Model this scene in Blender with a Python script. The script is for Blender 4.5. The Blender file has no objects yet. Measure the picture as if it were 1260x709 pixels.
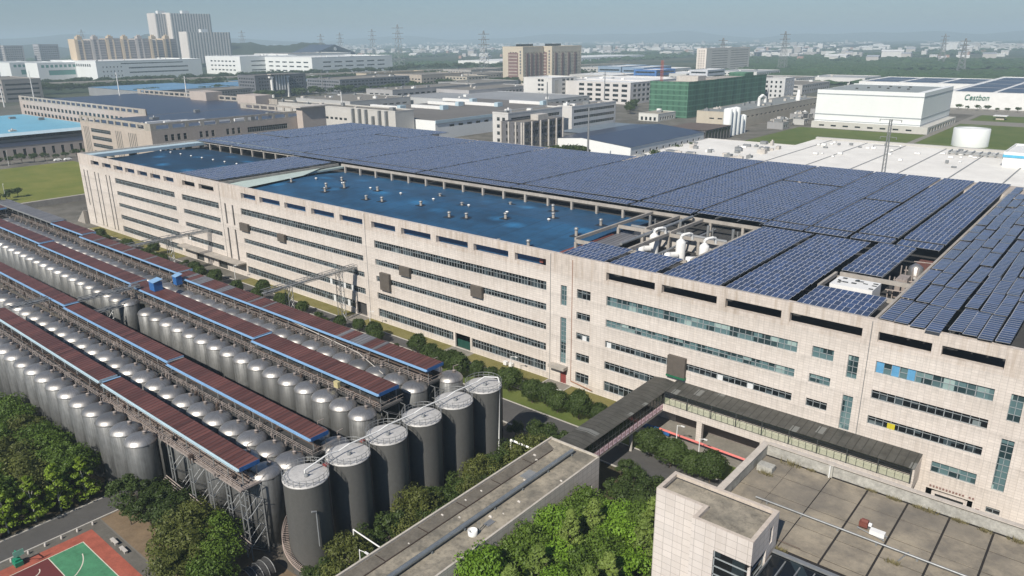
import bpy, math, random
import numpy as np
from mathutils import Vector, Matrix, noise as mnoise
rnd = random.Random(11)
sc = bpy.context.scene
col = sc.collection
rad = math.radians

# ------------------------------------------------------------------ render, camera, light
cam_d = bpy.data.cameras.new('camera'); cam = bpy.data.objects.new('camera', cam_d); col.objects.link(cam)
PITCH, ROLL, YAW, CH = 0.320633, -0.0090365, -0.699963, 69.4
cy_, sy_ = math.cos(YAW), math.sin(YAW); cp_, sp_ = math.cos(PITCH), math.sin(PITCH)
fw = Vector((sy_*cp_, cy_*cp_, -sp_)); r0 = Vector((cy_, -sy_, 0)); u0 = r0.cross(fw)
r2 = math.cos(ROLL)*r0 + math.sin(ROLL)*u0; u2 = -math.sin(ROLL)*r0 + math.cos(ROLL)*u0
cam.matrix_world = Matrix(((r2.x, u2.x, -fw.x, 0), (r2.y, u2.y, -fw.y, 0), (r2.z, u2.z, -fw.z, CH), (0, 0, 0, 1)))
cam_d.sensor_width = 36; cam_d.lens = 926.6/1260*36
cam_d.clip_start = 1; cam_d.clip_end = 60000
sc.camera = cam
SUN_AZ_E, SUN_EL = 10.0, 41.0      # degrees east of south, elevation
sd = Vector((math.sin(rad(SUN_AZ_E))*math.cos(rad(SUN_EL)), -math.cos(rad(SUN_AZ_E))*math.cos(rad(SUN_EL)), math.sin(rad(SUN_EL))))
sl = bpy.data.lights.new('sun', 'SUN'); so = bpy.data.objects.new('sun', sl); col.objects.link(so)
sl.energy = 5.0; sl.angle = rad(0.55); sl.color = (1.0, 0.93, 0.83)
so.rotation_euler = sd.to_track_quat('Z', 'Y').to_euler(); so.location = (0, 0, 300)
wd = bpy.data.worlds.new('World'); sc.world = wd; wd.use_nodes = True
nt = wd.node_tree; nt.nodes.clear()
sky = nt.nodes.new('ShaderNodeTexSky'); sky.sky_type = 'NISHITA'; sky.sun_disc = False
sky.sun_elevation = rad(SUN_EL); sky.sun_rotation = math.atan2(sd.x, sd.y)
sky.altitude = 50; sky.air_density = 1.0; sky.dust_density = 0.5; sky.ozone_density = 3.5
hsv = nt.nodes.new('ShaderNodeHueSaturation'); hsv.inputs['Saturation'].default_value = 0.9
hsv.inputs['Value'].default_value = 1.0
bg = nt.nodes.new('ShaderNodeBackground'); bg.inputs[1].default_value = 0.062
ow = nt.nodes.new('ShaderNodeOutputWorld')
tn = nt.nodes.new('ShaderNodeMix'); tn.data_type = 'RGBA'; tn.blend_type = 'MULTIPLY'; tn.inputs[0].default_value = 1.0; tn.inputs[7].default_value = (.76, .90, 1.09, 1)
nt.links.new(sky.outputs[0], hsv.inputs['Color']); nt.links.new(hsv.outputs[0], tn.inputs[6]); nt.links.new(tn.outputs[2], bg.inputs[0]); nt.links.new(bg.outputs[0], ow.inputs[0])
sc.view_settings.view_transform = 'Standard'; sc.view_settings.look = 'None'
sc.view_settings.gamma = 1; sc.view_settings.use_curve_mapping = False
sc.view_settings.exposure = 0.22
sc.render.engine = 'CYCLES'
try:
    cy = sc.cycles
    cy.max_bounces = 6; cy.diffuse_bounces = 2; cy.glossy_bounces = 3; cy.transmission_bounces = 4
    cy.transparent_max_bounces = 6; cy.volume_bounces = 0
    cy.use_denoising = True; cy.denoiser = 'OPENIMAGEDENOISE'
    cy.use_adaptive_sampling = True; cy.adaptive_threshold = 0.015
    cy.sample_clamp_indirect = 6; cy.caustics_reflective = False; cy.caustics_refractive = False
except Exception as e:
    print('cycles settings', e)

# ------------------------------------------------------------------ materials
MATS = {}
class G:
    """small node graph helper"""
    def __init__(s, name):
        s.m = bpy.data.materials.new(name); s.m.use_nodes = True
        s.t = s.m.node_tree; s.n = s.t.nodes; s.l = s.t.links
        s.bs = s.n['Principled BSDF']; s.out = s.n['Material Output']
        MATS[name] = s.m
    def new(s, k, **kw):
        n = s.n.new(k)
        for a, b in kw.items(): setattr(n, a, b)
        return n
    def put(s, sock, v):
        if isinstance(v, bpy.types.NodeSocket): s.l.new(v, sock)
        elif isinstance(v, (tuple, list)) and len(v) == 3 and sock.type == 'RGBA': sock.default_value = (*v, 1)
        else: sock.default_value = v
    def math(s, op, a, b=0.0, c=None):
        n = s.new('ShaderNodeMath', operation=op); s.put(n.inputs[0], a); s.put(n.inputs[1], b)
        if c is not None: s.put(n.inputs[2], c)
        return n.outputs[0]
    def mix(s, f, a, b, mode='MIX'):
        n = s.new('ShaderNodeMix', data_type='RGBA', blend_type=mode)
        s.put(n.inputs[0], f); s.put(n.inputs[6], a); s.put(n.inputs[7], b); return n.outputs[2]
    def ramp(s, f, stops):
        n = s.new('ShaderNodeValToRGB'); s.put(n.inputs[0], f); e = n.color_ramp.elements
        while len(e) < len(stops): e.new(0.5)
        for i, (p, c) in enumerate(stops):
            e[i].position = p; e[i].color = (c, c, c, 1) if not isinstance(c, tuple) else (*c, 1)
        return n.outputs[0]
    def pos(s, sx=1, sy=1, sz=1, obj=False):
        v = s.new('ShaderNodeTexCoord').outputs['Object'] if obj else s.new('ShaderNodeNewGeometry').outputs['Position']
        mp = s.new('ShaderNodeMapping'); mp.inputs['Scale'].default_value = (sx, sy, sz); s.l.new(v, mp.inputs[0]); return mp.outputs[0]
    def noise(s, v, scale=1, detail=3, rough=.55):
        n = s.new('ShaderNodeTexNoise'); s.put(n.inputs['Vector'], v); n.inputs['Scale'].default_value = scale
        n.inputs['Detail'].default_value = detail; n.inputs['Roughness'].default_value = rough; return n.outputs['Fac']
    def sep(s, v):
        n = s.new('ShaderNodeSeparateXYZ'); s.put(n.inputs[0], v); return n.outputs
    def comb(s, x, y, z=0.0):
        n = s.new('ShaderNodeCombineXYZ')
        for i, a in enumerate((x, y, z)): s.put(n.inputs[i], a)
        return n.outputs[0]
    def white(s, v):
        n = s.new('ShaderNodeTexWhiteNoise', noise_dimensions='3D'); s.put(n.inputs['Vector'], v); return n.outputs['Value']
    def bump(s, h, strength=.3, dist=.05):
        n = s.new('ShaderNodeBump'); n.inputs['Strength'].default_value = strength; n.inputs['Distance'].default_value = dist
        s.put(n.inputs['Height'], h); s.l.new(n.outputs[0], s.bs.inputs['Normal'])
    def fin(s, color, rough=.8, metal=0.0, spec=.4):
        s.put(s.bs.inputs['Base Color'], color); s.put(s.bs.inputs['Roughness'], rough)
        s.put(s.bs.inputs['Metallic'], metal); s.put(s.bs.inputs['Specular IOR Level'], spec); return s.m

def plain(name, c, rough=.8, metal=0.0, var=.25, scale=.6, streak=False, spec=.4, bump=0):
    g = G(name); v = g.pos(1, 1, .12) if streak else g.pos()
    n = g.noise(v, scale, 5, .65); n2 = g.noise(g.pos(), scale*6, 3)
    f = g.math('MULTIPLY_ADD', n2, .35, g.math('MULTIPLY', n, .65))
    f = g.ramp(f, [(.3, 0.0), (.72, 1.0)])
    d = tuple(x*(1-var) for x in c); b = tuple(min(1, x*(1+var*.6)) for x in c)
    if bump: g.bump(n2, bump, .04)
    return g.fin(g.mix(f, d, b), rough, metal, spec)

def tile(name, c, w, h, joint=.55, mort=.03, stain=.3, warm=(.34, .27, .2), sills=False):
    g = G(name); X, Y, Z = g.sep(g.pos())
    uv = g.comb(g.math('ADD', X, Y), Z)
    br = g.new('ShaderNodeTexBrick', offset=0.0, squash=1.0); g.put(br.inputs['Vector'], uv)
    br.inputs['Scale'].default_value = 1; br.inputs['Brick Width'].default_value = w; br.inputs['Row Height'].default_value = h
    br.inputs['Mortar Size'].default_value = mort; br.inputs['Mortar Smooth'].default_value = .3
    br.inputs['Color1'].default_value = (*[x*1.04 for x in c], 1); br.inputs['Color2'].default_value = (*[x*.93 for x in c], 1)
    br.inputs['Mortar'].default_value = (*[x*joint for x in c], 1)
    st = g.noise(g.pos(1.1, 1.1, .07), 1, 6, .7); st2 = g.noise(g.pos(.06, .06, .1), 1, 3)
    st3 = g.noise(g.pos(3, 3, .25), 1, 4, .7)
    f = g.ramp(st, [(.48, 0.0), (.78, 1.0)]); f = g.math('MULTIPLY', f, stain*1.3)
    cc = g.mix(f, br.outputs['Color'], warm)
    f3 = g.math('MULTIPLY', g.ramp(st3, [(.5, 0.0), (.8, 1.0)]), stain*.7)
    cc = g.mix(f3, cc, tuple(x*.42 for x in c))
    if sills:
        dd = g.math('POWER', g.math('FRACT', g.math('DIVIDE', g.math('SUBTRACT', Z, 1.4), 4.57)), 4.0)
        cc = g.mix(g.math('MULTIPLY', g.math('MULTIPLY', dd, g.ramp(st3, [(.35, 0.0), (.65, 1.0)])), .6), cc, tuple(x*.5 for x in c))
    cc = g.mix(g.math('MULTIPLY', g.ramp(st2, [(.4, 0.0), (.7, 1.0)]), .18), cc, tuple(x*.7 for x in warm))
    return g.fin(cc, .62, 0, .4)

def panes(name, dark=(.008, .011, .013), mid=(.05, .07, .08), light=(.26, .31, .31), share=(.58, .86), cell=1.05, rough=.14):
    g = G(name); X, Y, Z = g.sep(g.pos())
    u = g.math('FLOOR', g.math('DIVIDE', g.math('ADD', X, Y), cell)); w = g.math('FLOOR', g.math('DIVIDE', Z, 2.3))
    r = g.white(g.comb(u, w, 3.0)); lump = g.noise(g.comb(g.math('MULTIPLY', u, .12), g.math('MULTIPLY', w, .7), 1.0), 1, 2)
    r = g.math('ADD', g.math('MULTIPLY', r, .6), g.math('MULTIPLY', lump, .5))
    a = g.ramp(r, [(share[0], dark), (share[0]+.12, mid), (share[1], mid), (share[1]+.06, light)])
    return g.fin(a, rough, 0, .6)

def solar(name, cw, chh, frame=.085):
    """photovoltaic modules: cw across x, chh along y, in the object's own coordinates"""
    g = G(name); X, Y, Z = g.sep(g.pos(obj=True)); oi = g.new('ShaderNodeObjectInfo').outputs['Random']
    a = g.math('DIVIDE', X, cw); b = g.math('DIVIDE', Y, chh)
    fa = g.math('ABSOLUTE', g.math('SUBTRACT', g.math('FRACT', a), .5)); fb = g.math('ABSOLUTE', g.math('SUBTRACT', g.math('FRACT', b), .5))
    la = g.math('GREATER_THAN', fa, .5-frame/cw/1.6); lb = g.math('GREATER_THAN', fb, .5-frame/chh/1.6)
    ln = g.math('MAXIMUM', la, lb)
    r = g.white(g.comb(g.math('FLOOR', a), g.math('FLOOR', b), g.math('MULTIPLY', oi, 50)))
    cell = g.ramp(r, [(.0, (.022, .038, .082)), (.6, (.028, .050, .118)), (1, (.038, .070, .165))])
    dust = g.noise(g.pos(.15, .15, .15), 1, 3); cell = g.mix(g.math('MULTIPLY', dust, .16), cell, (.2, .2, .2))
    c = g.mix(ln, cell, (.44, .45, .48))
    return g.fin(c, g.math('ADD', g.math('MULTIPLY', ln, .25), g.math('MULTIPLY_ADD', r, .05, .25)), 0, .55)

def steel(name, c=(.62, .63, .63), rough=.36, streak=.5, metal=.85):
    g = G(name); v = g.pos(obj=True); X, Y, Z = g.sep(v); ob = g.new('ShaderNodeObjectInfo').outputs['Random']
    ang = g.math('ARCTAN2', Y, X)
    n = g.noise(g.comb(g.math('MULTIPLY', ang, 9), g.math('MULTIPLY', Z, .08), g.math('MULTIPLY', ob, 90)), 1, 5, .75)
    n2 = g.noise(g.comb(g.math('MULTIPLY', X, 1.4), g.math('MULTIPLY', Y, 1.4), g.math('MULTIPLY_ADD', ob, 60, Z)), 1, 4, .6)
    f = g.ramp(g.math('ADD', g.math('MULTIPLY', n, .7), g.math('MULTIPLY', n2, .3)), [(.32, 0.0), (.68, 1.0)])
    cc = g.mix(f, tuple(x*(1-streak) for x in c), c)
    cc = g.mix(g.math('MULTIPLY', g.math('POWER', ob, 3.0), .8), cc, tuple(x*.38 for x in c))
    return g.fin(cc, g.math('MULTIPLY_ADD', f, -.12, rough+.1), metal, .5)

def corrugated(name, c, pitch=.9, var=.35, axis='x'):
    g = G(name); v = g.pos(); X, Y, Z = g.sep(v)
    u = X if axis == 'x' else Y
    w = g.math('SINE', g.math('MULTIPLY', u, 2*math.pi/pitch))
    sheet = g.white(g.comb(g.math('FLOOR', g.math('DIVIDE', u, pitch*1.3)), 0.0, 0.0))
    n = g.noise(g.pos(.25, .25, .25), 1, 5, .7); n2 = g.noise(g.pos(2.5 if axis == 'x' else .2, .2 if axis == 'x' else 2.5, 1), 1, 4)
    f = g.math('ADD', g.math('MULTIPLY', sheet, .35), g.math('ADD', g.math('MULTIPLY', n, .3), g.math('MULTIPLY', n2, .45)))
    f = g.ramp(f, [(.3, 0.0), (.8, 1.0)])
    cc = g.mix(f, tuple(x*(1-var) for x in c), tuple(min(1, x*(1+var)) for x in c))
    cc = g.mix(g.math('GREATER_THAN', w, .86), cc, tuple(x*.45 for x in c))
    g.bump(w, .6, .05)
    return g.fin(cc, .5, 0, .4)

def leafmat(name, c1, c2, c3=None, hue=0.0):
    g = G(name); ob = g.new('ShaderNodeObjectInfo').outputs['Random']
    n = g.noise(g.pos(.9, .9, .9), 1, 2); n2 = g.white(g.pos(2.2, 2.2, 2.2))
    f = g.ramp(g.math('ADD', g.math('MULTIPLY', n, .75), g.math('MULTIPLY', ob, .3)), [(.3, 0.0), (.75, 1.0)])
    cc = g.mix(f, c1, c2)
    if c3: cc = g.mix(g.ramp(n2, [(.8, 0.0), (1, .7)]), cc, c3)
    g.fin(cc, .55, 0, .3)
    tr = g.new('ShaderNodeBsdfTranslucent'); g.put(tr.inputs[0], g.mix(.5, cc, (.16, .22, .03)))
    mx = g.new('ShaderNodeMixShader'); mx.inputs[0].default_value = .22
    g.l.new(g.bs.outputs[0], mx.inputs[1]); g.l.new(tr.outputs[0], mx.inputs[2]); g.l.new(mx.outputs[0], g.out.inputs[0])
    return g.m

WALL = tile('pink_tile', (.66, .605, .55), .9, .45, .72, .03, .20, sills=True)
WALLN = tile('large_tile', (.64, .59, .55), 1.15, .85, .58, .03, .16)
CONC = plain('concrete', (.38, .35, .31), .85, 0, .35, .3, True)
CONC2 = plain('pale_concrete', (.50, .47, .43), .8, 0, .3, .4)
ROOFG = plain('roof_screed', (.20, .185, .16), .9, 0, .35, .25)
ROOFD = plain('dark_roofing', (.055, .055, .055), .85, 0, .3, .3)
GLASS = panes('factory_panes')
GLASSB = panes('dark_panes', (.008, .01, .012), (.02, .03, .035), (.1, .12, .13), (.62, .9), 1.3)
GLASSG = panes('teal_panes', (.02, .04, .045), (.10, .17, .18), (.30, .40, .38), (.38, .78), 1.45)
FRAME = plain('window_frame_metal', (.30, .33, .34), .5, 0, .15, 1)
FRAMED = plain('dark_frame_metal', (.05, .055, .055), .5, 0, .15, 1)
WHITE = plain('white_paint', (.74, .74, .72), .55, 0, .1, .3)
WHITEW = plain('white_cladding', (.74, .76, .75), .6, 0, .06, .05, True)
GREYP = plain('grey_paint', (.22, .23, .235), .6, 0, .25, .8)
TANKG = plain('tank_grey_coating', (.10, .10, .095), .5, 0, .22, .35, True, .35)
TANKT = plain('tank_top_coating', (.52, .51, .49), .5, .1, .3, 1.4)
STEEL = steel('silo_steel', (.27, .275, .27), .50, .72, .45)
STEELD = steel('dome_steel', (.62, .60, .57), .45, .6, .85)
GALV = plain('galvanised_steel', (.33, .34, .34), .45, .5, .25, 1)
RUST = plain('rusty_pipework', (.115, .085, .07), .75, .1, .45, 1.6)
RUSTL = plain('weathered_pipe', (.36, .31, .28), .7, .2, .4, 1.2)
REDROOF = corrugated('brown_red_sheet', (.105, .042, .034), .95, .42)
GREYROOF = corrugated('grey_sheet', (.15, .15, .16), .95, .25)
BLUET = plain('light_blue_trim', (.22, .38, .58), .5, 0, .15, .5)
BLUES = plain('blue_sheet', (.03, .13, .36), .5, 0, .25, .8)
def bluemat(nm='blue_roof_coating', k=1.0):
    g = G(nm); n = g.noise(g.pos(.05, .09, .1), 1, 5, .6); n2 = g.noise(g.pos(.5, .5, .5), 1, 5, .7)
    v = g.new('ShaderNodeTexVoronoi'); g.put(v.inputs['Vector'], g.pos(.07, .1, .1)); v.inputs['Scale'].default_value = 1
    f = g.math('ADD', g.math('MULTIPLY', n, .75), g.math('MULTIPLY', n2, .25))
    c = g.mix(g.ramp(f, [(.35, 0.0), (.68, 1.0)]), tuple(v*k for v in (.014, .045, .088)), tuple(v*k for v in (.026, .115, .235)))
    c = g.mix(g.ramp(v.outputs['Distance'], [(.0, .7), (.30, 0.0)]), c, (.04, .23, .47)); st = g.noise(g.pos(.9, .05, 1), 1, 5, .75); c = g.mix(g.math('MULTIPLY', g.ramp(st, [(.5, .0), (.75, 1.0)]), .5), c, (.012, .03, .05)); X, Y, Z = g.sep(g.pos()); sm = g.math('GREATER_THAN', g.math('SINE', g.math('MULTIPLY', X, 2*math.pi/6)), .985); c = g.mix(g.math('MULTIPLY', sm, .45), c, (.01, .02, .035))
    return g.fin(c, .5, 0, .4)
BLUEROOF = bluemat(); BLUEDARK = bluemat('dark_blue_roof_coating', .55)
PALEG = plain('pale_green_flashing', (.42, .50, .47), .6, 0, .15, .3)
SKYB = plain('pale_blue_flashing', (.42, .54, .60), .6, 0, .12, .3)
SOLARB = solar('solar_block', 1.0, 2.0)
SOLARS = solar('solar_strip', 2.05, 1.0, .10)
REDB = plain('faded_red_paint', (.22, .05, .045), .6, 0, .3, 1)
TRUNK = plain('bark', (.12, .095, .07), .9, 0, .3, 3)
TRUNKW = plain('limewashed_bark', (.5, .48, .44), .9, 0, .15, 3)
ASPH = plain('asphalt', (.085, .083, .08), .85, 0, .22, .35)
PAVE = plain('concrete_paving', (.23, .215, .185), .85, 0, .3, .35)
KERB = plain('kerb_stone', (.45, .43, .39), .8, 0, .2, 1)
DIRT = plain('bare_earth', (.20, .145, .09), .95, 0, .35, .5)
YARD = plain('stained_yard', (.12, .105, .085), .9, 0, .4, .35)
def grassmat(name, a, b, c, s=.25):
    g = G(name); n = g.noise(g.pos(s, s, s), 1, 5, .65); n2 = g.noise(g.pos(3, 3, 3), 1, 3)
    cc = g.mix(g.ramp(n, [(.35, 0.0), (.65, 1.0)]), a, b); cc = g.mix(g.math('MULTIPLY', g.ramp(n2, [(.4, 0.0), (.8, 1.0)]), .5), cc, c)
    g.bump(n2, .5, .08); return g.fin(cc, .95, 0, .2)
LAWN = grassmat('dry_lawn', (.15, .135, .045), (.21, .185, .075), (.08, .10, .02), .3)
LAWNG = grassmat('green_lawn', (.12, .15, .026), (.20, .20, .05), (.085, .11, .018), .05)
LAWN2 = grassmat('field_grass', (.075, .115, .024), (.12, .145, .04), (.07, .095, .02), .06)
LEAF_D = leafmat('dark_foliage', (.030, .052, .012), (.062, .098, .022), (.10, .125, .028))
LEAF_M = leafmat('green_foliage', (.055, .10, .014), (.11, .18, .024), (.16, .21, .035))
LEAF_O = leafmat('olive_foliage', (.065, .082, .018), (.125, .145, .034), (.18, .16, .05))
LEAF_B = leafmat('bright_foliage', (.10, .19, .016), (.18, .32, .028), (.24, .36, .04))
LEAF_Y = leafmat('yellow_green_foliage', (.13, .20, .014), (.22, .33, .03), (.28, .36, .04))
LEAF_C = leafmat('conifer_foliage', (.10, .155, .028), (.19, .26, .055), (.26, .31, .08))

# ------------------------------------------------------------------ mesh builder and scene objects
ORG = {}
def props(o, label=None, cat=None, group=None, kind=None):
    if label: o['label'] = label
    if cat: o['category'] = cat
    if group: o['group'] = group
    if kind: o['kind'] = kind
    return o
def thing(name, label, cat, loc=(0, 0, 0), group=None):
    o = bpy.data.objects.new(name, None); o.empty_display_size = .5; col.objects.link(o); o.location = loc
    ORG[o.name] = Vector(loc); return props(o, label, cat, group)
class MB:
    def __init__(s): s.v = []; s.f = []; s.mi = []; s.sm = []
    def add(s, vs, fs, mi=0, sm=False):
        k = len(s.v); s.v += [tuple(a) for a in vs]; s.f += [tuple(k+i for i in f) for f in fs]
        s.mi += [mi]*len(fs); s.sm += [sm]*len(fs); return s
    def quad(s, a, b, c, d, mi=0): return s.add([a, b, c, d], [(0, 1, 2, 3)], mi)
    def box(s, x0, x1, y0, y1, z0, z1, mi=0, skip=''):
        v = [(x0, y0, z0), (x1, y0, z0), (x1, y1, z0), (x0, y1, z0), (x0, y0, z1), (x1, y0, z1), (x1, y1, z1), (x0, y1, z1)]
        f = dict(b=(3, 2, 1, 0), t=(4, 5, 6, 7), s=(0, 1, 5, 4), e=(1, 2, 6, 5), n=(2, 3, 7, 6), w=(3, 0, 4, 7))
        return s.add(v, [f[k] for k in f if k not in skip], mi)
    def tube(s, p, q, r, n=8, mi=0, r_end=None, sm=True, cap=True):
        p, q = Vector(p), Vector(q); d = (q-p)
        if d.length < 1e-6: return s
        d.normalize(); a = d.cross(Vector((0, 0, 1)) if abs(d.z) < .9 else Vector((1, 0, 0))).normalized(); b = d.cross(a)
        r1 = r if r_end is None else r_end; vs = []
        for i in range(n):
            t = 2*math.pi*i/n; e = a*math.cos(t)+b*math.sin(t); vs.append(p+e*r); vs.append(q+e*r1)
        k = len(s.v); s.add(vs, [(2*i, 2*((i+1) % n), 2*((i+1) % n)+1, 2*i+1) for i in range(n)], mi, sm)
        if cap: s.add([vs[2*i] for i in range(n)], [tuple(range(n))], mi); s.add([vs[2*i+1] for i in range(n)], [tuple(reversed(range(n)))], mi)
        return s
    def bar(s, p, q, w, mi=0): return s.tube(p, q, w*.7, 4, mi, sm=False)
    def lathe(s, cx, cy, prof, n=32, mi=0, sm=True):
        vs = []; fs = []
        for (r, z) in prof:
            for i in range(n): t = 2*math.pi*i/n; vs.append((cx+r*math.cos(t), cy+r*math.sin(t), z))
        for j in range(len(prof)-1):
            for i in range(n):
                a, b = j*n+i, j*n+(i+1) % n; fs.append((a, b, b+n, a+n))
        return s.add(vs, fs, mi, sm)
    def ring(s, cx, cy, z, r, t, n=32, mi=0):
        for i in range(n):
            a, b = 2*math.pi*i/n, 2*math.pi*(i+1)/n
            s.tube((cx+r*math.cos(a), cy+r*math.sin(a), z), (cx+r*math.cos(b), cy+r*math.sin(b), z), t, 4, mi, cap=False)
        return s
    def build(s, name, mats, parent=None, label=None, cat=None, group=None, kind=None, loc=None):
        if not isinstance(mats, (list, tuple)): mats = [mats]
        if parent is not None: O = ORG[parent.name]
        elif loc is not None: O = Vector(loc)
        elif kind: O = Vector((0, 0, 0))
        else:
            A = np.array(s.v); O = Vector(((A[:, 0].min()+A[:, 0].max())/2, (A[:, 1].min()+A[:, 1].max())/2, A[:, 2].min()))
        me = bpy.data.meshes.new(name)
        A = np.array(s.v, dtype=float)-np.array(O)
        me.from_pydata(A.tolist(), [], s.f)
        for m in mats: me.materials.append(m)
        me.polygons.foreach_set('material_index', s.mi); me.polygons.foreach_set('use_smooth', s.sm); me.update()
        o = bpy.data.objects.new(name, me); col.objects.link(o)
        if parent is not None: o.parent = parent
        else: o.location = O
        ORG[o.name] = O; return props(o, label, cat, group, kind)
KIDS = {}
def copy_tree(o, loc, label=None, group=None, rot=0, scale=None):
    def rec(a, par):
        c = a.copy(); col.objects.link(c)
        if par is not None: c.parent = par
        for ch in a.children: rec(ch, c)
        return c
    c = rec(o, None); c.location = loc; ORG[c.name] = Vector(loc)
    if rot: c.rotation_euler = (0, 0, rot)
    if scale: c.scale = scale if isinstance(scale, tuple) else (scale,)*3
    if label: c['label'] = label
    if group: c['group'] = group
    return c
ONES = 'first second third fourth fifth sixth seventh eighth ninth tenth eleventh twelfth thirteenth fourteenth fifteenth sixteenth seventeenth eighteenth nineteenth'.split()
def nth(i):
    if i <= 19: return ONES[i-1]
    t, u = divmod(i, 10); T = {2: 'twent', 3: 'thirt', 4: 'fort', 5: 'fift', 6: 'sixt', 7: 'sevent', 8: 'eight', 9: 'ninet'}[t]
    return T+'ieth' if u == 0 else T+'y-'+ONES[u-1]

def facade(mb, P, du, n, L, z0, z1, holes, depth=.35, mi=0, rev=None):
    """upright wall from ground point P along du (2d), outward normal n, with real openings holes=(u0,u1,za,zb) and reveals"""
    us = sorted({0.0, L, *[h[0] for h in holes], *[h[1] for h in holes]}); zs = sorted({z0, z1, *[h[2] for h in holes], *[h[3] for h in holes]})
    us = [u for u in us if -1e-6 <= u <= L+1e-6]; zs = [z for z in zs if z0-1e-6 <= z <= z1+1e-6]
    pt = lambda u, z, d=0: (P[0]+du[0]*u-n[0]*d, P[1]+du[1]*u-n[1]*d, z)
    for j in range(len(zs)-1):
        zc = (zs[j]+zs[j+1])/2; run = None; hs = [h for h in holes if h[2] < zc < h[3]]
        for i in range(len(us)-1):
            uc = (us[i]+us[i+1])/2; solid = not any(h[0] < uc < h[1] for h in hs)
            if solid and run is None: run = us[i]
            if not solid and run is not None:
                mb.quad(pt(run, zs[j]), pt(us[i], zs[j]), pt(us[i], zs[j+1]), pt(run, zs[j+1]), mi); run = None
        if run is not None: mb.quad(pt(run, zs[j]), pt(us[-1], zs[j]), pt(us[-1], zs[j+1]), pt(run, zs[j+1]), mi)
    rm = mi if rev is None else rev
    for (a, b, c, d) in holes:
        mb.quad(pt(a, c), pt(a, d), pt(a, d, depth), pt(a, c, depth), rm); mb.quad(pt(b, d), pt(b, c), pt(b, c, depth), pt(b, d, depth), rm)
        mb.quad(pt(a, d), pt(b, d), pt(b, d, depth), pt(a, d, depth), rm); mb.quad(pt(b, c), pt(a, c), pt(a, c, depth), pt(b, c, depth), rm)
def window(parent, P, du, n, h, depth=.35, step=1.05, glass=None, frame=None, bar=.075, transom=.6, detail=True, name='window'):
    a, b, c, d = h
    pt = lambda u, z, e=0: (P[0]+du[0]*u-n[0]*e, P[1]+du[1]*u-n[1]*e, z)
    gm = MB(); gm.quad(pt(a, c, depth), pt(b, c, depth), pt(b, d, depth), pt(a, d, depth))
    if not detail: return gm.build(name, glass or GLASS, parent)
    m = MB()
    def rect(u0_, u1_, z0_, z1_):
        q = [pt(u0_, z0_, depth-.09), pt(u1_, z0_, depth-.09), pt(u1_, z1_, depth-.09), pt(u0_, z1_, depth-.09)]
        w = [pt(u0_, z0_, depth-.01), pt(u1_, z0_, depth-.01), pt(u1_, z1_, depth-.01), pt(u0_, z1_, depth-.01)]
        m.add(q+w, [(0, 1, 2, 3), (1, 0, 4, 5), (2, 1, 5, 6), (3, 2, 6, 7), (0, 3, 7, 4)])
    nb = max(1, round((b-a)/step)); st = (b-a)/nb
    for i in range(nb+1):
        u = a+i*st; wv = bar*(1.6 if i % 3 == 0 else 1); rect(max(a, u-wv/2), min(b, u+wv/2), c, d)
    for z in [c+bar/2, d-bar/2]+([c+(d-c)*t for t in (transom if isinstance(transom, (list, tuple)) else [transom])] if transom else []): rect(a, b, z-bar/2, z+bar/2)
    w = m.build(name, frame or FRAME, parent); ORG[w.name] = ORG[parent.name]
    gm.build('pane', glass or GLASS, w); return w

# ------------------------------------------------------------------ ground, roads, lawns (structure)
def sheet(name, x0, x1, y0, y1, z, m, n=1):
    mb = MB(); mb.quad((x0, y0, z), (x1, y0, z), (x1, y1, z), (x0, y1, z)); return mb.build(name, m, kind='structure')
def groundmat():
    g = G('open_ground'); X, Y, Z = g.sep(g.pos())
    v = g.new('ShaderNodeTexVoronoi'); g.put(v.inputs['Vector'], g.pos(.0045, .003, 1)); v.inputs['Scale'].default_value = 1; v.inputs['Randomness'].default_value = .8
    n = g.noise(g.pos(.004, .004, 1), 1, 6, .65); n2 = g.noise(g.pos(.05, .05, 1), 1, 5, .7)
    cell = g.sep(v.outputs['Color'])[0]
    far = g.ramp(cell, [(.0, (.035, .05, .022)), (.45, (.05, .07, .025)), (.7, (.085, .09, .045)), (.9, (.15, .13, .09)), (1, (.22, .20, .17))])
    far = g.mix(g.ramp(n, [(.40, .0), (.60, 1.0)]), far, (.03, .048, .022))
    far = g.mix(g.math('MULTIPLY', g.ramp(n2, [(.4, .0), (.7, 1.0)]), .5), far, (.02, .032, .014))
    near = g.mix(g.ramp(n2, [(.4, .0), (.6, 1.0)]), (.10, .095, .08), (.17, .16, .14))
    d = g.math('SQRT', g.math('ADD', g.math('MULTIPLY', X, X), g.math('MULTIPLY', Y, Y)))
    f = g.ramp(g.math('DIVIDE', d, 4000), [(.22, 0.0), (.32, 1.0)])
    return g.fin(g.mix(f, near, far), .95, 0, .2)
gm = MB(); S = 26000
gm.quad((-S, -2400, -.02), (12000, -2400, -.02), (12000, S, -.02), (-S, S, -.02)); gm.build('ground', groundmat(), kind='structure')
sheet('yard', -330, -64, 38, 96.5, .0, YARD)
sheet('soil', -112, -64, 34.6, 46, .004, DIRT)
sheet('woodland_floor', -175, -118.2, 5, 40, .004, plain('leaf_litter', (.05, .042, .025), .95, 0, .4, .6))
sheet('planting_bed', -66, -30, 20, 96.6, .004, plain('shaded_soil', (.07, .06, .03), .95, 0, .4, .6))
sheet('main_road', -420, 60, 97, 104, .006, ASPH)
sheet('factory_road', -420, -60, 109.6, 113, .006, ASPH)
sheet('side_road', -117.3, -112.3, -20, 97, .010, ASPH)
sheet('verge', -420, -30, 104.2, 109.4, .03, LAWN2)
sheet('lawn', -312, -243, 113.3, 117.5, .03, LAWN)
sheet('lawn', -204, -153.5, 113.3, 117.5, .03, LAWN)
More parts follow.
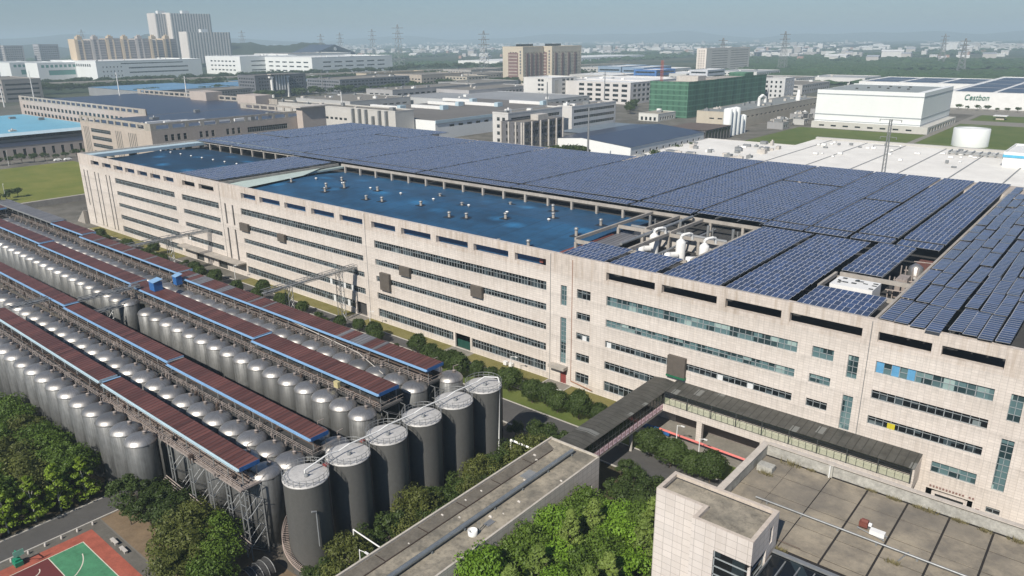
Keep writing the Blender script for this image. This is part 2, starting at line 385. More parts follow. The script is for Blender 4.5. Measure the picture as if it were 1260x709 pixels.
sheet('lawn', -147.5, -117.5, 113.3, 117.5, .03, LAWN)
sheet('lawn', -110.5, -88.6, 113.3, 117.5, .03, LAWN)
sheet('lawn', -83, -66.8, 112.2, 117.5, .03, LAWN)
sheet('forecourt', -66, 40, 104.3, 117.5, .012, PAVE)
sheet('apron', -153.5, -147.5, 113, 119, .03, PAVE)
sheet('apron', -117.5, -110.5, 113, 119, .03, PAVE)
sheet('door_path', -88.6, -83, 113, 117.5, .02, PAVE)
sheet('meadow', -505, -373, 112, 182, .01, LAWNG)
kb = MB()
for a in ((-420, 60, 104, 104.2), (-420, -60, 109.4, 109.6), (-312, -153.5, 113.0, 113.25), (-147.5, -117.5, 113.0, 113.25), (-110.5, -88.6, 113.0, 113.25), (-83, -66.8, 111.9, 112.15), (-100, -32, 96.75, 97)):
    kb.box(a[0], a[1], a[2], a[3], 0, .13)
for a in ((-88.8, -88.6, 113.25, 117.4), (-83, -82.8, 112.15, 117.4), (-117.55, -117.3, -20, 40), (-112.3, -112.05, -20, 96.7)):
    kb.box(a[0], a[1], a[2], a[3], 0, .13)
kb.build('kerb', KERB, kind='structure')
ins = MB()
for (x0, x1, y0, y1) in ((-50, -34, 98.6, 98.72),): ins.quad((x0, y0, .011), (x1, y0, .011), (x1, y1, .011), (x0, y1, .011))
# basketball court
CRED = plain('court_red', (.36, .10, .065), .8, 0, .4, .5); CGRN = plain('court_green', (.07, .24, .125), .8, 0, .4, .5)
CDRK = plain('court_maroon', (.13, .03, .03), .8, 0, .15, .5); LINE = plain('line_paint', (.62, .58, .48), .8, 0, .1, 1)
sheet('court_apron', -112.05, -80, 5, 34.35, .012, plain('old_paving', (.13, .122, .105), .9, 0, .35, .5))
ct = MB(); ct.quad((-110.3, 9, .016), (-84, 9, .016), (-84, 32.6, .016), (-110.3, 32.6, .016), 0)
ct.quad((-108.1, 15, .020), (-84, 15, .020), (-84, 30.5, .020), (-108.1, 30.5, .020), 1)
ct.quad((-108.1, 19.8, .024), (-102.2, 19.8, .024), (-102.2, 25.8, .024), (-108.1, 25.8, .024), 2)
def ln(x0, x1, y0, y1): ct.quad((x0, y0, .028), (x1, y0, .028), (x1, y1, .028), (x0, y1, .028), 3)
ln(-108.15, -108.03, 15, 30.55); ln(-108.03, -84, 30.43, 30.55); ln(-108.03, -102.2, 25.74, 25.86); ln(-102.26, -102.14, 19.8, 25.74); ln(-108.03, -102.2, 19.74, 19.86)
for (cx, cyy, rr, a0, a1) in ((-106.5, 22.8, 6.6, -80, 80), (-102.2, 22.8, 1.8, -90, 90), (-106.5, 22.8, 1.3, -90, 90)):
    for k in range(24):
        t0, t1 = rad(a0+(a1-a0)*k/24), rad(a0+(a1-a0)*(k+1)/24)
        q = lambda r_, t: (cx+r_*math.cos(t), cyy+r_*math.sin(t), .032)
        ct.quad(q(rr-.07, t0), q(rr+.07, t0), q(rr+.07, t1), q(rr-.07, t1), 3)
ct.build('basketball_court', [CRED, CGRN, CDRK, LINE], kind='structure')
hp = thing('basketball_hoop', 'green basketball hoop standing behind the court baseline', 'basketball hoop', (-109.6, 22.6, 0))
GRN = plain('green_metal', (.02, .22, .13), .5, 0, .2, 2)
m = MB(); m.box(-111, -109.0, 21.9, 23.3, .05, .9); m.box(-110.8, -109.4, 22.1, 23.1, .9, 1.3); m.build('base', GRN, hp)
m = MB(); m.bar((-110.2, 22.6, 1.3), (-109.8, 22.6, 3.0), .3); m.bar((-109.8, 22.6, 3.0), (-107.8, 22.6, 3.2), .16); m.bar((-110.4, 22.6, 1.2), (-107.9, 22.6, 2.8), .1); m.build('arm', GRN, hp)
m = MB(); m.box(-107.8, -107.72, 21.7, 23.5, 2.8, 3.9); m.build('backboard', plain('pale_board', (.25, .5, .4), .4), hp)
m = MB(); m.ring(-107.4, 22.6, 3.0, .25, .02, 12); m.build('hoop_ring', GRN, hp)
hp.scale = (.72, .72, .8)
for i, (bx_, by_) in enumerate([(-104.2, 33.3), (-101.2, 33.3)]):
    t = thing('bench', ['white stone bench by the court edge, left one', 'white stone bench by the court edge, right one'][i], 'bench', (bx_, by_, 0), 'benches beside the court')
    m = MB(); m.box(bx_-.9, bx_+.9, by_-.25, by_+.25, .4, .5); m.build('seat', CONC2, t)
    for s in (-.6, .6):
        m = MB(); m.box(bx_+s-.12, bx_+s+.12, by_-.2, by_+.2, .02, .4); m.build('leg', CONC2, t)
for i in range(7):
    m = MB(); m.lathe(-111.3, 20+i*2.2, [(0, .55), (.12, .5), (.17, .3), (.17, .02)], 10)
    m.build('bollard', CONC2, None, '%s pale stone bollard from the hoop along the road kerb' % nth(i+1), 'bollard', 'stone bollards between road and court')

# ------------------------------------------------------------------ main factory
mf = thing('factory_building', 'long pink-tiled five-storey factory with blue roofs and solar panels', 'factory', (-150, 117.5, 0))
X0, X1, Y0, Y1, ZT = -320.5, 24.0, 117.5, 241.0, 28.2
hl = []; wins = []
def H(a, b, c, d, kind='r', **k):
    h = (a-X0, b-X0, c, d); hl.append(h)
    if kind: wins.append((h, kind, k))
rows = [(19.7, 21.7), (15.3, 16.85), (10.9, 12.4), (6.2, 7.95), (1.4, 3.65)]
for i, (c, d) in enumerate(rows):
    H(-290, -245.4, c, d)
    if i < 4: H(-240.6, -217.6, c, d)
    if i < 4: H(-205.1, -148.7, c, d)
    else: H(-205.1, -153.2, c, d)
    if i < 4: H(-144, -89.7, c, d)
    else: H(-144, -117.2, c, d); H(-111.3, -89.7, c, d)
    H(-75.0, -37.8, c, d, 'g' if i < 2 else 'b')
    H(-82.0, -78.7, c, d, 'b')
    if i < 3: H(-35.4, -32.0, c, d, 'g' if i < 2 else 'b')
    if i < 3: H(-25.7, -9.9, c, d, 'g' if i == 0 else 'b')
H(-15.9, -9.9, 6.0, 7.9, 'g')
for x in (-317, -313.9, -307.3, -304.1, -297.3, -294.4): H(x-.42, x+.42, 1.0 if x > -316 else 8, 22.1, 's')
for x in (-213.8, -209.6): H(x-.45, x+.45, 15.6, 22, 's'); H(x-.45, x+.45, 4.4, 14.4, 's')
H(-86.0, -84.5, 17.4, 21.75, 't'); H(-86.0, -84.5, 4.6, 14.8, 't')
H(-29.8, -28.2, 17.7, 21.65, 't'); H(-29.8, -28.2, 8.6, 14.7, 't')
H(-7.9, -6.3, 17.4, 21.65, 't'); H(-7.9, -6.3, 6.2, 14.6, 't')
for i, (c, d) in enumerate(rows[:4]): H(-3.5, 21, c, d, 'b')
H(-8.0, -6.2, 2.3, 3.3, 'b'); H(-16, -9.7, 0.03, 3.3, None); H(-152.9, -148.7, .04, 3.75, None); H(-116.6, -111.8, .04, 3.75, None)
H(-236.5, -231.5, .04, 3.7, None); H(-222.5, -217, .04, 3.7, None); H(-85.9, -84.35, .04, 3.0, None)
H(-229, -228.2, .8, 3.2, None); H(-226, -225.2, .8, 3.2, None)
m = MB(); facade(m, (X0, Y0), (1, 0), (0, -1), X1-X0, 0, 24.0, hl, .42)
wh = []                                                             # east, north and west walls
facade(m, (X1, Y0), (0, 1), (1, 0), Y1-Y0, 0, 24.0, [(u, u+22, c, d) for u in (8, 36, 64, 92) for c, d in rows], .42)
facade(m, (X0, Y1), (0, -1), (-1, 0), Y1-Y0, 0, 24.0, [(u, u+22, c, d) for u in (8, 36, 64, 92) for c, d in rows], .42)
m.quad((X1, Y1, 0), (X0, Y1, 0), (X0, Y1, 24), (X1, Y1, 24))
m.build('wall', WALL, mf)
for h, k, kw in wins:
    if k == 's': window(mf, (X0, Y0), (1, 0), (0, -1), h, .40, 1, GLASSB, FRAMED, .05, [.25, .5, .75])
    elif k == 't': window(mf, (X0, Y0), (1, 0), (0, -1), h, .36, .78, GLASSG, FRAME, .07, [i/round((h[3]-h[2])/1.05) for i in range(1, round((h[3]-h[2])/1.05))])
    elif k == 'g': window(mf, (X0, Y0), (1, 0), (0, -1), h, .36, 1.12, GLASSG, FRAME, .075, .5)
    elif k == 'b': window(mf, (X0, Y0), (1, 0), (0, -1), h, .36, 1.12, GLASS, FRAME, .075, .68)
    else: window(mf, (X0, Y0), (1, 0), (0, -1), h, .40, .86, GLASS, FRAME, .075, .58)
for u in (8, 36, 64, 92):
    for c, d in rows: window(mf, (X1, Y0), (0, 1), (1, 0), (u, u+22, c, d), .40, 1.1)
for u in (8, 36, 64, 92):
    for c, d in rows: window(mf, (X0, Y1), (0, -1), (-1, 0), (u, u+22, c, d), .40, 1.1)
# open parapet frame round the roof
ops = [(-309, -302), (-299, -291.7), (-289.2, -282), (-280, -272.8), (-270.5, -263.2), (-260.9, -253.8), (-251.5, -244.7), (-239, -231), (-228.5, -219.5),
       (-204, -196.3), (-194.2, -184), (-181.8, -171.9), (-169.4, -159.5), (-157.2, -148), (-144.6, -135.7), (-133.6, -123.5), (-121.7, -111.7), (-110, -99.9), (-98.1, -89.8),
       (-75.2, -64.6), (-63.2, -52.4), (-50.8, -41), (-39.6, -28.3), (-26, -18.6), (-17.3, -9.4), (-5, 5), (8, 19)]
m = MB(); oh = [(a-X0, b-X0, 24.8, 26.45) for a, b in ops]
facade(m, (X0, Y0), (1, 0), (0, -1), X1-X0, 24.0, ZT, oh, .95)
ob = [(X1-b, X1-a, 24.8, 26.45) for a, b in ops]
facade(m, (X1, Y0+.95), (-1, 0), (0, 1), X1-X0, 24.0, ZT, ob, .0)
m.quad((X0, Y0, ZT), (X1, Y0, ZT), (X1, Y0+.95, ZT), (X0, Y0+.95, ZT))
eo = [(u, u+9, 24.8, 26.45) for u in range(8, 113, 12)]
facade(m, (X1, Y0+.55), (0, 1), (1, 0), Y1-Y0-.55, 24.0, ZT, eo, .55)
facade(m, (X1-.55, Y1), (0, -1), (-1, 0), Y1-Y0-.55, 24.0, ZT, [(Y1-Y0-.55-b, Y1-Y0-.55-a, c, d) for a, b, c, d in eo], .0)
m.quad((X1-.55, Y0+.95, ZT), (X1, Y0+.95, ZT), (X1, Y1, ZT), (X1-.55, Y1, ZT))
facade(m, (X0, Y1), (0, -1), (-1, 0), Y1-Y0-.55, 24.0, ZT, eo, .55)
facade(m, (X0+.55, Y0+.55), (0, 1), (1, 0), Y1-Y0-.55, 24.0, ZT, [(Y1-Y0-.55-b, Y1-Y0-.55-a, c, d) for a, b, c, d in eo], .0)
m.quad((X0, Y0+.95, ZT), (X0+.55, Y0+.95, ZT), (X0+.55, Y1, ZT), (X0, Y1, ZT))
m.box(X0+.56, X1-.56, Y1-.5, Y1-.002, 24.0, 27.9); m.box(X0, -256, Y1+.01, 252, 0, 27.9); m.box(-129, X1, Y1+.01, 256, 0, 27.9)
m.build('parapet', tile('parapet_tile', (.60, .54, .485), .9, .45, .8, .03, .75), mf)
m = MB(); m.quad((X0+.1, Y0+.1, 23.99), (X1-.1, Y0+.1, 23.99), (X1-.1, Y1-.1, 23.99), (X0+.1, Y1-.1, 23.99)); m.build('roof', ROOFD, mf)
# interior behind openings
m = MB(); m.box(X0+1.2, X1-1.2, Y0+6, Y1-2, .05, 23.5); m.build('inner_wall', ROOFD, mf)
def gable(x0, x1, y0, y1, ze, zr, yr, mt, nm='blue_roof', lab=None):
    m = MB(); m.quad((x0, y0, ze), (x1, y0, ze), (x1, yr, zr), (x0, yr, zr)); m.quad((x0, yr, zr), (x1, yr, zr), (x1, y1, ze+.2), (x0, y1, ze+.2))
    for x in (x0, x1): m.add([(x, y0, 24), (x, y0, ze), (x, yr, zr), (x, y1, ze+.2), (x, y1, 24)], [(0, 1, 2, 3, 4)])
    m.quad((x0, y0, 24), (x1, y0, 24), (x1, y0, ze), (x0, y0, ze)); m.quad((x1, y1, 24), (x0, y1, 24), (x0, y1, ze+.2), (x1, y1, ze+.2))
    return m.build(nm, mt, mf, lab)
gable(-314.5, -245.5, 118.7, 166, 24.7, 26.3, 146, BLUEDARK, lab='darker blue coated roof at the far left end')
gable(-216.0, -92.3, 118.7, 166, 24.7, 26.1, 146, BLUEROOF)
m = MB(); m.box(-319.9, -314.6, 118.2, 172, 26.4, 27.6); m.box(-314.6, -250, 170.5, 172, 26.8, 28.1); m.build('roof_flashing', SKYB, mf)
m = MB(); m.box(-218.6, -216.2, 118.3, 166, 26.2, 26.8); m.add([(-219, 119, 27.4), (-213, 119, 25.6), (-213, 146, 26.7), (-219, 160, 27.6)], [(0, 1, 2, 3)]); m.build('roof_flashing', PALEG, mf)
m = MB(); m.box(-92.5, -91.6, 118.8, 146, 25.0, 25.75); m.build('roof_flashing', plain('red_flashing', (.20, .06, .045), .7), mf)
m = MB(); m.quad((-91.6, 130, 25.4), (-86, 130, 25.2), (-86, 150, 25.4), (-91.6, 150, 25.7)); m.build('roof', GREYROOF, mf)
# pergola that carries the panels: beams, columns
bm = MB()
def beamx(x0, x1, y, z=28.0, w=.45): bm.box(x0, x1, y-w/2, y+w/2, z-.75, z)
def beamy(x, y0, y1, z=27.995, w=.45): bm.box(x-w/2, x+w/2, y0, y1, z-.72, z)
beamx(-318, -244, 167.0); beamx(-216, -64, 164.2); beamx(-91.5, -65, 147.6, 27.7, .5); beamx(-91.5, -65, 130.4, 27.7, .5)
beamx(-39, -27, 140.3); beamx(-39.2, -27, 130.2, 27.9)
for x, a, b in ((-244, 118.1, 166.7), (-217.6, 119, 164), (-91.9, 130.7, 163.9), (-78.3, 130.7, 147.3), (-78.3, 148, 163.9), (-64.3, 130.7, 163.9), (-27, 118.1, 250), (-39.6, 130.5, 140), (-84.5, 147.9, 163.9)): beamy(x, a, b)
bm.build('roof_beam', CONC, mf)
cpos = [(-318+i*8.2, 167.0) for i in range(10)]+[(-214+i*8.1, 164.2) for i in range(19)]+[(x, 147.6) for x in (-91.5, -85, -78.3, -71, -65)]+[(x, 130.4) for x in (-91.5, -85, -78.3, -71, -65)]
cpos += [(-39.4, 140.3), (-33, 140.3), (-27.2, 140.3), (-27, 150), (-27, 160), (-217.6, 130), (-217.6, 142), (-217.6, 154), (-244, 130), (-244, 142), (-244, 154)]
for (x, y) in cpos:
    c = MB(); c.box(x-.3, x+.3, y-.3, y+.3, 24.0, 27.2); c.build('column', CONC, mf)
# doors, awnings, shutters, pipe, signs
def part(nm, x0, x1, y0, y1, z0, z1, mt, lab=None): return MB().box(x0, x1, y0, y1, z0, z1).build(nm, mt, mf, lab)
part('door', -85.85, -84.4, 117.7, 117.8, .04, 3.0, REDB, 'dull red door under the small concrete awning')
part('awning', -88, -83.9, 115.9, 117.49, 3.6, 4.25, CONC)
part('awning', -243, -205.5, 114.6, 117.49, 4.2, 4.65, CONC)
part('door', -116.5, -111.9, 118.2, 118.3, .05, 2.0, plain('dark_green', (.01, .06, .045), .5), 'dark green gate in a deep doorway')
part('door', -152.8, -148.8, 118.4, 118.5, .05, 3.7, ROOFD); part('door', -236.4, -231.6, 118.2, 118.3, .05, 3.6, FRAMED); part('door', -222.4, -217.1, 118.2, 118.3, .05, 3.6, FRAMED)
part('door', -14.6, -10.9, 117.85, 117.95, .03, 2.6, GLASSB)
part('door_frame', -15.2, -14.7, 117.55, 117.9, .03, 2.9, WALLN); part('door_frame', -10.85, -10.4, 117.55, 117.9, .03, 2.9, WALLN); part('door_frame', -14.7, -10.85, 117.55, 117.9, 2.62, 2.95, WALLN)
SHT = plain('brown_shutter', (.11, .095, .08), .7, 0, .25, 1)
for (a, b, c, d) in ((-134.4, -130.8, 14.6, 16.9), (-141.9, -138.4, 9.3, 13.8), (-110.6, -107.2, 14.3, 16.9), (-60.8, -57.2, 9.6, 13.4), (-205.7, -201.2, 14.9, 17.3), (-186, -182.5, 14.8, 17.0)):
    part('shutter_box', a, b, 116.75, 117.49, c, d, SHT)
part('shutter_sill', -60.9, -57.1, 116.7, 117.49, 9.2, 9.58, plain('green_sill', (.015, .13, .06), .6))
m = MB(); OR = plain('orange_pipe_paint', (.36, .17, .10), .6, 0, .2, 1)
m.tube((-83.1, 117.4, 27.5), (-83.1, 117.4, 1.2), .05, 6); m.tube((-83.1, 117.4, 1.2), (-77.5, 116.9, .9), .09, 6); m.build('drain_pipe', OR, mf)
for x in (-27.0, -147.2, -88.6, -216.2):
    m = MB(); m.tube((x, 117.45, 27.9), (x, 117.45, .2), .06, 5); m.build('drain_pipe', GREYP, mf)
m = MB()
for i in range(14):
    x = -15.6+i*.44; z = 3.62
    if i == 11: continue
    m.box(x, x+.30, 117.40, 117.46, z+.24, z+.30); m.box(x+.12, x+.18, 117.401, 117.459, z, z+.36)
    if i % 2: m.box(x+.02, x+.28, 117.402, 117.458, z+.05, z+.11)
    else: m.box(x+.02, x+.07, 117.402, 117.458, z+.02, z+.2); m.box(x+.24, x+.29, 117.402, 117.458, z+.02, z+.2)
m.build('lettering', plain('dark_red_letters', (.16, .05, .04), .5), mf)
m = MB(); m.box(-8.1, -6.2, 117.38, 117.48, 1.3, 2.2, 0)
for i in range(6): m.box(-7.95+i*.28, -7.78+i*.28, 117.35, 117.379, 1.55, 1.8, 1)
m.build('sign', [WHITE, plain('purple_ink', (.18, .08, .4), .6)], mf)
part('notice_board', -9.2, -8.7, 117.3, 117.48, .9, 2.4, plain('brown_board', (.12, .04, .03), .6))
CURT = plain('white_blind', (.62, .64, .64), .7, 0, .05, 1)
for (a, c, d) in ((-164, 6.3, 7.8), (-158.2, 6.3, 7.8), (-154.8, 6.3, 7.8), (-163, 1.5, 3.2), (-156.9, 1.5, 3.2), (-74.7, 10.95, 12.0), (-80.6, 10.95, 11.9), (-51.2, 10.95, 11.9), (-45.6, 10.95, 11.9), (-240, 6.4, 7.2)):
    part('blind', a, a+1.0, 117.74, 117.79, c, d, CURT)
part('blind', -22.8, -21.7, 117.74, 117.79, 10.98, 11.9, plain('yellow_panel', (.55, .48, .03), .7))
for k, a in enumerate((-25.6, -23.4, -21.2)): part('blind', a, a+1.05, 117.74, 117.79, 19.8, 21.6, plain('blue_blind%d' % k, (.10, .30, .50), .7, 0, .2, 1))
# ------------------------------------------------------------------ solar panels on the pergola
rowmesh = {}
def panel_row_mesh(w, d, mt, tilt=5.0):
    k = (round(w, 2), round(d, 2), mt.name, tilt)
    if k in rowmesh: return rowmesh[k]
    s = math.tan(rad(tilt)); me = bpy.data.meshes.new('panel_row')
    v = [(0, 0, 0), (w, 0, 0), (w, d, d*s), (0, d, d*s)]; v += [(x, y, z-.06) for x, y, z in v]
    me.from_pydata(v, [], [(0, 1, 2, 3), (7, 6, 5, 4), (0, 4, 5, 1), (1, 5, 6, 2), (2, 6, 7, 3), (3, 7, 4, 0)]); me.materials.append(mt); me.materials.append(GALV)
    for i in range(1, 6): me.polygons[i].material_index = 1
    rowmesh[k] = me; return me
def array(x0, x1, y0, y1, lab, z=28.28, pitch=2.15):
    t = thing('solar_array', lab, 'solar panels', (x0, y0, z), 'solar arrays on the factory roof')
    w = math.floor((x1-x0)*1.0+.05); y = 0.0; me = panel_row_mesh(w, 2.0, SOLARB)
    off = (x1-x0-w)/2; k = 0
    while y+2.0 <= y1-y0+.15:
        k += 1
        if rnd.random() > .012:
            o = bpy.data.objects.new('panel_row', me); col.objects.link(o); o.parent = t; o.location = (off+rnd.uniform(-.05, .05), y, rnd.uniform(0, .03)); o.rotation_euler = (rad(rnd.uniform(-.3, .3)), rad(rnd.uniform(-.15, .15)), 0)
        y += pitch if k % 7 else pitch+.28
    n = max(1, int((x1-x0)/5)); m = MB()
    for i in range(n+1):
        x = x0+.4+(x1-x0-.8)*i/n; m.box(x-.06, x+.06, y0+.1, y1-.1, z-.30, z-.16)
    m.build('support_rail', GALV, t)
AX = [-320, -292, -270, -248.5, -218, -180, -140, -100, -82, -64.5, -55.0, -45.6, -36.4, -27.4]
for i in range(len(AX)-1):
    a, b = AX[i]+.12, AX[i+1]-(.32 if i > 5 else .12)
    w1 = nth(i+1)
    array(a, b if i != 2 else b-.3, 172.0, 241.8 if i < 3 or i > 5 else 239.0, 'wide solar array, %s from the left in the broad middle band' % w1)
    array(a, b, 166.0 if i > 3 or i < 3 else 166.0, 170.6, 'shallow solar array, %s from the left in the narrow front band' % w1)
    if i >= 6: array(a, b, 242.3, 255.0, 'solar array, %s from the left along the rear roof edge' % nth(i-5))
    elif i < 3: array(a, b, 242.3, 251.5, 'solar array, %s from the left on the far left rear corner' % nth(i+1))
array(-242.8, -219.2, 119.2, 164.5, 'solar array crossing the roof between the two blue roofs')
array(-86.5, -75.9, 118.0, 129.3, 'small solar array by the front edge right beside the blue roof')
array(-75.1, -64.7, 118.0, 128.9, 'small solar array at the front edge just left of the long arrays')
array(-63.7, -52.1, 118.0, 165.2, 'long solar array right of the open pit with cooling units')
array(-51.3, -40.3, 118.0, 165.2, 'long solar array second to the right of the open pit')
array(-39.3, -27.6, 118.0, 128.9, 'small solar array in front of the white framed roof opening')
array(-39.3, -31.6, 140.8, 165.2, 'narrow solar array behind the white framed roof opening')
sx = [-26.3, -24.1, -21.9, -19.7, -17.2, -15.1, -13.1, -11.1]
for i, x in enumerate(sx):
    t = thing('solar_strip', 'long narrow strip of solar panels, %s from the left of the right-hand strips' % nth(i+1), 'solar panels', (x, 117.6, 28.3), 'narrow panel strips at the right roof end')
    y = [.3, .0, -.5, -1.0, .9, .3, -.1, .2][i]
    while y < (122 if i < 4 else 76 if i < 6 else 50):
        n = rnd.choice([8, 9, 11, 12]); n = 12 if y < 3 else n
        me = panel_row_mesh(1.95 if i < 4 else 1.8, float(n), SOLARS, 0.0)
        if i < 3 and y > 96 and rnd.random() < .1: y += n; continue
        o = bpy.data.objects.new('solar_panel', me); col.objects.link(o); o.parent = t; o.location = (rnd.uniform(-.12, .12), y, rnd.uniform(0, .1)+(.35 if i >= 4 else .2))
        o.rotation_euler = (rad(rnd.uniform(-1.2, .4)), rad(rnd.uniform(-2.5, .8)), rad(rnd.uniform(-.6, .6))); y += n+.35
    m = MB(); L = 120 if i < 4 else 76 if i < 6 else 50
    for dx in (.35, 1.5): m.box(x+dx, x+dx+.1, 118.2, 117.6+L, 28.05, 28.25)
    m.build('support_rail', GALV, t)
# vents on the blue roofs
def vent_proto(h, r):
    t = thing('roof_vent', 'x', 'roof vent', (0, 0, 0), 'vents on the blue roofs')
    m = MB(); m.box(-1.5, 1.5, -1.3, 1.3, .02, .10); m.build('base', plain('vent_flashing', (.02, .03, .045), .8), t)
    m = MB(); m.lathe(0, 0, [(r, .1), (r, h)], 16); m.build('stack', CONC, t)
    m = MB(); m.lathe(0, 0, [(r*1.5, h-.05), (r*1.6, h+.12), (r*.9, h+.38), (0, h+.45)], 16); m.build('cap', GALV, t); return t
vl = [(-135.1, 135.5, 1.4), (-121.5, 142, 1.5), (-133.2, 157.8, .7), (-130.6, 137.2, 1.3), (-108.5, 124.3, 1.3), (-101.5, 126.3, 1.7), (-97.5, 139, 1.9), (-98.6, 150.9, 1.6), (-163.7, 137.5, 1.3), (-175.3, 145.8, 1.2), (-169.6, 136.7, 1.2),
      (-187.5, 142.9, 1.8), (-192.0, 139.5, 1.7), (-210.2, 139.4, 1.3), (-198.2, 150.3, 1.3), (-188.6, 136.5, 1.4), (-150.5, 140.1, 1.2), (-112.4, 150, 1.4), (-118.5, 158, 1.8), (-156, 153, .8), (-141, 146.5, .8)]
pro = vent_proto(1.4, .42)
near = lambda i: ['near the front edge', 'near the middle', 'toward the rear beams'][0 if vl[i][1] < 138 else 1 if vl[i][1] < 148 else 2]
order = sorted(range(len(vl)), key=lambda i: vl[i][0])
for j, i in enumerate(order):
    x, y, h = vl[i]; z = 24.7+1.4*(y-118.7)/27.3 if y < 146 else 26.1-1.2*(y-146)/20
    lab = 'short vent %s of the large blue roof, %s from the left' % (near(i), nth(j+1))
    if j == 0: pro.location = (x, y, z-.03); pro['label'] = lab; pro.scale = (.85, .85, h/1.6)
    else: copy_tree(pro, (x, y, z-.03), lab, scale=(.85, .85, h/1.6))
sv = thing('roof_vent', 'x', 'roof vent', (0, 0, 0), 'small vents along the roof ridges'); m = MB(); m.lathe(0, 0, [(.28, 0), (.28, .5)], 10); m.build('stack', GALV, sv); m = MB(); m.lathe(0, 0, [(.42, .45), (.4, .6), (0, .75)], 10); m.build('cap', WHITE, sv)
for j in range(16):
    far_ = j < 8; x = (-311+j*8.2) if far_ else (-206+(j-8)*13.6); z = 26.3 if far_ else 26.1
    lab = 'tiny ridge vent on the %s blue roof, %s from its left end' % ('smaller dark' if far_ else 'large', nth(j+1 if far_ else j-7))
    if j == 0: sv.location = (x, 146, z-.02); sv['label'] = lab
    else: copy_tree(sv, (x, 146, z-.02), lab)
# cooling units in the pit
for i, (x, y) in enumerate([(-79.4, 143.0), (-72.4, 142.0), (-66.9, 141.8)]):
    t = thing('scrubber_tower', ['white round exhaust scrubber on the factory roof, nearest the blue roof', 'middle white exhaust scrubber in the roof opening', 'white exhaust scrubber nearest the long solar array'][i], 'scrubber', (x, y, 24), 'white exhaust scrubbers')
    m = MB(); m.lathe(x, y, [(1.05, 24), (1.05, 27.6), (.95, 28.0), (.4, 28.5), (.35, 28.6)], 20); m.build('body', WHITE, t)
    m = MB(); pts = [(x, y, 28.5), (x, y, 29.1), (x+.4, y+.4, 29.45), (x+.9, y+1.6, 29.5), (x+1.1, y+2.6, 29.2), (x+1.1, y+3.0, 28.0)]
    for a, b in zip(pts, pts[1:]): m.tube(a, b, .3, 12)
    m.build('duct', WHITE, t)
    m = MB(); m.tube((x-.2, y-1.2, 25.2), (x-1.2, y-3.2, 25.4), .7, 12); m.lathe(x-1.4, y-3.4, [(.9, 24), (1.0, 25), (.9, 26), (0, 26.1)], 12); m.build('fan', WHITE, t)
m = MB()
for (a, b, r_) in (((-90, 151, 27), (-66, 151, 27), .4), ((-90, 153, 26.2), (-66, 153, 26.2), .25), ((-80.5, 131, 28.4), (-80.5, 163, 28.4), .35), ((-74, 131, 26.4), (-74, 162, 26.4), .25)): m.tube(a, b, r_, 8)
for x in (-88, -80, -73, -67): m.tube((x, 156, 24), (x, 156, 28.6), .35, 8); m.tube((x, 158.5, 24), (x, 158.5, 27.6), .2, 6)
m.build('roof_ducting', GALV, None, 'grey ducts and pipes crossing the roof pit by the scrubbers', 'ducting')
m = MB(); m.box(-76.5, -73.5, 131.6, 132.8, 24, 26.2); m.build('air_handler', WHITE, None, 'white air handling box in the roof pit behind the front panels', 'air unit')
m = MB(); m.box(-88, -66, 149, 150, 24, 26.8); m.build('pit_wall', CONC2, mf)
t = thing('chiller', 'large white chiller set inside the square roof opening', 'chiller', (-34.2, 134, 24.3)); m = MB(); m.box(-38.3, -31.2, 132.2, 137.6, 24, 28.0); m.build('casing', WHITE, t)
m = MB()
for k in range(14):
    x = -38+rnd.uniform(0, 6.4); y = rnd.uniform(132.5, 137); m.box(x, x+rnd.uniform(.4, 1.4), y, y+rnd.uniform(.2, .7), 28.01, 28.05+rnd.uniform(0, .12))
m.build('grille', FRAMED, t)
m = MB()
for x in (-31.0, -30.2, -29.0, -28.2):
    m.tube((x, 142, 24), (x, 142, 28.3), .12, 6); m.tube((x, 150, 24), (x, 150, 28.4), .12, 6)
for k in range(9):
    y = 141+k*2.5; m.tube((-31.2, y, 26+.3*(k % 3)), (-27.2, y, 26.2+.3*(k % 3)), .12, 6)
m.box(-30.3, -28.6, 143.5, 147, 24, 27.6); m.build('pipework', RUSTL, None, 'rusty pipework and cream tank in the narrow roof gap', 'pipework')
m = MB(); m.lathe(-29.2, 153.5, [(1.3, 24), (1.3, 27.5), (.4, 28.2), (0, 28.2)], 18); m.build('roof_tank', STEELD, None, 'round steel tank in the narrow roof gap beside brown boards', 'tank')
m = MB(); m.box(-30.6, -27.3, 158, 163.5, 24, 26.6); m.build('roof_shed', plain('brown_board_roof', (.14, .06, .045), .8), None, 'brown boarded shed at the rear of the narrow roof gap', 'shed')
rh = thing('roof_house', 'white penthouse block at the right end of the solar roof', 'roof house', (-12, 180, 24)); m = MB(); m.box(-13, 8, 172, 200, 24, 31.0); m.box(-13.3, 8.3, 171.7, 200.3, 31.0, 31.3); m.build('wall', WHITE, rh); window(rh, (-13, 172), (1, 0), (0, -1), (4, 6, 28.6, 30), -.05, 1)
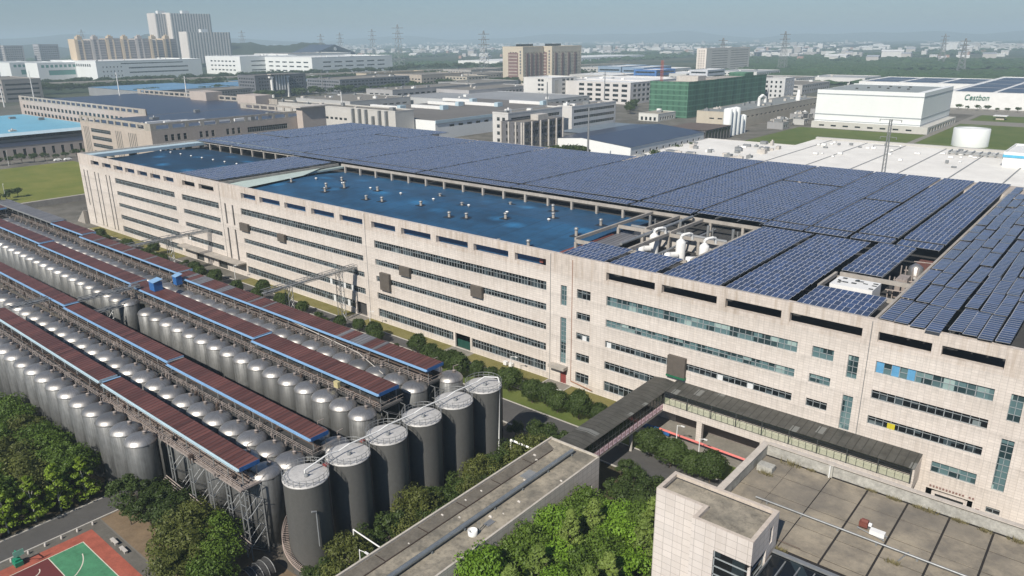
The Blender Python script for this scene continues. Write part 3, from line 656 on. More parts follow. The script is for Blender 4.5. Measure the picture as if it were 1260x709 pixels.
# end of part one
# ------------------------------------------------------------------ tank farm: domed steel silos
ZB = 11.3
def silo_proto(ztop, name='silo'):
    t = thing(name, 'x', 'silo', (0, 0, 0))
    r = 2.28
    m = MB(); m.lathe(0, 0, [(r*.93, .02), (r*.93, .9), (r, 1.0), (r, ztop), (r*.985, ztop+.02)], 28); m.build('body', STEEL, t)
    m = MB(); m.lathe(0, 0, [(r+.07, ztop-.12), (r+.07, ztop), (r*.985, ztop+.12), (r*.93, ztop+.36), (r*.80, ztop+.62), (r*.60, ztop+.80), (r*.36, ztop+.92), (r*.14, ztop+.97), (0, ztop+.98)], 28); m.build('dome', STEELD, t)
    m = MB(); m.lathe(.25, .8, [(.30, ztop+.8), (.30, ztop+1.2), (.34, ztop+1.22), (.34, ztop+1.28), (0, ztop+1.3)], 10)
    m.tube((-.4, 1.2, ztop+.8), (-.4, 1.2, ztop+1.7), .07, 5); m.tube((-.4, 1.2, ztop+1.7), (-.2, 2.2, ztop+1.75), .07, 5)
    m.build('hatch', RUSTL, t); return t
pA, pB = silo_proto(ZB), silo_proto(ZB-1.3)
used = {}
def silo(p, x, y, lab, grp):
    if p.name in used: o = copy_tree(p, (x, y, 0), lab, grp, rot=0)
    else: used[p.name] = 1; p.location = (x, y, 0); ORG[p.name] = Vector((x, y, 0)); o = p; o['label'] = lab; o['group'] = grp
    o.rotation_euler = (0, 0, rnd.uniform(-.25, .25)); return o
def srow(p, xe, y, n, step, desc, y_far=None, skip=()):
    for i in range(n):
        x = xe-i*step
        if i in skip: continue
        yy = y if y_far is None else y+(y_far-y)*i/(n-1)
        silo(p, x, yy, 'domed steel silo, %s from the near end, %s' % (nth(i+1), desc), 'silos, '+desc)
srow(pA, -109.9, 41.5, 13, 5.16, 'front row by the trees')
srow(pB, -98.3, 47.8, 14, 5.15, 'low row behind the nearest gantry')
srow(pA, -87.1, 48.6, 2, 5.3, 'pair at the nearest gantry tip')
srow(pA, -86.8, 52.6, 25, 5.03, 'row before the second gantry')
srow(pA, -85.2, 59.4, 2, 5.2, 'pair behind the second gantry')
srow(pA, -89.9, 68.5, 36, 5.06, 'row before the third gantry', 70.6, skip=(16,))
srow(pA, -90.6, 80.7, 42, 4.98, 'row before the rear gantry', 82.2)
srow(pA, -88.6, 87.6, 2, 5.2, 'pair under the rear gantry tip')
# covered gantries over the silo rows
rail_m = GALV
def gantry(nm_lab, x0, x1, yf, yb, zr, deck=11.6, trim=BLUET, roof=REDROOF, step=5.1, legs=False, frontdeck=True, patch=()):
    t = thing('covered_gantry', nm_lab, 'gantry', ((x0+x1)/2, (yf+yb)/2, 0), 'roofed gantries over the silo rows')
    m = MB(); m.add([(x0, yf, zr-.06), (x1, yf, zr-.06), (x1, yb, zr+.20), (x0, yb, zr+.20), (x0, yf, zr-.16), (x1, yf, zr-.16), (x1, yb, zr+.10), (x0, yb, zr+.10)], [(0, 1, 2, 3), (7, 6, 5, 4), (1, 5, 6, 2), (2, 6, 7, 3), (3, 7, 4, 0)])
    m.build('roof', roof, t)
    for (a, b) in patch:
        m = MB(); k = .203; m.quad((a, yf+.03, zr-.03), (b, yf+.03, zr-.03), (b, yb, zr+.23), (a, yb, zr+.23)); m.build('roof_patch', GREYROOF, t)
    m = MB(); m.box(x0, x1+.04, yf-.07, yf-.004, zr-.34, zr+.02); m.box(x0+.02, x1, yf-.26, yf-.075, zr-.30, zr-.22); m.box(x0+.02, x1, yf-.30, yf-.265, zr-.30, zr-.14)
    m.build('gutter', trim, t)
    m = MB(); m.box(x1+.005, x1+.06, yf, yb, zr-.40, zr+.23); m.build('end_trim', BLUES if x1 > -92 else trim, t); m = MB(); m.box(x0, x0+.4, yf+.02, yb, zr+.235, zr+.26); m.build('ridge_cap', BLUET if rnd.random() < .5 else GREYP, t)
    n = max(2, int((x1-x0)/step))
    for i in range(n+1):
        x = x0+.3+(x1-x0-.6)*i/n
        m = MB(); m.bar((x, yf+.5, deck), (x, yf+.5, zr-.12), .14); m.bar((x, yb-.4, deck), (x, yb-.4, zr+.08), .14); m.bar((x, yf+.1, zr-.28), (x, yb-.2, zr-.1), .1)
        m.build('post', GALV, t)
    dy0, dy1 = yf-.55, yb+.2
    m = MB(); m.box(x0, x1+.8, dy0, dy1, deck-.22, deck-.08); m.box(x0, x1+.8, dy0-.06, dy0-.003, deck-.32, deck-.02); m.build('deck', ROOFD if not legs else RUSTL, t)
    m = MB()
    for z in (.45, .8, 1.1): m.bar((x0, dy0, deck+z), (x1+.8, dy0, deck+z), .055)
    for z in (.5, 1.1): m.bar((x1+.8, dy0, deck+z), (x1+.8, dy1, deck+z), .055)
    k = int((x1-x0)/1.25)
    for i in range(k+1): x = x0+i*(x1+.8-x0)/k; m.bar((x, dy0, deck-.08), (x, dy0, deck+1.1), .05)
    m.build('railing', RUSTL, t)
    m = MB(); rr = random.Random(int(x0*7+yf))
    for j in range(7):
        y = rr.uniform(dy0+.1, yb-.4); z = deck+rr.choice([.15, .35, .6, .9, -.35, -.5]); m.tube((x0, y, z), (x1, y, z), rr.choice([.08, .1, .14]), 5)
    for i in range(int((x1-x0)/1.2)):
        x = x0+rr.uniform(0, x1-x0); y = rr.uniform(dy0-.8, yb-.2); z = deck+rr.uniform(.2, .9)
        m.tube((x, y, deck-.4), (x, y, z), rr.choice([.06, .09, .13]), 5)
        if rr.random() < .6: m.tube((x, y, z), (x+rr.uniform(-.8, .8), y-rr.uniform(.2, 1.2), z), .07, 5)
        if rr.random() < .18: m.box(x-.25, x+.25, y-.2, y+.2, z-.3, z+.25)
    m.build('pipework', RUST, t)
    m = MB(); rr = random.Random(int(x1*3+yf))
    for i in range(int((x1-x0)/2.6)):
        x = x0+rr.uniform(0, x1-x0); y = dy0+rr.uniform(-.6, .8); m.tube((x, y, deck-.1), (x, y, deck+rr.uniform(.6, 1.3)), .07, 5); m.box(x-.16, x+.16, y-.14, y+.14, deck+.3, deck+.65)
    m.build('valve_cluster', RUSTL, t)
    return t
def truss_leg(parent, x, y0, y1, z1, w=1.4, name='trestle'):
    m = MB(); n = 5
    for xx in (x-w/2, x+w/2):
        for y in (y0, y1): m.bar((xx, y, .02), (xx, y, z1), .16)
        for i in range(n):
            a, b = z1*i/n, z1*(i+1)/n; m.bar((xx, y0, a if i % 2 else b), (xx, y1, b if i % 2 else a), .08)
    for y in (y0, y1):
        for i in range(n):
            a, b = z1*i/n, z1*(i+1)/n; m.bar((x-w/2, y, a), (x+w/2, y, b), .07); m.bar((x-w/2, y, b), (x+w/2, y, b), .07)
    return m.build(name, GALV, parent)
gA1 = gantry('nearest red-roofed gantry, front section standing on trestles', -129.2, -86.2, 44.4, 47.5, 14.0, 11.3, SKYB, legs=True, step=3.6)
for x in (-106, -100, -94.5, -89.3, -85.6):
    truss_leg(gA1, x, 44.0, 46.6, 11.0, 1.3 if x > -87 else .9)
m = MB()
for i, x in enumerate((-106, -100, -94.5, -89.3)):
    m.bar((x, 44, 1), (x+5.2, 44, 6), .08); m.bar((x, 44, 6), (x+5.2, 44, 10.8), .08)
m.build('brace', GALV, gA1)
m = MB()
for k in range(4): m.tube((-108, 42.9+.25*k, 4.2+.2*k), (-84, 42.9+.25*k, 2.8+.2*k), .09, 5)
m.build('pipework', RUSTL, gA1)
gantry('nearest red-roofed gantry, rear section running off the left edge', -185, -129.6, 44.2, 47.2, 14.3, 11.3, SKYB)
gantry('second red-roofed gantry, front section ending beside the grey tanks', -128.6, -85.4, 55.5, 58.6, 14.0, 11.6)
gantry('second red-roofed gantry, middle section', -176, -129.0, 55.9, 58.9, 14.15, 11.6)
gantry('second red-roofed gantry, far section at the left edge', -235, -176.4, 56.3, 59.3, 14.3, 11.6)
gantry('third red-roofed gantry, front section', -126.5, -88.9, 71.4, 75.7, 14.0, 11.6)
gantry('third red-roofed gantry, section carrying the blue cabin', -180.5, -126.9, 72.2, 76.2, 14.1, 11.6)
gantry('third red-roofed gantry, section left of the blue cabin', -239.2, -180.9, 72.9, 76.6, 14.2, 11.6)
gantry('third red-roofed gantry, far section at the left edge', -300, -239.6, 73.4, 77.2, 14.4, 11.6)
gantry('rear red-roofed gantry, long front section with grey patched sheets', -180.5, -89.7, 83.1, 87.1, 14.0, 11.6, patch=((-172.5, -168), (-161, -158.2), (-147.5, -146.6), (-142, -141.2), (-115.6, -114.4), (-111.6, -107.8), (-105, -104), (-176.3, -174.9)))
gantry('rear red-roofed gantry, middle section with faded gutter', -240.5, -180.9, 84.5, 88.3, 14.1, 11.6, patch=((-232, -231), (-222, -221), (-213, -212), (-200, -199)))
gantry('rear red-roofed gantry, far section with grey upper sheets', -265.4, -240.9, 85.6, 89.4, 14.3, 11.6)
gantry('rear gantry, grey-roofed far end', -318, -265.8, 85.8, 90.4, 14.4, 11.6, trim=GREYP, roof=GREYROOF)
gantry('short cross gantry with red roof at the far left', -330, -300, 78.0, 84.0, 14.9, 11.6)
# end trestles for the other gantries
for nm, x, y0, y1 in (('second', -84.2, 55.2, 58.4), ('third', -87.8, 71.4, 75.2), ('rear', -88.6, 83.0, 86.8)):
    t = thing('trestle_tower', 'grey lattice trestle under the tip of the %s red-roofed gantry' % nm, 'trestle', (x, y0, 0), 'lattice trestles')
    truss_leg(t, x, y0, y1, 11.3, 1.5, 'frame')
# blue cabins
for i, (x, y, z, w) in enumerate([(-171.4, 74.4, 14.3, 2.4), (-175.6, 81.6, 13.0, 1.8)]):
    t = thing('cabin', ['bright blue cabin standing on the third red roof', 'small blue cabin beside the rear gantry gutter'][i], 'cabin', (x, y, z))
    m = MB(); m.box(x-w/2, x+w/2, y-w/2.4, y+w/2.4, z-.1, z+1.95); m.build('wall', BLUES, t)
    m = MB(); m.add([(x-w/2-.2, y-w/2.4-.2, z+2.02), (x+w/2+.2, y-w/2.4-.2, z+2.02), (x+w/2+.2, y+w/2.4+.2, z+2.5), (x-w/2-.2, y+w/2.4+.2, z+2.5)], [(0, 1, 2, 3)]); m.build('roof', BLUET, t)
# pipe bridges
def pipe_bridge(lab, pts, w, z, th=.9, deck=True, towers=(), grp=None):
    t = thing('pipe_bridge', lab, 'pipe bridge', (pts[0][0], pts[0][1], 0), grp)
    (ax, ay), (bx, by) = pts; L = math.hypot(bx-ax, by-ay); d = ((bx-ax)/L, (by-ay)/L); n = (-d[1], d[0])
    m = MB()
    for s in (-w/2, w/2):
        for zz in (z, z+th): m.bar((ax+n[0]*s, ay+n[1]*s, zz), (bx+n[0]*s, by+n[1]*s, zz), .13)
        k = max(2, int(L/2))
        for i in range(k):
            u, v = L*i/k, L*(i+1)/k; zz = (z, z+th) if i % 2 else (z+th, z)
            m.bar((ax+n[0]*s+d[0]*u, ay+n[1]*s+d[1]*u, zz[0]), (ax+n[0]*s+d[0]*v, ay+n[1]*s+d[1]*v, zz[1]), .08)
    m.build('truss', GALV, t)
    m = MB()
    for s in (-w/4, 0, w/4): m.tube((ax+n[0]*s, ay+n[1]*s, z+.25), (bx+n[0]*s, by+n[1]*s, z+.25), .16, 6)
    m.build('pipe', GALV, t)
    for (x, y) in towers:
        q = MB(); hw = .75
        for sx_ in (-hw, hw):
            for sy2 in (-hw, hw): q.bar((x+sx_, y+sy2, .02), (x+sx_*.8, y+sy2*.8, z), .13)
        for i in range(7):
            a, b = z*i/7, z*(i+1)/7
            for p1, p2 in (((-1, -1), (1, -1)), ((1, -1), (1, 1)), ((1, 1), (-1, 1)), ((-1, 1), (-1, -1))): q.bar((x+p1[0]*hw*.9, y+p1[1]*hw*.9, a), (x+p2[0]*hw*.9, y+p2[1]*hw*.9, b), .08)
        q.build('tower_leg', GALV, t)
    return t
pipe_bridge('grey twin-pipe bridge from the rear gantry to the factory wall, farther one', [(-225.4, 89), (-225.4, 117.3)], 2.2, 11.6, .9, towers=[(-225.4, 104)])
pipe_bridge('thin truss bridge with lattice towers reaching the factory wall, nearer one', [(-152.0, 90), (-152.0, 117.3)], 1.3, 13.0, 1.0, towers=[(-152, 97), (-152, 112)])
pipe_bridge('grey pipe bridge spanning between second and third gantry roofs', [(-175.8, 59), (-175.8, 72.5)], 1.2, 14.6, .7)
pipe_bridge('lower pipe bridge crossing the dark gap in the middle silo row', [(-175.0, 60.5), (-175.0, 71)], 1.0, 11.2, .7, towers=[(-174.6, 64.4)])
pipe_bridge('short pipe bridge between the nearest two gantries at the left edge', [(-183.8, 47.6), (-183.8, 55.6)], 1.1, 14.2, .7)
m = MB(); m.tube((-131, 83.6, 13.1), (-108, 82.5, 12.6), .09, 6); m.tube((-108, 82.5, 12.6), (-98, 80.0, 12.0), .09, 6); m.build('loose_pipe', CONC2, None, 'thin cream pipe lying over the rear silo domes', 'pipe')
m = MB(); m.box(-99.7, -98.6, 70.4, 71.0, 12.5, 13.6); m.build('notice_panel', plain('faded_yellow', (.55, .48, .25), .6), None, 'pale yellow panel hanging under the third gantry roof', 'panel')
# big grey tanks
TH = 14.1
for i in range(6):
    x, y = -77.8, 49.2+i*7.1
    t = thing('storage_tank', 'dark grey flat-topped storage tank with railing, %s from the front' % nth(i+1), 'tank', (x, y, 0), 'grey storage tanks in line')
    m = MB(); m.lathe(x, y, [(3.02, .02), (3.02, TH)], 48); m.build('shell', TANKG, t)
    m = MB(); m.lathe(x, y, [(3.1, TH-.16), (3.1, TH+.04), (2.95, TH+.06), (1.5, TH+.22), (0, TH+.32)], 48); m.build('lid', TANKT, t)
    m = MB()
    for z in (.5, 1.0): m.ring(x, y, TH+z, 3.04, .04, 28)
    for k in range(22): a = 2*math.pi*k/22; m.tube((x+3.04*math.cos(a), y+3.04*math.sin(a), TH), (x+3.04*math.cos(a), y+3.04*math.sin(a), TH+1.0), .04, 4)
    m.build('railing', GALV, t)
    m = MB(); m.lathe(x+.6, y-.3, [(.3, TH+.2), (.3, TH+.6), (0, TH+.65)], 10); m.tube((x+.6, y-.3, TH+.5), (x+.9, y-.1, TH+.9), .09, 5); m.build('hatch', GREYP, t)
    if i == 0:
        st = MB(); n = 46; ra, rb = 3.1, 3.95
        for k in range(n):
            a = rad(-150+ -0)-0; a = rad(175)+rad(150)*k/n; z = 7.2-6.6*k/n; c, s = math.cos(a), math.sin(a)
            st.add([(x+ra*c, y+ra*s, z), (x+rb*c, y+rb*s, z), (x+rb*math.cos(a+.042), y+rb*math.sin(a+.042), z), (x+ra*math.cos(a+.042), y+ra*math.sin(a+.042), z)], [(0, 1, 2, 3)])
            st.tube((x+rb*c, y+rb*s, z), (x+rb*c, y+rb*s, z+.8), .025, 4)
            a2 = a+rad(150)/n; z2 = z-6.6/n
            st.tube((x+rb*c, y+rb*s, z+.8), (x+rb*math.cos(a2), y+rb*math.sin(a2), z2+.8), .035, 4, cap=False); st.tube((x+rb*c, y+rb*s, z-.05), (x+rb*math.cos(a2), y+rb*math.sin(a2), z2-.05), .07, 4, cap=False)
        st.build('spiral_stair', plain('stair_steel', (.42, .34, .30), .6, .1, .2, 2), t)
        q = MB(); q.tube((x+3.15, y-1.0, 5.0), (x+3.15, y-1.0, 10.4), .1, 8); q.tube((x+3.15, y-1.0, 10.4), (x+3.0, y-1.6, 10.6), .14, 8); q.build('vent_pipe', GREYP, t)
    q = MB(); q.tube((x+2.6, y+1.75, .5), (x+2.6, y+1.75, TH), .08, 6, 0); q.build('down_pipe', RUST, t)
m = MB(); pts = [(-77.6, 49.0, TH+.35), (-77.6, 49.0, TH+1.0), (-77.8, 53.0, TH+1.5)]
for i in range(1, 6): yy = 49.2+i*7.1; pts += [(-77.9, yy-1.5, TH+1.1), (-77.7, yy+.2, TH+1.5)]
pts += [(-76.2, 86.6, TH+1.2), (-75.0, 85.6, TH+.9), (-74.7, 84.8, 2)]
for a, b in zip(pts, pts[1:]): m.tube(a, b, .11, 8)
m.build('white_pipe', WHITE, None, 'white pipe running over all six grey tank lids and down', 'pipe')
for i, (x, y) in enumerate([(-77.4, 52.2), (-78.6, 59.5)]):
    m = MB(); m.box(x-.35, x+.35, y-.3, y+.3, TH+.3, TH+.5); m.build('red_valve_cover', REDB, None, ['faded red cover on the front tank lid', 'faded red cover between the second and third tank lids'][i], 'cover')
m = MB(); m.bar((-71.5, 84.2, 6.2), (-66.0, 84.2, 6.2), .3); m.bar((-71.5, 84.2, .02), (-71.5, 84.2, 6.2), .25); m.bar((-71.5, 85.4, 5.4), (-66.0, 85.4, 5.4), .18)
m.build('portal_frame', WHITE, None, 'white portal frame among shrubs beside the long flat roof', 'frame')
m = MB(); m.tube((-71.5, 51.5, 7.2), (-65.5, 51.3, 7.2), .1, 6); m.tube((-71.5, 51.5, 7.2), (-71.5, 51.5, 0.02), .1, 6); m.build('white_conduit', WHITE, None, 'white pipe sticking out over the shrubs by the front tank', 'pipe')
m = MB(); m.lathe(0, 0, [(.01, 0)], 4)
t = thing('pump_shed', 'round-ribbed dark shelter below the front tank at the bottom edge', 'shelter', (-79, 42.5, 0))
m = MB()
for k in range(10):
    a0, a1 = math.pi*k/10, math.pi*(k+1)/10; m.quad((-81+1.6*math.cos(a0), 40.6, 1+1.4*math.sin(a0)), (-81+1.6*math.cos(a1), 40.6, 1+1.4*math.sin(a1)), (-81+1.6*math.cos(a1), 44, 1+1.4*math.sin(a1)), (-81+1.6*math.cos(a0), 44, 1+1.4*math.sin(a0)))
m.build('cover', ROOFD, t); m = MB()
for j in range(5):
    for k in range(10): a0, a1 = math.pi*k/10, math.pi*(k+1)/10; m.tube((-81+1.65*math.cos(a0), 40.6+j*.85, 1+1.45*math.sin(a0)), (-81+1.65*math.cos(a1), 40.6+j*.85, 1+1.45*math.sin(a1)), .06, 4)
m.build('rib', GALV, t)
# ------------------------------------------------------------------ long low building with the pipe on its roof
lb = thing('low_building', 'long narrow flat-roofed tiled building with a fat pipe along its roof', 'building', (-60, 60, 0))
bx0, bx1, by0, by1, bh = -64.7, -55.4, 12, 86.3, 8.0
m = MB(); facade(m, (bx1, by0), (0, 1), (1, 0), by1-by0, 0, bh, [(u, u+2.4, 2.2, 4.2) for u in range(4, 72, 6)], .3)
facade(m, (bx0, by1), (0, -1), (-1, 0), by1-by0, 0, bh, [(u, u+2.4, 3, 5) for u in range(4, 72, 6)], .3)
m.quad((bx0, by0, 0), (bx1, by0, 0), (bx1, by0, bh), (bx0, by0, bh)); m.quad((bx1, by1, 0), (bx0, by1, 0), (bx0, by1, bh), (bx1, by1, bh)); m.build('wall', WALLN, lb)
for u in range(4, 72, 6): window(lb, (bx1, by0), (0, 1), (1, 0), (u, u+2.4, 2.2, 4.2), .3, 1.2)
m = MB(); w_ = .28
m.box(bx0, bx0+w_, by0, by1, bh, bh+.38); m.box(bx1-w_, bx1, by0, by1, bh-.0, bh+.14); m.box(bx0+w_, bx1-w_, by1-w_, by1, bh, bh+.3); m.build('parapet', plain('parapet_stone', (.50, .46, .40), .8, 0, .3, 1.2), lb)
def screedmat():
    g = G('worn_screed'); n = g.noise(g.pos(.22, .22, 1), 1, 6, .72); n2 = g.noise(g.pos(1.6, 1.6, 1), 1, 5, .7)
    c = g.mix(g.ramp(n, [(.38, 0.0), (.62, 1.0)]), (.16, .148, .122), (.36, .32, .25)); c = g.mix(g.math('MULTIPLY', g.ramp(n2, [(.5, .0), (.72, 1.0)]), .6), c, (.07, .065, .055)); return g.fin(c, .9, 0, .2)
SCREED = screedmat()
m = MB(); m.quad((bx0+w_, by0, bh+.02), (bx1-w_, by0, bh+.02), (bx1-w_, by1-w_, bh+.02), (bx0+w_, by1-w_, bh+.02)); m.build('roof', SCREED, lb)
m = MB(); m.quad((bx0+w_+.02, by0, bh+.026), (-62.4, by0, bh+.026), (-62.4, 84, bh+.026), (bx0+w_+.02, 85, bh+.026)); m.build('dark_strip', plain('dark_screed', (.15, .135, .11), .9, 0, .5, .5), lb)  # darker screed colour between the west parapet and the long joint
m = MB(); m.box(-62.35, -62.2, by0, 83.5, bh+.02, bh+.12, 0)
for k in range(9): m.box(bx0+.4, -62.4, 20+k*7.3, 20.12+k*7.3, bh+.02, bh+.07, 0)
m.build('roof_joint', plain('dark_joint', (.05, .035, .028), .9), lb)
m = MB(); m.box(-58.0, -57.1, 62.5, 63.9, bh+.03, bh+.12); m.build('roof_hatch', GALV, lb); m = MB(); m.box(-61.6, -60.2, 74.5, 76.8, bh+.03, bh+.1); m.build('roof_hatch', GREYP, lb)
m = MB(); m.tube((-59.3, 14, bh+.55), (-59.3, 84.6, bh+.55), .34, 14)
for k in range(12): m.box(-59.75, -58.85, 18+k*6-.1, 18+k*6+.1, bh+.03, bh+.32)
m.build('roof_pipe', plain('insulated_pipe', (.26, .29, .31), .4, .5, .25, .8), None, 'fat grey insulated pipe lying along the low building roof', 'pipe')
t = thing('roof_basin', 'white round basin with a post on the low building roof edge', 'basin', (-59.4, 57.6, bh)); m = MB(); m.lathe(-57.6, 60.0, [(.62, bh+.03), (.66, bh+.75), (.56, bh+.75), (.54, bh+.2), (0, bh+.2)], 18); m.build('bowl', WHITE, t); m = MB(); m.bar((-57.3, 61, bh+.03), (-57.3, 61, bh+1.6), .1); m.bar((-57.6, 61, bh+.03), (-57.6, 61, bh+1.4), .1); m.build('post', GALV, t)
for k in range(16):
    x, y = rnd.uniform(bx0+.6, bx1-.6), rnd.uniform(40, 84); 
    if abs(x+59.3) < .6: x += 1.2
    s = rnd.uniform(.12, .32); m = MB(); m.add([(x-s, y-s*.6, bh+.03), (x+s, y-s*.7, bh+.03), (x+s*.8, y+s*.6, bh+.03), (x-s*.9, y+s*.7, bh+.03), (x-s*.6, y, bh+.03+s*.7), (x+s*.5, y+.02, bh+.03+s*.6)], [(0, 1, 5, 4), (1, 2, 5), (2, 3, 4, 5), (3, 0, 4)])
    m.build('rubble', CONC2, None, 'small pale rubble lump, %s of those on the low roof' % nth(k+1), 'rubble', 'rubble on the low roof')
# ------------------------------------------------------------------ covered footbridge and glazed corridor
fb = thing('footbridge', 'covered footbridge with dark roof and pink panels under its windows', 'footbridge', (-61, 100, 0))
m = MB(); x0, x1, y0, y1 = -63.3, -59.0, 86.4, 117.4
m.add([(x0-.2, y0, 7.9), (x1+.25, y0, 7.9), (x1+.25, y1, 7.9), (x0-.2, y1, 7.9), (x0-.2, y0, 8.02), ((x0+x1)/2, y0, 8.3), (x1+.25, y0, 8.02), (x1+.25, y1, 8.02), ((x0+x1)/2, y1, 8.3), (x0-.2, y1, 8.02)], [(3, 2, 1, 0), (4, 5, 8, 9), (5, 6, 7, 8), (1, 2, 7, 6), (0, 1, 6, 5, 4), (2, 3, 9, 8, 7), (3, 0, 4, 9)])
def oldroof(nm, ax):
    g = G(nm); X, Y, Z = g.sep(g.pos()); n = g.noise(g.pos(.5, .5, 1), 1, 5, .7)
    U = X if ax == 'x' else Y
    s = g.math('GREATER_THAN', g.math('SINE', g.math('MULTIPLY', U, 2*math.pi/1.2)), .93)
    r = g.white(g.comb(g.math('FLOOR', g.math('DIVIDE', U, 1.2)), g.math('FLOOR', g.math('DIVIDE', Y if ax == 'x' else X, 2.2))))
    c = g.mix(g.ramp(n, [(.3, .0), (.75, 1.0)]), (.045, .044, .038), (.10, .098, .088)); c = g.mix(g.math('GREATER_THAN', r, .95), c, (.16, .165, .155)); c = g.mix(s, c, (.035, .035, .03)); return g.fin(c, .6, 0, .3)
OLDR = oldroof('sooty_translucent_roof', 'y'); OLDR2 = oldroof('sooty_corridor_roof', 'x'); m.build('roof', OLDR, fb)
m = MB(); m.box(x0, x1, y0+.02, y1-4.6, 4.0, 4.35); m.box(x0, x1, y1-4.5, y1-.1, 4.01, 4.36); m.build('floor', CONC, fb)
for side, xx, n in (('e', x1, 1), ('w', x0, -1)):
    m = MB(); m.quad((xx, y0, 5.7), (xx, 113, 5.7), (xx, 113, 7.85), (xx, y0, 7.85)); wpart = m.build('window', plain('bronze_panes', (.018, .02, .018), .15, 0, .3, .5), fb)
    m = MB()
    for k in range(24): y = y0+.1+k*1.13; m.box(xx-.03, xx+.06, y-.03, y+.03, 5.7, 7.9)
    for z in (5.7, 6.4, 7.8): m.box(xx-.02, xx+.05, y0, 112.9, z, z+.06)
    m.build('frame', FRAMED, wpart)
    m = MB(); m.box(xx-.05, xx, y0, 113, 4.36, 5.66); m.build('side_panel', plain('maroon_band'+side, (.25, .07, .08), .6), fb)
PINK = plain('pale_pink_panel', (.92, .74, .78), .6, 0, .08, 2); INKP = plain('rose_ink', (.45, .22, .26), .6)
for k in range(20):
    y = y0+.35+k*1.32; m = MB(); m.box(x1+.004, x1+.035, y, y+1.02, 4.5, 5.55, 0)
    for j in range(3): m.box(x1+.036, x1+.045, y+.15+j*.26, y+.3+j*.26, 4.75+(.2 if j % 2 else .05), 5.3, 1)
    m.build('display_board', [PINK, INKP], fb)
for y in (90.5, 103.0):
    for x in (-62.6, -59.7): c = MB(); c.tube((x, y, .02), (x, y, 3.99), .32, 14); c.build('column', CONC2, fb)
cr = thing('glazed_corridor', 'glass-sided corridor with sooty roof running along the factory wall', 'corridor', (-38, 114, 0))
x0, x1, yo, yi = -58.9, -17.2, 112.9, 117.38
m = MB(); m.add([(x0, yo-.15, 8.1), (x1, yo-.15, 8.1), (x1, yi, 8.5), (x0, yi, 8.5), (x0, yo-.15, 8.2), (x1, yo-.15, 8.2), (x1, yi, 8.6), (x0, yi, 8.6)], [(3, 2, 1, 0), (4, 5, 6, 7), (0, 1, 5, 4), (1, 2, 6, 5), (3, 0, 4, 7)]); m.build('roof', OLDR2, cr)
m = MB(); m.box(x0, x1, yo-.35, yi, 4.3, 5.55); m.build('floor_beam', WALL, cr)
m = MB(); m.box(x1-.28, x1, yo+.05, yi, 5.56, 8.15); m.build('end_wall', WALL, cr)
m = MB(); m.box(x0+.1, x1-.3, yi-.25, yi-.1, 5.56, 8.1); m.build('inner_wall', plain('lime_wall', (.48, .50, .30), .7, 0, .1, .5), cr)
m = MB(); m.quad((x0, yo-.0, 5.56), (x1-.3, yo, 5.56), (x1-.3, yo, 6.9), (x0, yo, 6.9))
g = G('greenish_glass'); g.fin((.6, .66, .45), .08, 0, .5); g.bs.inputs['Alpha'].default_value = .38
wp = m.build('window', g.m, cr); m = MB()
for k in range(38): x = x0+k*(x1-x0-.3)/37; m.box(x-.03, x+.03, yo-.06, yo-.005, 5.56, 7.0)
for z in (5.6, 6.95, 7.35, 7.75): m.box(x0, x1-.3, yo-.12, yo-.062, z, z+.06)
for k in range(10): x = x0+.1+k*(x1-x0-.5)/9; m.box(x-.08, x+.08, yo-.2, yo-.125, 5.56, 8.08)
m.build('frame', FRAMED, wp)
for x in (-51.6, -40.0, -29.0, -18.2): c = MB(); c.box(x-.5, x+.5, yo-.3, yo+.5, .02, 4.295); c.build('column', WALL, cr)
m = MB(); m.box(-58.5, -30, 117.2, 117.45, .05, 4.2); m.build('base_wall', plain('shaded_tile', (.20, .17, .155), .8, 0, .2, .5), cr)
# ------------------------------------------------------------------ front block and roof terrace
fbk = thing('front_block', 'tiled block with sunken flat roof in the lower right foreground', 'building', (-28, 66, 0))
P = [(-34.4, 65.4), (-28.8, 65.4), (-28.8, 62.9), (-22.2, 62.9), (-22.2, 69.7), (-34.4, 69.7)]; zt = 22.0
m = MB()
for i in range(6):
    (a, b), (c, d) = P[i], P[(i+1) % 6]
    if i == 2: facade(m, (a, b), (1, 0), (0, -1), c-a, 0, zt, [(2.6, 6.6, 1, 19.2)], .3)
    elif i == 3: facade(m, (a, b), (0, 1), (1, 0), d-b, 0, zt, [(0, 4.0, 1, 18.9), (4.6, 5.4, 19.0, 21.0)], .3)
    else: m.quad((a, b, 0), (c, d, 0), (c, d, zt), (a, b, zt))
m.build('wall', WALLN, fbk)
m = MB(); t_ = .45
q = [(-34.4+t_, 65.4+t_), (-28.8+t_, 65.4+t_), (-28.8+t_, 62.9+t_), (-22.2-t_, 62.9+t_), (-22.2-t_, 69.7-t_), (-34.4+t_, 69.7-t_)]
for i in range(6):
    a, b, c, d = P[i], P[(i+1) % 6], q[(i+1) % 6], q[i]
    m.quad((*a, zt), (*b, zt), (*c, zt), (*d, zt)); m.quad((*d, zt), (*c, zt), (*c, zt-.45), (*d, zt-.45))
m.build('parapet', plain('coping_tile', (.54, .47, .40), .7, 0, .3, 1.5), fbk)
m = MB(); m.add([(a, b, zt-.45) for a, b in q], [(0, 1, 2, 3, 4, 5)]); m.build('roof', SCREED, fbk)
m = MB(); m.box(-34.4+t_, -22.2-t_, 69.7-t_-.16, 69.7-t_-.01, zt-.44, zt-.40); m.box(-34.4+t_+.01, -34.4+t_+.15, 65.9, 69.05, zt-.44, zt-.40); m.build('roof_edge_strip', ROOFD, fbk)  # thin dark strips on the roof, inside the north and west parapets
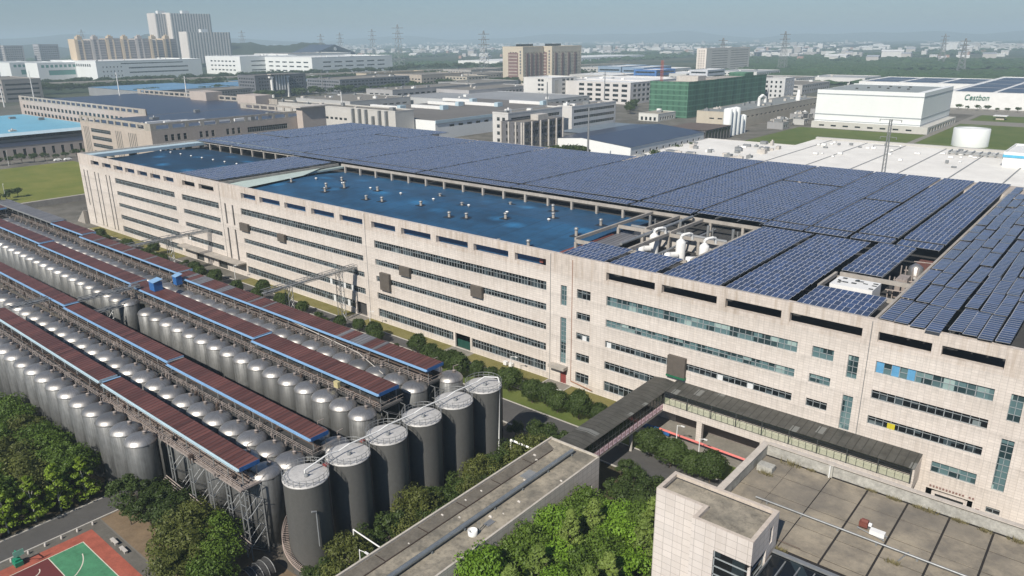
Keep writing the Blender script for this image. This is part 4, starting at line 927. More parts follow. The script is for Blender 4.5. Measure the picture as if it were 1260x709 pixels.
window(fbk, (-28.8, 62.9), (1, 0), (0, -1), (2.6, 6.6, 1, 19.2), .3, 4, GLASSB, FRAME, .12, [i/18 for i in range(1, 18)])
window(fbk, (-22.2, 62.9), (0, 1), (1, 0), (0.02, 4.0, 1, 18.9), .3, 4, GLASSB, FRAME, .12, [i/18 for i in range(1, 18)])

tr = thing('terrace_building', 'building with wide roof terrace divided by dark joints, lower right', 'building', (-5, 78, 0))
tx0, tx1, ty0, ty1, tz = -30.6, 40, 69.9, 87.4, 17.5
m = MB(); m.quad((tx0, ty1, 0), (tx0, ty0, 0), (tx0, ty0, tz), (tx0, ty1, tz)); facade(m, (tx1, ty1), (-1, 0), (0, 1), tx1-tx0, 0, tz, [(u, u+3, c, c+2) for u in range(3, 66, 6) for c in (2, 6.5, 11)], .3)
m.quad((tx1, 56, 0), (tx1, ty1, 0), (tx1, ty1, tz), (tx1, 56, tz))
facade(m, (-21.9, 56), (1, 0), (0, -1), tx1+21.9, 0, tz-.6, [(.3+k*2.0, 2.1+k*2.0, 1, tz-.9) for k in range(30)], .2); m.quad((-21.9, 62.8, 0), (-21.9, 56, 0), (-21.9, 56, tz-.6), (-21.9, 62.8, tz-.6)); m.build('wall', WALLN, tr)
for k in range(30): window(tr, (-21.9, 56), (1, 0), (0, -1), (.3+k*2.0, 2.1+k*2.0, 1, tz-.9), .2, 1.8, GLASSB, FRAME, .1, [.25, .5, .75])
def slabmat():
    g = G('terrace_slab'); n = g.noise(g.pos(.35, .35, 1), 1, 6, .7); n2 = g.noise(g.pos(.12, .16, 1), 1, 3, .5); n3 = g.noise(g.pos(2.5, 2.5, 1), 1, 5, .7)
    c = g.mix(g.ramp(n, [(.36, 0.0), (.62, 1.0)]), (.19, .168, .135), (.335, .29, .22)); c = g.mix(g.math('MULTIPLY', g.ramp(n2, [(.42, .0), (.62, 1.0)]), .6), c, (.15, .138, .12)); c = g.mix(g.math('MULTIPLY', g.ramp(n3, [(.55, .0), (.75, 1.0)]), .4), c, (.10, .09, .08)); g.bump(n3, .2, .03); return g.fin(c, .9, 0, .2)
SLAB = slabmat()
m = MB(); m.quad((tx0, 68.0, tz-.05), (tx1, 68.0, tz-.05), (tx1, ty1, tz-.05), (tx0, ty1, tz-.05)); m.build('roof', plain('joint_tar', (.025, .022, .02), .8, 0, .3, 1), tr)
jx = [-30.3, -26.6, -22.1, -17.75, -13.35, -9.0, -4.7, -.3, 4.1, 8.5, 12.9, 17.3, 21.7, 26.1, 30.5, 34.9, 39.9]; jy = [69.8, 70.9, 75.0, 79.1, 83.3, 87.1]
for i in range(len(jx)-1):
    for j in range(len(jy)-1):
        gx = .11 if i % 1 == 0 else .05; fade = (i*7+j*3) % 5 == 0
        a, b, c, d = jx[i]+gx, jx[i+1]-gx, jy[j]+.07, jy[j+1]-.07
        if i < 2: a, b = jx[i]+.02, jx[i+1]-.02
        m = MB(); m.box(a, b, c, d, tz-.045, tz+rnd.uniform(0, .02)); m.build('paving_slab', SLAB, tr)
OLDP = plain('peeling_parapet', (.40, .39, .35), .8, 0, .5, .8)
m = MB(); m.box(-31.1, -30.35, 74.0, 88.0, tz-1, tz+1.35); m.box(-30.34, -22.6, 87.4, 88.0, tz-1, tz+1.35); m.box(-22.59, -22.0, 87.1, 88.3, tz-1, tz+1.5); m.box(-21.99, 40, 87.4, 88.0, tz-1, tz+1.3); m.build('parapet', OLDP, tr)
m = MB(); m.box(-31.15, -30.3, 74.0, 88.05, tz+1.352, tz+1.45); m.box(-30.29, 40, 87.35, 88.06, tz+1.50, tz+1.60); m.build('coping', plain('coping_stone', (.52, .47, .41), .8, 0, .25, 1.2), tr)
m = MB(); m.add([(-22.0, 66.6, tz-.25), (20, 66.6, tz-.25), (20, 68.6, tz+.30), (-22.0, 68.6, tz+.30), (-22.0, 56, tz-.5), (20, 56, tz-.5)], [(0, 1, 2, 3), (4, 5, 1, 0)]); m.build('glass_roof', GLASSB, tr)
m = MB(); m.box(-22, 20, 68.2, 68.7, tz+.31, tz+.5)
for k in range(28): m.box(-22+k*1.5, -21.88+k*1.5, 60, 68.2, tz-.2, tz+.36 if k < 0 else tz+.12)
m.build('glazing_bar', GALV, tr)
m = MB(); m.tube((-27.4, 76.8, tz+.35), (40, 76.8, tz+.35), .12, 8)
for k in range(16): m.box(-26+k*4-.1, -26+k*4+.1, 76.6, 77, tz+.0, tz+.22)
m.build('terrace_pipe', GALV, None, 'long thin pipe on low supports crossing the roof terrace', 'pipe')
un = thing('pump_unit', 'rusty motor and white box on a frame in the terrace middle', 'pump unit', (-15, 78.6, tz+.03))
m = MB(); m.box(-16.4, -15.5, 78.6, 79.2, tz+.35, tz+.95); m.tube((-16.2, 78.9, tz+1.0), (-15.5, 78.9, tz+1.0), .28, 10); m.build('motor', plain('rust_red', (.17, .055, .04), .7, 0, .3, 3), un)
m = MB(); m.box(-15.1, -13.6, 77.9, 78.6, tz+.3, tz+.8); m.tube((-15.4, 78.7, tz+.9), (-15.1, 78.7, tz+.9), .25, 10); m.build('casing', WHITE, un)
m = MB(); m.bar((-16.5, 78.5, tz+.2), (-13.5, 77.8, tz+.2), .1); m.bar((-16.5, 79.3, tz+.2), (-13.4, 78.7, tz+.2), .1)
for x, y in ((-16.4, 78.6), (-13.6, 77.9), (-16.4, 79.2), (-13.5, 78.6)): m.bar((x, y, tz), (x, y, tz+.25), .1)
m.build('frame', GREYP, un)
m = MB(); m.box(-29.9, -28.0, 83.0, 84.3, tz, tz+.8); m.build('planter', OLDP, None, 'weathered concrete planter at the far left terrace corner', 'planter')
m = MB(); m.tube((-22.3, 86.9, tz+.02), (-22.3, 86.9, tz+1.6), .09, 8); m.build('white_vent_pipe', WHITE, None, 'white upright pipe against the terrace parapet', 'pipe')
m = MB(); m.bar((-26, 72, tz+.1), (-22.6, 70.8, tz+.15), .08); m.bar((-27, 71, tz+.1), (-20, 70.9, tz+.12), .08); m.build('scrap_rail', RUST, None, 'rusty scrap rails lying at the near left terrace corner', 'scrap')
m = MB(); m.bar((-11.6, 75.0, tz+.1), (-11.0, 77.5, tz+.15), .1); m.build('loose_pipe', GALV, None, 'short loose pipe beside the dry weed clump on the terrace', 'pipe')
# ------------------------------------------------------------------ vegetation
nr = np.random.default_rng(5)
def leaf_mesh(name, mt, rx, rz, cz, n_cl, per, leaf, kind='round', seed=1, crr=.34):
    """crown of many small leaf faces gathered in clumps; kind round, cone or spread"""
    g_ = np.random.default_rng(seed); V = []
    for i in range(n_cl):
        if kind == 'cone':
            t = (i+.5)/n_cl; z = cz-rz+2*rz*t; rr = rx*(1-t)**.6*(.35+.75*g_.random()); a = i*2.4+g_.random(); c = np.array([rr*math.cos(a), rr*math.sin(a), z-.25*rr]); r = rx*crr*(1.1-.6*t)*(.6+.8*g_.random()); sq = .5
        else:
            d = g_.normal(size=3); d /= np.linalg.norm(d); d[2] = abs(d[2])*.95-.25*(g_.random()); s = .45+.55*g_.random()**.8; 
            if kind == 'spread': s *= .85+.5*g_.random()
            c = np.array([d[0]*rx*s, d[1]*rx*s, cz+d[2]*rz*s]); r = rx*crr*(.5+.9*g_.random()); sq = .75
        n = g_.normal(size=(per, 3)); n /= np.linalg.norm(n, axis=1)[:, None]
        rad_ = r*(.72+.36*g_.random(per))[:, None]; P_ = c+n*rad_*np.array([1, 1, sq])
        nn = n+g_.normal(size=(per, 3))*.55; nn[:, 2] += .35; nn /= np.linalg.norm(nn, axis=1)[:, None]
        a_ = np.cross(nn, g_.normal(size=(per, 3))); a_ /= np.linalg.norm(a_, axis=1)[:, None]; b_ = np.cross(nn, a_)
        s_ = (leaf*(.6+.8*g_.random(per)))[:, None]
        V.append(np.stack([P_-a_*s_, P_-b_*s_*.55, P_+a_*s_, P_+b_*s_*.55], 1).reshape(-1, 3))
    V = np.concatenate(V); F = np.arange(len(V)).reshape(-1, 4)
    me = bpy.data.meshes.new(name); me.from_pydata(V.tolist(), [], F.tolist()); me.materials.append(mt); me.update(); return me
def trunk_mesh(h, r, mt, limbs=5, spread=1.5, seed=0, top=None):
    g_ = random.Random(seed); m = MB(); m.tube((0, 0, -.05), (.1, 0, h*.55), r, 7, 0, r*.7); m.tube((.1, 0, h*.55), (0, .1, h*.9), r*.7, 6, 0, r*.25)
    for i in range(limbs):
        a = i*2.4+g_.random(); z = h*(.35+.4*g_.random()); m.tube((.05, 0, z), (spread*math.cos(a), spread*math.sin(a), z+h*.28), r*.42, 5, 0, r*.12)
    me = bpy.data.meshes.new('trunk'); me.from_pydata([tuple(v) for v in m.v], [], m.f); me.materials.append(mt); me.update(); return me
KIND = {}
def ball_mesh(mt, seed):
    g_ = np.random.default_rng(seed); n = 5200; d = g_.normal(size=(n, 3)); d /= np.linalg.norm(d, axis=1)[:, None]; d[:, 2] = np.where(d[:, 2] < -.55, -d[:, 2], d[:, 2])
    bump = np.array([1+.30*mnoise.noise(Vector((a[0]*2.1+seed, a[1]*2.1, a[2]*2.1)))+.14*mnoise.noise(Vector((a[0]*6, a[1]*6+seed, a[2]*6))) for a in d])[:, None]
    P_ = d*bump*(.78+.28*g_.random(n))[:, None]*np.array([2.2, 2.2, 1.95])+np.array([0, 0, 2.75]); nn = d+g_.normal(size=(n, 3))*.5; nn /= np.linalg.norm(nn, axis=1)[:, None]
    a_ = np.cross(nn, g_.normal(size=(n, 3))); a_ /= np.linalg.norm(a_, axis=1)[:, None]; b_ = np.cross(nn, a_); s_ = (.16*(.6+.8*g_.random(n)))[:, None]
    V = np.stack([P_-a_*s_, P_-b_*s_*.6, P_+a_*s_, P_+b_*s_*.6], 1).reshape(-1, 3); me = bpy.data.meshes.new('ball_crown'); me.from_pydata(V.tolist(), [], np.arange(len(V)).reshape(-1, 4).tolist()); me.materials.append(mt); return me
def defkind(k, leaf, variants, trunk, args, th=5, tr_=.16, tm=TRUNK, spread=1.5):
    KIND[k] = [(leaf_mesh(k+'_crown', leaf, *args, seed=11+i*7+len(k)), trunk_mesh(th, tr_, tm, spread=spread, seed=i)) for i in range(variants)]
defkind('dark', LEAF_D, 3, None, (2.6, 2.3, 3.2, 26, 150, .17), 4)
KIND['ball'] = []
for _i in range(3): KIND['ball'].append((ball_mesh(LEAF_D, 90+_i), trunk_mesh(3, .14, TRUNK, seed=_i)))
defkind('olive', LEAF_O, 2, None, (3.4, 2.9, 3.9, 34, 170, .17), 5)
defkind('green', LEAF_M, 3, None, (3.2, 2.9, 4.4, 34, 170, .17), 5.5)
defkind('bright', LEAF_B, 2, None, (2.9, 2.8, 4.6, 32, 160, .17), 6)
defkind('conifer', LEAF_C, 3, None, (2.9, 4.6, 5.6, 60, 110, .18, 'cone'), 9, .18)
defkind('young', LEAF_Y, 2, None, (2.1, 3.3, 4.6, 34, 90, .17, 'cone'), 6, .11, TRUNKW, 1.2)
defkind('shrub', LEAF_D, 2, None, (1.7, 1.2, 1.2, 16, 100, .14), 1.6, .08)
defkind('far', LEAF_D, 2, None, (3.4, 3.0, 3.6, 14, 40, .45), 4.5, .2)
defkind('farpoplar', LEAF_D, 1, None, (1.8, 5.2, 5.8, 14, 40, .42, 'cone'), 8, .2)
CATN = dict(ball='tree', dark='tree', olive='tree', green='tree', bright='tree', conifer='conifer', young='young tree', shrub='shrub', far='tree', farpoplar='tree')
def tree(k, x, y, lab, s=1.0, grp=None, z=0, sz=None):
    nm = {'conifer': 'conifer_tree', 'shrub': 'shrub', 'young': 'young_tree'}.get(k, 'tree')
    t = thing(nm, lab, CATN[k], (x, y, z), grp); c, tk = rnd.choice(KIND[k])
    a = bpy.data.objects.new('crown' if k != 'shrub' else 'foliage', c); b = bpy.data.objects.new('trunk' if k != 'shrub' else 'stem', tk)
    for o in (a, b): col.objects.link(o); o.parent = t
    t.rotation_euler = (0, 0, rnd.uniform(0, 6.28)); q = s*rnd.uniform(.93, 1.07); t.scale = (q, q, (sz or s)*rnd.uniform(.93, 1.07)); return t
# yellow-green young trees along the side road, and the denser wood behind them
for i, y in enumerate((24.3, 28.0, 31.6, 35.4, 20.5)): tree('young', -118.9, y, 'yellow-green young tree with whitewashed trunk by the side road, %s from its corner' % nth((5-i) if i < 4 else 6), 1.0, 'young trees beside the side road')
k = 0
for x in (-123, -127.5, -132, -137, -142, -147.5, -153):
    for y in (14, 19.5, 25, 30, 35.4):
        if x < -140 and y < 19: continue
        k += 1; tree(['green', 'green', 'olive', 'bright', 'green'][(k*3) % 5], x+rnd.uniform(-1, 1), y+rnd.uniform(-1.0, .6), 'leafy tree in the roadside wood at the left, %s counting from the road' % nth(k), rnd.uniform(.98, 1.12), 'trees of the wood by the front silos')
for i, (x, y, s, kd) in enumerate([(-110.0, 38.9, 1.15, 'dark'), (-106.2, 40.8, 1.15, 'dark'), (-103.4, 38.4, 1.0, 'dark'), (-101.2, 41.0, 1.2, 'dark'), (-97.6, 39.4, 1.05, 'dark'), (-94.6, 41.2, 1.0, 'olive'), (-91.6, 37.8, 1.15, 'olive'), (-88.2, 40.6, 1.05, 'green'), (-88.0, 36.2, 1.2, 'olive'), (-84.4, 38.0, 1.05, 'green'), (-84.8, 33.6, 1.1, 'olive'), (-80.8, 35.6, 1.0, 'green'), (-106.8, 36.9, .7, 'dark')]):
    tree(kd, x, y, '%s bushy tree between the court and the trestles, %s from the left' % ({'dark': 'dark', 'olive': 'olive brown', 'green': 'mid green'}[kd], nth(i+1)), s, 'trees in front of the trestle gantry')
for i in range(20):
    y = 46+(i//2)*4.3; x = (-71.6 if i % 2 else -67.8)+rnd.uniform(-.6, .6)
    tree('dark' if i % 3 else 'olive', x, y, 'dark rounded tree between grey tanks and low building, %s from the front' % nth(i+1), rnd.uniform(.9, 1.1), 'trees between the grey tanks and low building')
for i, (x, y, s) in enumerate([(-70.5, 92.6, 1.0), (-66.5, 91.6, 1.05), (-73.5, 94.3, .85), (-67.8, 95.0, .8), (-70.8, 88.6, .9), (-78.5, 93.8, .6)]):
    tree('dark', x, y, 'dark tree south of the main road near the footbridge, %s of a small clump' % nth(i+1), s, 'clump beside the low building end')
xs = [(-115.2, 107.5, .95), (-111.5, 106.2, 1.0), (-108.0, 107.2, 1.0), (-104.6, 106.0, 1.05), (-101.2, 108.2, .85), (-97.4, 108.6, .7), (-91.6, 107.6, 1.05), (-84.6, 106.4, 1.0), (-81.4, 107.2, .98), (-78.2, 106.2, 1.0), (-73.4, 106.6, 1.12), (-69.3, 107.4, .85)]
for i, (x, y, s) in enumerate(xs): tree('ball', x, y, 'round dark tree on the verge before the factory, %s from the left' % nth(i+1), s, 'round trees on the factory verge')
for i, (x, y, s) in enumerate([(-56.0, 103.4, 1.1), (-51.6, 102.6, 1.12), (-47.4, 102.2, .95), (-44.4, 102.4, 1.1), (-38.6, 103.6, .7)]): tree('ball', x, y, 'round green tree right of the footbridge, %s from the bridge' % nth(i+1), s, 'round trees right of the footbridge')
k = 0
for i in range(31):                       # irregular hedge trees along the factory, left part
    x = -120-i*5.6+rnd.uniform(-1.5, 1.5); y = 106.8+rnd.uniform(-1.6, 2.2)+(0 if i % 4 else 2.5); k += 1
    tree('ball' if rnd.random() < .6 else 'shrub', x, y, 'dark evergreen on the kerb below the facade, %s going left from the lattice tower' % nth(k), rnd.uniform(.7, .9) if i % 3 else .95, 'evergreens along the left facade road')
for i in range(16):
    x = -112-i*11.5; tree('shrub', x+rnd.uniform(-2, 2), 101.5 if i % 2 else 95.2, 'low dark shrub beside the rear gantry, %s from the right' % nth(i+1), rnd.uniform(.8, 1.3), 'low shrubs behind the rear gantry')
k = 0
for j, y in enumerate((43.5, 48, 52.5, 57, 61.5, 66, 70.5, 75, 79.5)):
    for i, x in enumerate((-52.3, -48.4, -44.6, -40.8, -37.2)):
        if (x > -39 and y > 60): continue
        k += 1; kd = 'bright' if (i+j) % 3 == 0 or y < 50 else ('conifer' if (i+j*2) % 2 else 'green')
        tree(kd, x+rnd.uniform(-.8, .8), y+rnd.uniform(-1, 1), '%s tree of the central grove, %s counting from its near end' % ({'bright': 'bright green leafy', 'conifer': 'feathery pale green', 'green': 'mid green leafy'}[kd], nth(k)), 1.0 if kd == 'conifer' else 1.05, 'trees of the central grove', sz=.98 if kd == 'conifer' else None)
for i, (x, y, s) in enumerate([(-52.0, 86.0, 1.0), (-48.0, 85.0, 1.15), (-43.6, 84.6, 1.1), (-51.8, 91.0, .9), (-47.5, 90.6, 1.05), (-43.0, 90.4, .95), (-39.5, 86.0, 1.0), (-39.0, 81.0, 1.0), (-37.0, 76.5, 1.0), (-38.6, 91.6, .8), (-55.0, 94.2, .7), (-36.5, 71.8, .95)]):
    tree('dark', x, y, 'shaded dark tree north of the grove, %s from the low building' % nth(i+1), s, 'dark trees behind the central grove')
tree('bright', -53.0, 56.2, 'bright green tree overhanging the roof edge of the low building', 1.05, sz=1.35)
# weeds on the terrace
for i, (x, y, s) in enumerate([(-27.0, 86.7, 1.2), (-28.6, 82.6, .8), (-24.5, 87.0, .5), (-14.8, 86.9, .7), (-11.0, 86.8, .8), (-12.2, 86.9, .6), (-8, 86.9, .7), (-5.5, 86.7, .6), (-2.5, 86.8, .8), (-11.8, 74.7, .7), (-17.4, 87.0, .5), (-21.5, 69.4, .6)]):
    g_ = np.random.default_rng(i+50); m = MB()
    for q in range(90):
        a = g_.random()*6.28; r_ = g_.random()*.7*s; h = (.2+.6*g_.random())*s; px_, py_ = x+r_*math.cos(a)*1.6, y+r_*math.sin(a)*.5; w_2 = .04
        m.add([(px_-w_2, py_, tz), (px_+w_2, py_, tz), (px_+.25*math.cos(a), py_+.2*math.sin(a), tz+h)], [(0, 1, 2)])
    m.build('weed_clump', plain('dry_weed', (.155, .135, .065), .9, 0, .4, 3) if 'dry_weed' not in MATS and not bpy.data.materials.get('dry_weed') else bpy.data.materials['dry_weed'], None, 'dry weed clump on the roof terrace, %s in a walk from the far left corner' % nth(i+1), 'weeds', 'weeds on the roof terrace')
# ------------------------------------------------------------------ lamp posts, boxes
def lamp(x, y, h, lab, grp=None, arm=1.2, dirx=1):
    t = thing('street_lamp', lab, 'street lamp', (x, y, 0), grp)
    m = MB(); m.tube((x, y, 0), (x, y, h), .11, 8, 0, .07); m.bar((x, y, h-.1), (x+arm*dirx, y, h+.15), .07); m.build('pole', WHITE, t)
    m = MB(); m.box(x+arm*dirx-.1 if dirx > 0 else x+arm*dirx-.6, x+arm*dirx+.6 if dirx > 0 else x+arm*dirx+.1, y-.12, y+.12, h+.08, h+.22); m.build('lamp_head', WHITE, t)
lamp(-142, 112.9, 4.6, 'thin white street lamp below the facade left of the double doorway'); lamp(-95.8, 113.2, 4.8, 'thin white street lamp on the lawn kerb behind the tanks')
lamp(-80.6, 108.5, 3.5, 'short white street lamp among verge trees left of the footbridge'); lamp(-67.8, 49.5, 7.0, 'white street lamp rising above the shrubs beside grey tanks')
lamp(-54.0, 109.0, 4.4, 'white street lamp under the footbridge corner', arm=.8); lamp(-49.0, 107.6, 4.2, 'white street lamp before the corridor column', arm=.8)
lamp(-39.2, 96.2, 4.6, 'short white post with red band by the front block', arm=.2); lamp(-205, 112.9, 4.8, 'white street lamp near the truck bays at the facade', arm=.8)
m = MB(); m.box(-101.0, -100.1, 116.6, 117.3, .2, 1.0); m.box(-99.4, -98.5, 116.6, 117.3, .2, 1.0); m.build('air_conditioner', WHITE, None, 'pair of white outdoor air units at the wall foot', 'air conditioner')
m = MB(); m.bar((-58.5, 111, 1.3), (-40, 110.6, 1.3), .35); m.build('red_barrier', plain('salmon_red', (.6, .16, .14), .6), None, 'long salmon red barrier rail under the corridor', 'barrier')
m = MB(); m.box(-62, -56.5, 110.9, 111.3, .5, 1.3); m.build('blue_barrier', BLUES, None, 'blue barrier piece at the end of the red rail', 'barrier')
# lawn wall, conveyor stair at the far left end
t = thing('retaining_wall', 'long grey pipe rack wall between meadow and silo farm', 'wall', (-380, 112, 0)); m = MB(); m.box(-374, -372, 108, 150, 0, 2.6); m.box(-374, -322, 148, 150, 0, 2.4); m.build('wall', CONC, t)
t = thing('outside_stair', 'concrete outside stair at the far left foot of the factory', 'stair', (-324, 117, 0)); m = MB()
for k in range(14): m.box(-321.6-k*.5-.5, -321.6-k*.5, 116, 119, 0, 5.2-k*.36)
m.build('steps', CONC, t)
m = MB(); m.bar((-321.6, 116, 6.1), (-328.6, 116, 1.2), .12); m.bar((-321.6, 119, 6.1), (-328.6, 119, 1.2), .12); m.build('handrail', GALV, t)
# ------------------------------------------------------------------ buildings beyond
bmats = {}
def bm_(c, rough=.75, var=.15, streak=True):
    k = tuple(round(x, 3) for x in c)
    if k not in bmats: bmats[k] = plain('render_%d' % len(bmats), c, rough, 0, var, .08, streak)
    return bmats[k]
def bld(lab, x0, x1, y0, y1, H, c, s=None, e=None, roof=None, par=.7, cat='building', name='building', glass=None, detail=False, inset=.25, grp=None, step=1.4, clutter=0, over=0):
    """s/e: window plan for south and east faces: list of (kind, storeys, sill, head, a, b) ; kind 'ribbon' or width of punched windows"""
    t = thing(name, lab, cat, ((x0+x1)/2, (y0+y1)/2, 0), grp); W = c if isinstance(c, bpy.types.Material) else bm_(c); m = MB()
    def plan(L, pl):
        hs = []
        for (kind, n, z0, zs, hh, a, b) in pl or []:
            a, b = (a, b) if b > 0 else (a, L+b)
            for j in range(n):
                z = z0+j*zs
                if z+hh > H-.2: continue
                if kind == 'r': hs.append((a, b, z, z+hh))
                else:
                    w, gap = kind; k = int((b-a+gap)/(w+gap)); o = a+((b-a)-(k*(w+gap)-gap))/2
                    hs += [(o+i*(w+gap), o+i*(w+gap)+w, z, z+hh) for i in range(k)]
        return hs
    hs, he = plan(x1-x0, s), plan(y1-y0, e)
    facade(m, (x0, y0), (1, 0), (0, -1), x1-x0, 0, H, hs, inset); facade(m, (x1, y0), (0, 1), (1, 0), y1-y0, 0, H, he, inset)
    m.quad((x1, y1, 0), (x0, y1, 0), (x0, y1, H), (x1, y1, H)); m.quad((x0, y1, 0), (x0, y0, 0), (x0, y0, H), (x0, y1, H)); m.build('wall', W, t)
    if par:
        m = MB(); q = min(.4, (x1-x0)/10); m.box(x0-.1, x1+.1, y0-.1, y0+q, H+.002, H+par); m.box(x0-.1, x1+.1, y1-q, y1+.1, H+.002, H+par); m.box(x0-.1, x0+q, y0+q, y1-q, H+.003, H+par); m.box(x1-q, x1+.1, y0+q, y1-q, H+.003, H+par); m.build('parapet', W, t)
    m = MB(); m.quad((x0-over, y0-over, H), (x1+over, y0-over, H), (x1+over, y1+over, H), (x0-over, y1+over, H)); m.build('roof', roof or ROOFG, t)
    for P_, du, n, hh in (((x0, y0), (1, 0), (0, -1), hs), ((x1, y0), (0, 1), (1, 0), he)):
        rest = []
        for i, h in enumerate(hh):
            if i < 48: window(t, P_, du, n, h, inset*.8, step, glass or GLASSB, FRAME, .1, .6, detail)
            else: rest.append(h)
        if rest:
            g2 = MB()
            for (a, b, c_, d) in rest: g2.quad((P_[0]+du[0]*a-n[0]*inset*.8, P_[1]+du[1]*a-n[1]*inset*.8, c_), (P_[0]+du[0]*b-n[0]*inset*.8, P_[1]+du[1]*b-n[1]*inset*.8, c_), (P_[0]+du[0]*b-n[0]*inset*.8, P_[1]+du[1]*b-n[1]*inset*.8, d), (P_[0]+du[0]*a-n[0]*inset*.8, P_[1]+du[1]*a-n[1]*inset*.8, d))
            o = g2.build('small_windows', glass or GLASSB, t); o['kind'] = 'stuff'
    rr = random.Random(int(x0*3+y0))
    for k in range(clutter):
        w, d, h = rr.uniform(1.5, 5), rr.uniform(1.5, 4), rr.uniform(.8, 2.6); x, y = rr.uniform(x0+2, max(x0+2.1, x1-w-2)), rr.uniform(y0+2, max(y0+2.1, y1-d-2))
        m = MB(); m.box(x, x+w, y, y+d, H+.01, H+h)
        if k % 3 == 0: m.lathe(x+w/2, y+d/2, [(.5, H+h), (.5, H+h+.8), (0, H+h+.9)], 8)
        m.build('roof_unit', rr.choice([WHITE, GALV, CONC2, GREYP]), t)
    return t
def cutbox(t, nm, x0, x1, y0, y1, z0, z1, mt, lab=None): return MB().box(x0, x1, y0, y1, z0, z1).build(nm, mt, t, lab)
BW, BT, BC, BG_ = (.62, .63, .62), (.44, .385, .345), (.50, .42, .31), (.24, .245, .25)
SOLARF = plain('far_solar_field', (.045, .055, .085), .35, 0, .25, .05, False, .5)
# fin factory to the left of the main one
ft = bld('pink-tiled factory with open parapet and solar roof behind the main factory', -492, -402.4, 185.2, 292, 24.5, tile('fin_tile', (.46, .40, .355), 1.2, .6, .8, .03, .35), [('r', 5, 2, 4.3, 2.2, 14, 40), ((.8, 1.3), 1, 2, 1, 20, 3, 12), ((.8, 1.3), 1, 2, 1, 20, 46, 54), ((.8, 1.3), 1, 2, 1, 20, 62, 72)],
        [((1.8, 1.7), 4, 3, 5.2, 3.4, 6, 20), ((1.8, 1.7), 4, 3, 5.2, 3.4, 26, 36), ((1.8, 1.7), 4, 3, 5.2, 3.4, 42, 52), ('r', 4, 3, 5.2, 3.0, 56, -24)], SOLARF, 0, 'factory', 'factory_building', detail=True, clutter=5)
m = MB()
for (P_, du, n, L) in (((-492, 185.2), (1, 0), (0, -1), 89.6), ((-402.4, 185.2), (0, 1), (1, 0), 106.8), ((-402.4, 292), (-1, 0), (0, 1), 89.6)):
    ho = [(u+1, u+8, 25.2, 27.2) for u in np.arange(2, L-9, 9.0)]
    facade(m, P_, du, n, L, 24.5, 28.3, ho, .6); e = (P_[0]+du[0]*L-n[0]*.6, P_[1]+du[1]*L-n[1]*.6); facade(m, e, (-du[0], -du[1]), (-n[0], -n[1]), L, 24.5, 28.3, [(L-b, L-a, c, d) for a, b, c, d in ho], 0)
    m.add([(P_[0], P_[1], 28.3), (P_[0]+du[0]*L, P_[1]+du[1]*L, 28.3), (e[0], e[1], 28.3), (P_[0]-n[0]*.6, P_[1]-n[1]*.6, 28.3)], [(0, 1, 2, 3)])
m.build('parapet', CONC, ft)
cutbox(ft, 'stair_tower', -402, -396, 275, 292, 0, 30.5, bm_(BT)); cutbox(ft, 'tower_roof', -403.5, -394.5, 273, 293.5, 30.51, 31.2, CONC2)
for k in range(6): cutbox(ft, 'skylight', -440+k*5, -438+k*5, 200+8*k, 214+8*k, 24.52, 25.9, WHITE)
wg = bld('long wing of pink-tiled factory with dark solar roof beyond the meadow', -715, -494, 226, 322, 24.5, bm_((.43, .375, .34)), [((4, 3), 4, 4, 5, 2.6, 5, -5)], None, SOLARF, 0, 'factory', 'factory_building')
m = MB()
for y in (226, 322.6):
    ho = [(u, u+6.5, 25.3, 27.3) for u in np.arange(6, 210, 9.0)]
    facade(m, (-715, y), (1, 0), (0, -1), 221, 24.5, 28.3, ho, .6); facade(m, (-494, y+.6), (-1, 0), (0, 1), 221, 24.5, 28.3, [(221-b, 221-a, c, d) for a, b, c, d in ho], 0); m.quad((-715, y, 28.3), (-494, y, 28.3), (-494, y+.6, 28.3), (-715, y+.6, 28.3))
m.build('parapet', CONC, wg)
for (a, b) in ((-600, -575), (-530, -505)): cutbox(wg, 'roof_house', a, b, 312, 326, 24.5, 31, bm_(BT))
# low stepped works with the light blue roof, left edge
lw = bld('low stepped works with light blue roof at the left edge', -700, -558, 118, 222, 14.5, bm_((.45, .42, .39)), None, [('r', 1, 10.5, 4, 2.2, 4, -4)], plain('sky_blue_sheet', (.17, .42, .56), .5, 0, .15, .05), 0, 'factory', 'works_building', clutter=3)
m = MB(); m.add([(-558, 118, 14.6), (-552, 118, 13.2), (-552, 222, 13.2), (-558, 222, 14.6)], [(0, 1, 2, 3)]); m.build('eave', SKYB, lw)
m = MB(); facade(m, (-536.5, 118), (0, 1), (1, 0), 104, 0, 8.6, [(u, u+1.7, 2.0 if k % 3 else .8, 6.6) for k, u in enumerate(np.arange(4, 100, 5.5))], .3); m.quad((-536.5, 118, 0), (-558, 118, 0), (-558, 118, 8.6), (-536.5, 118, 8.6)); m.build('aisle_wall', bm_(BT), lw)
for k, u in enumerate(np.arange(4, 100, 5.5)): window(lw, (-536.5, 118), (0, 1), (1, 0), (u, u+1.7, 2.0 if k % 3 else .8, 6.6), .25, .9, GLASSB, FRAMED, .1, .5)
m = MB(); m.quad((-558, 118, 9.0), (-536.3, 118, 8.62), (-536.3, 222, 8.62), (-558, 222, 9.0)); m.build('aisle_roof', SOLARF, lw)
for i in range(14):
    tree('far', -520+rnd.uniform(-2, 2), 128+i*6.2, 'dark tree before the stepped works beyond the meadow, %s from the left' % nth(i+1), rnd.uniform(.55, .95), 'trees beyond the meadow')
for i in range(9): tree('far', -402+rnd.uniform(-4, 4), 92+i*3.4, 'dark tree at the near left corner of the meadow, %s from the front' % nth(i+1), rnd.uniform(.6, .9), 'trees near the meadow corner')
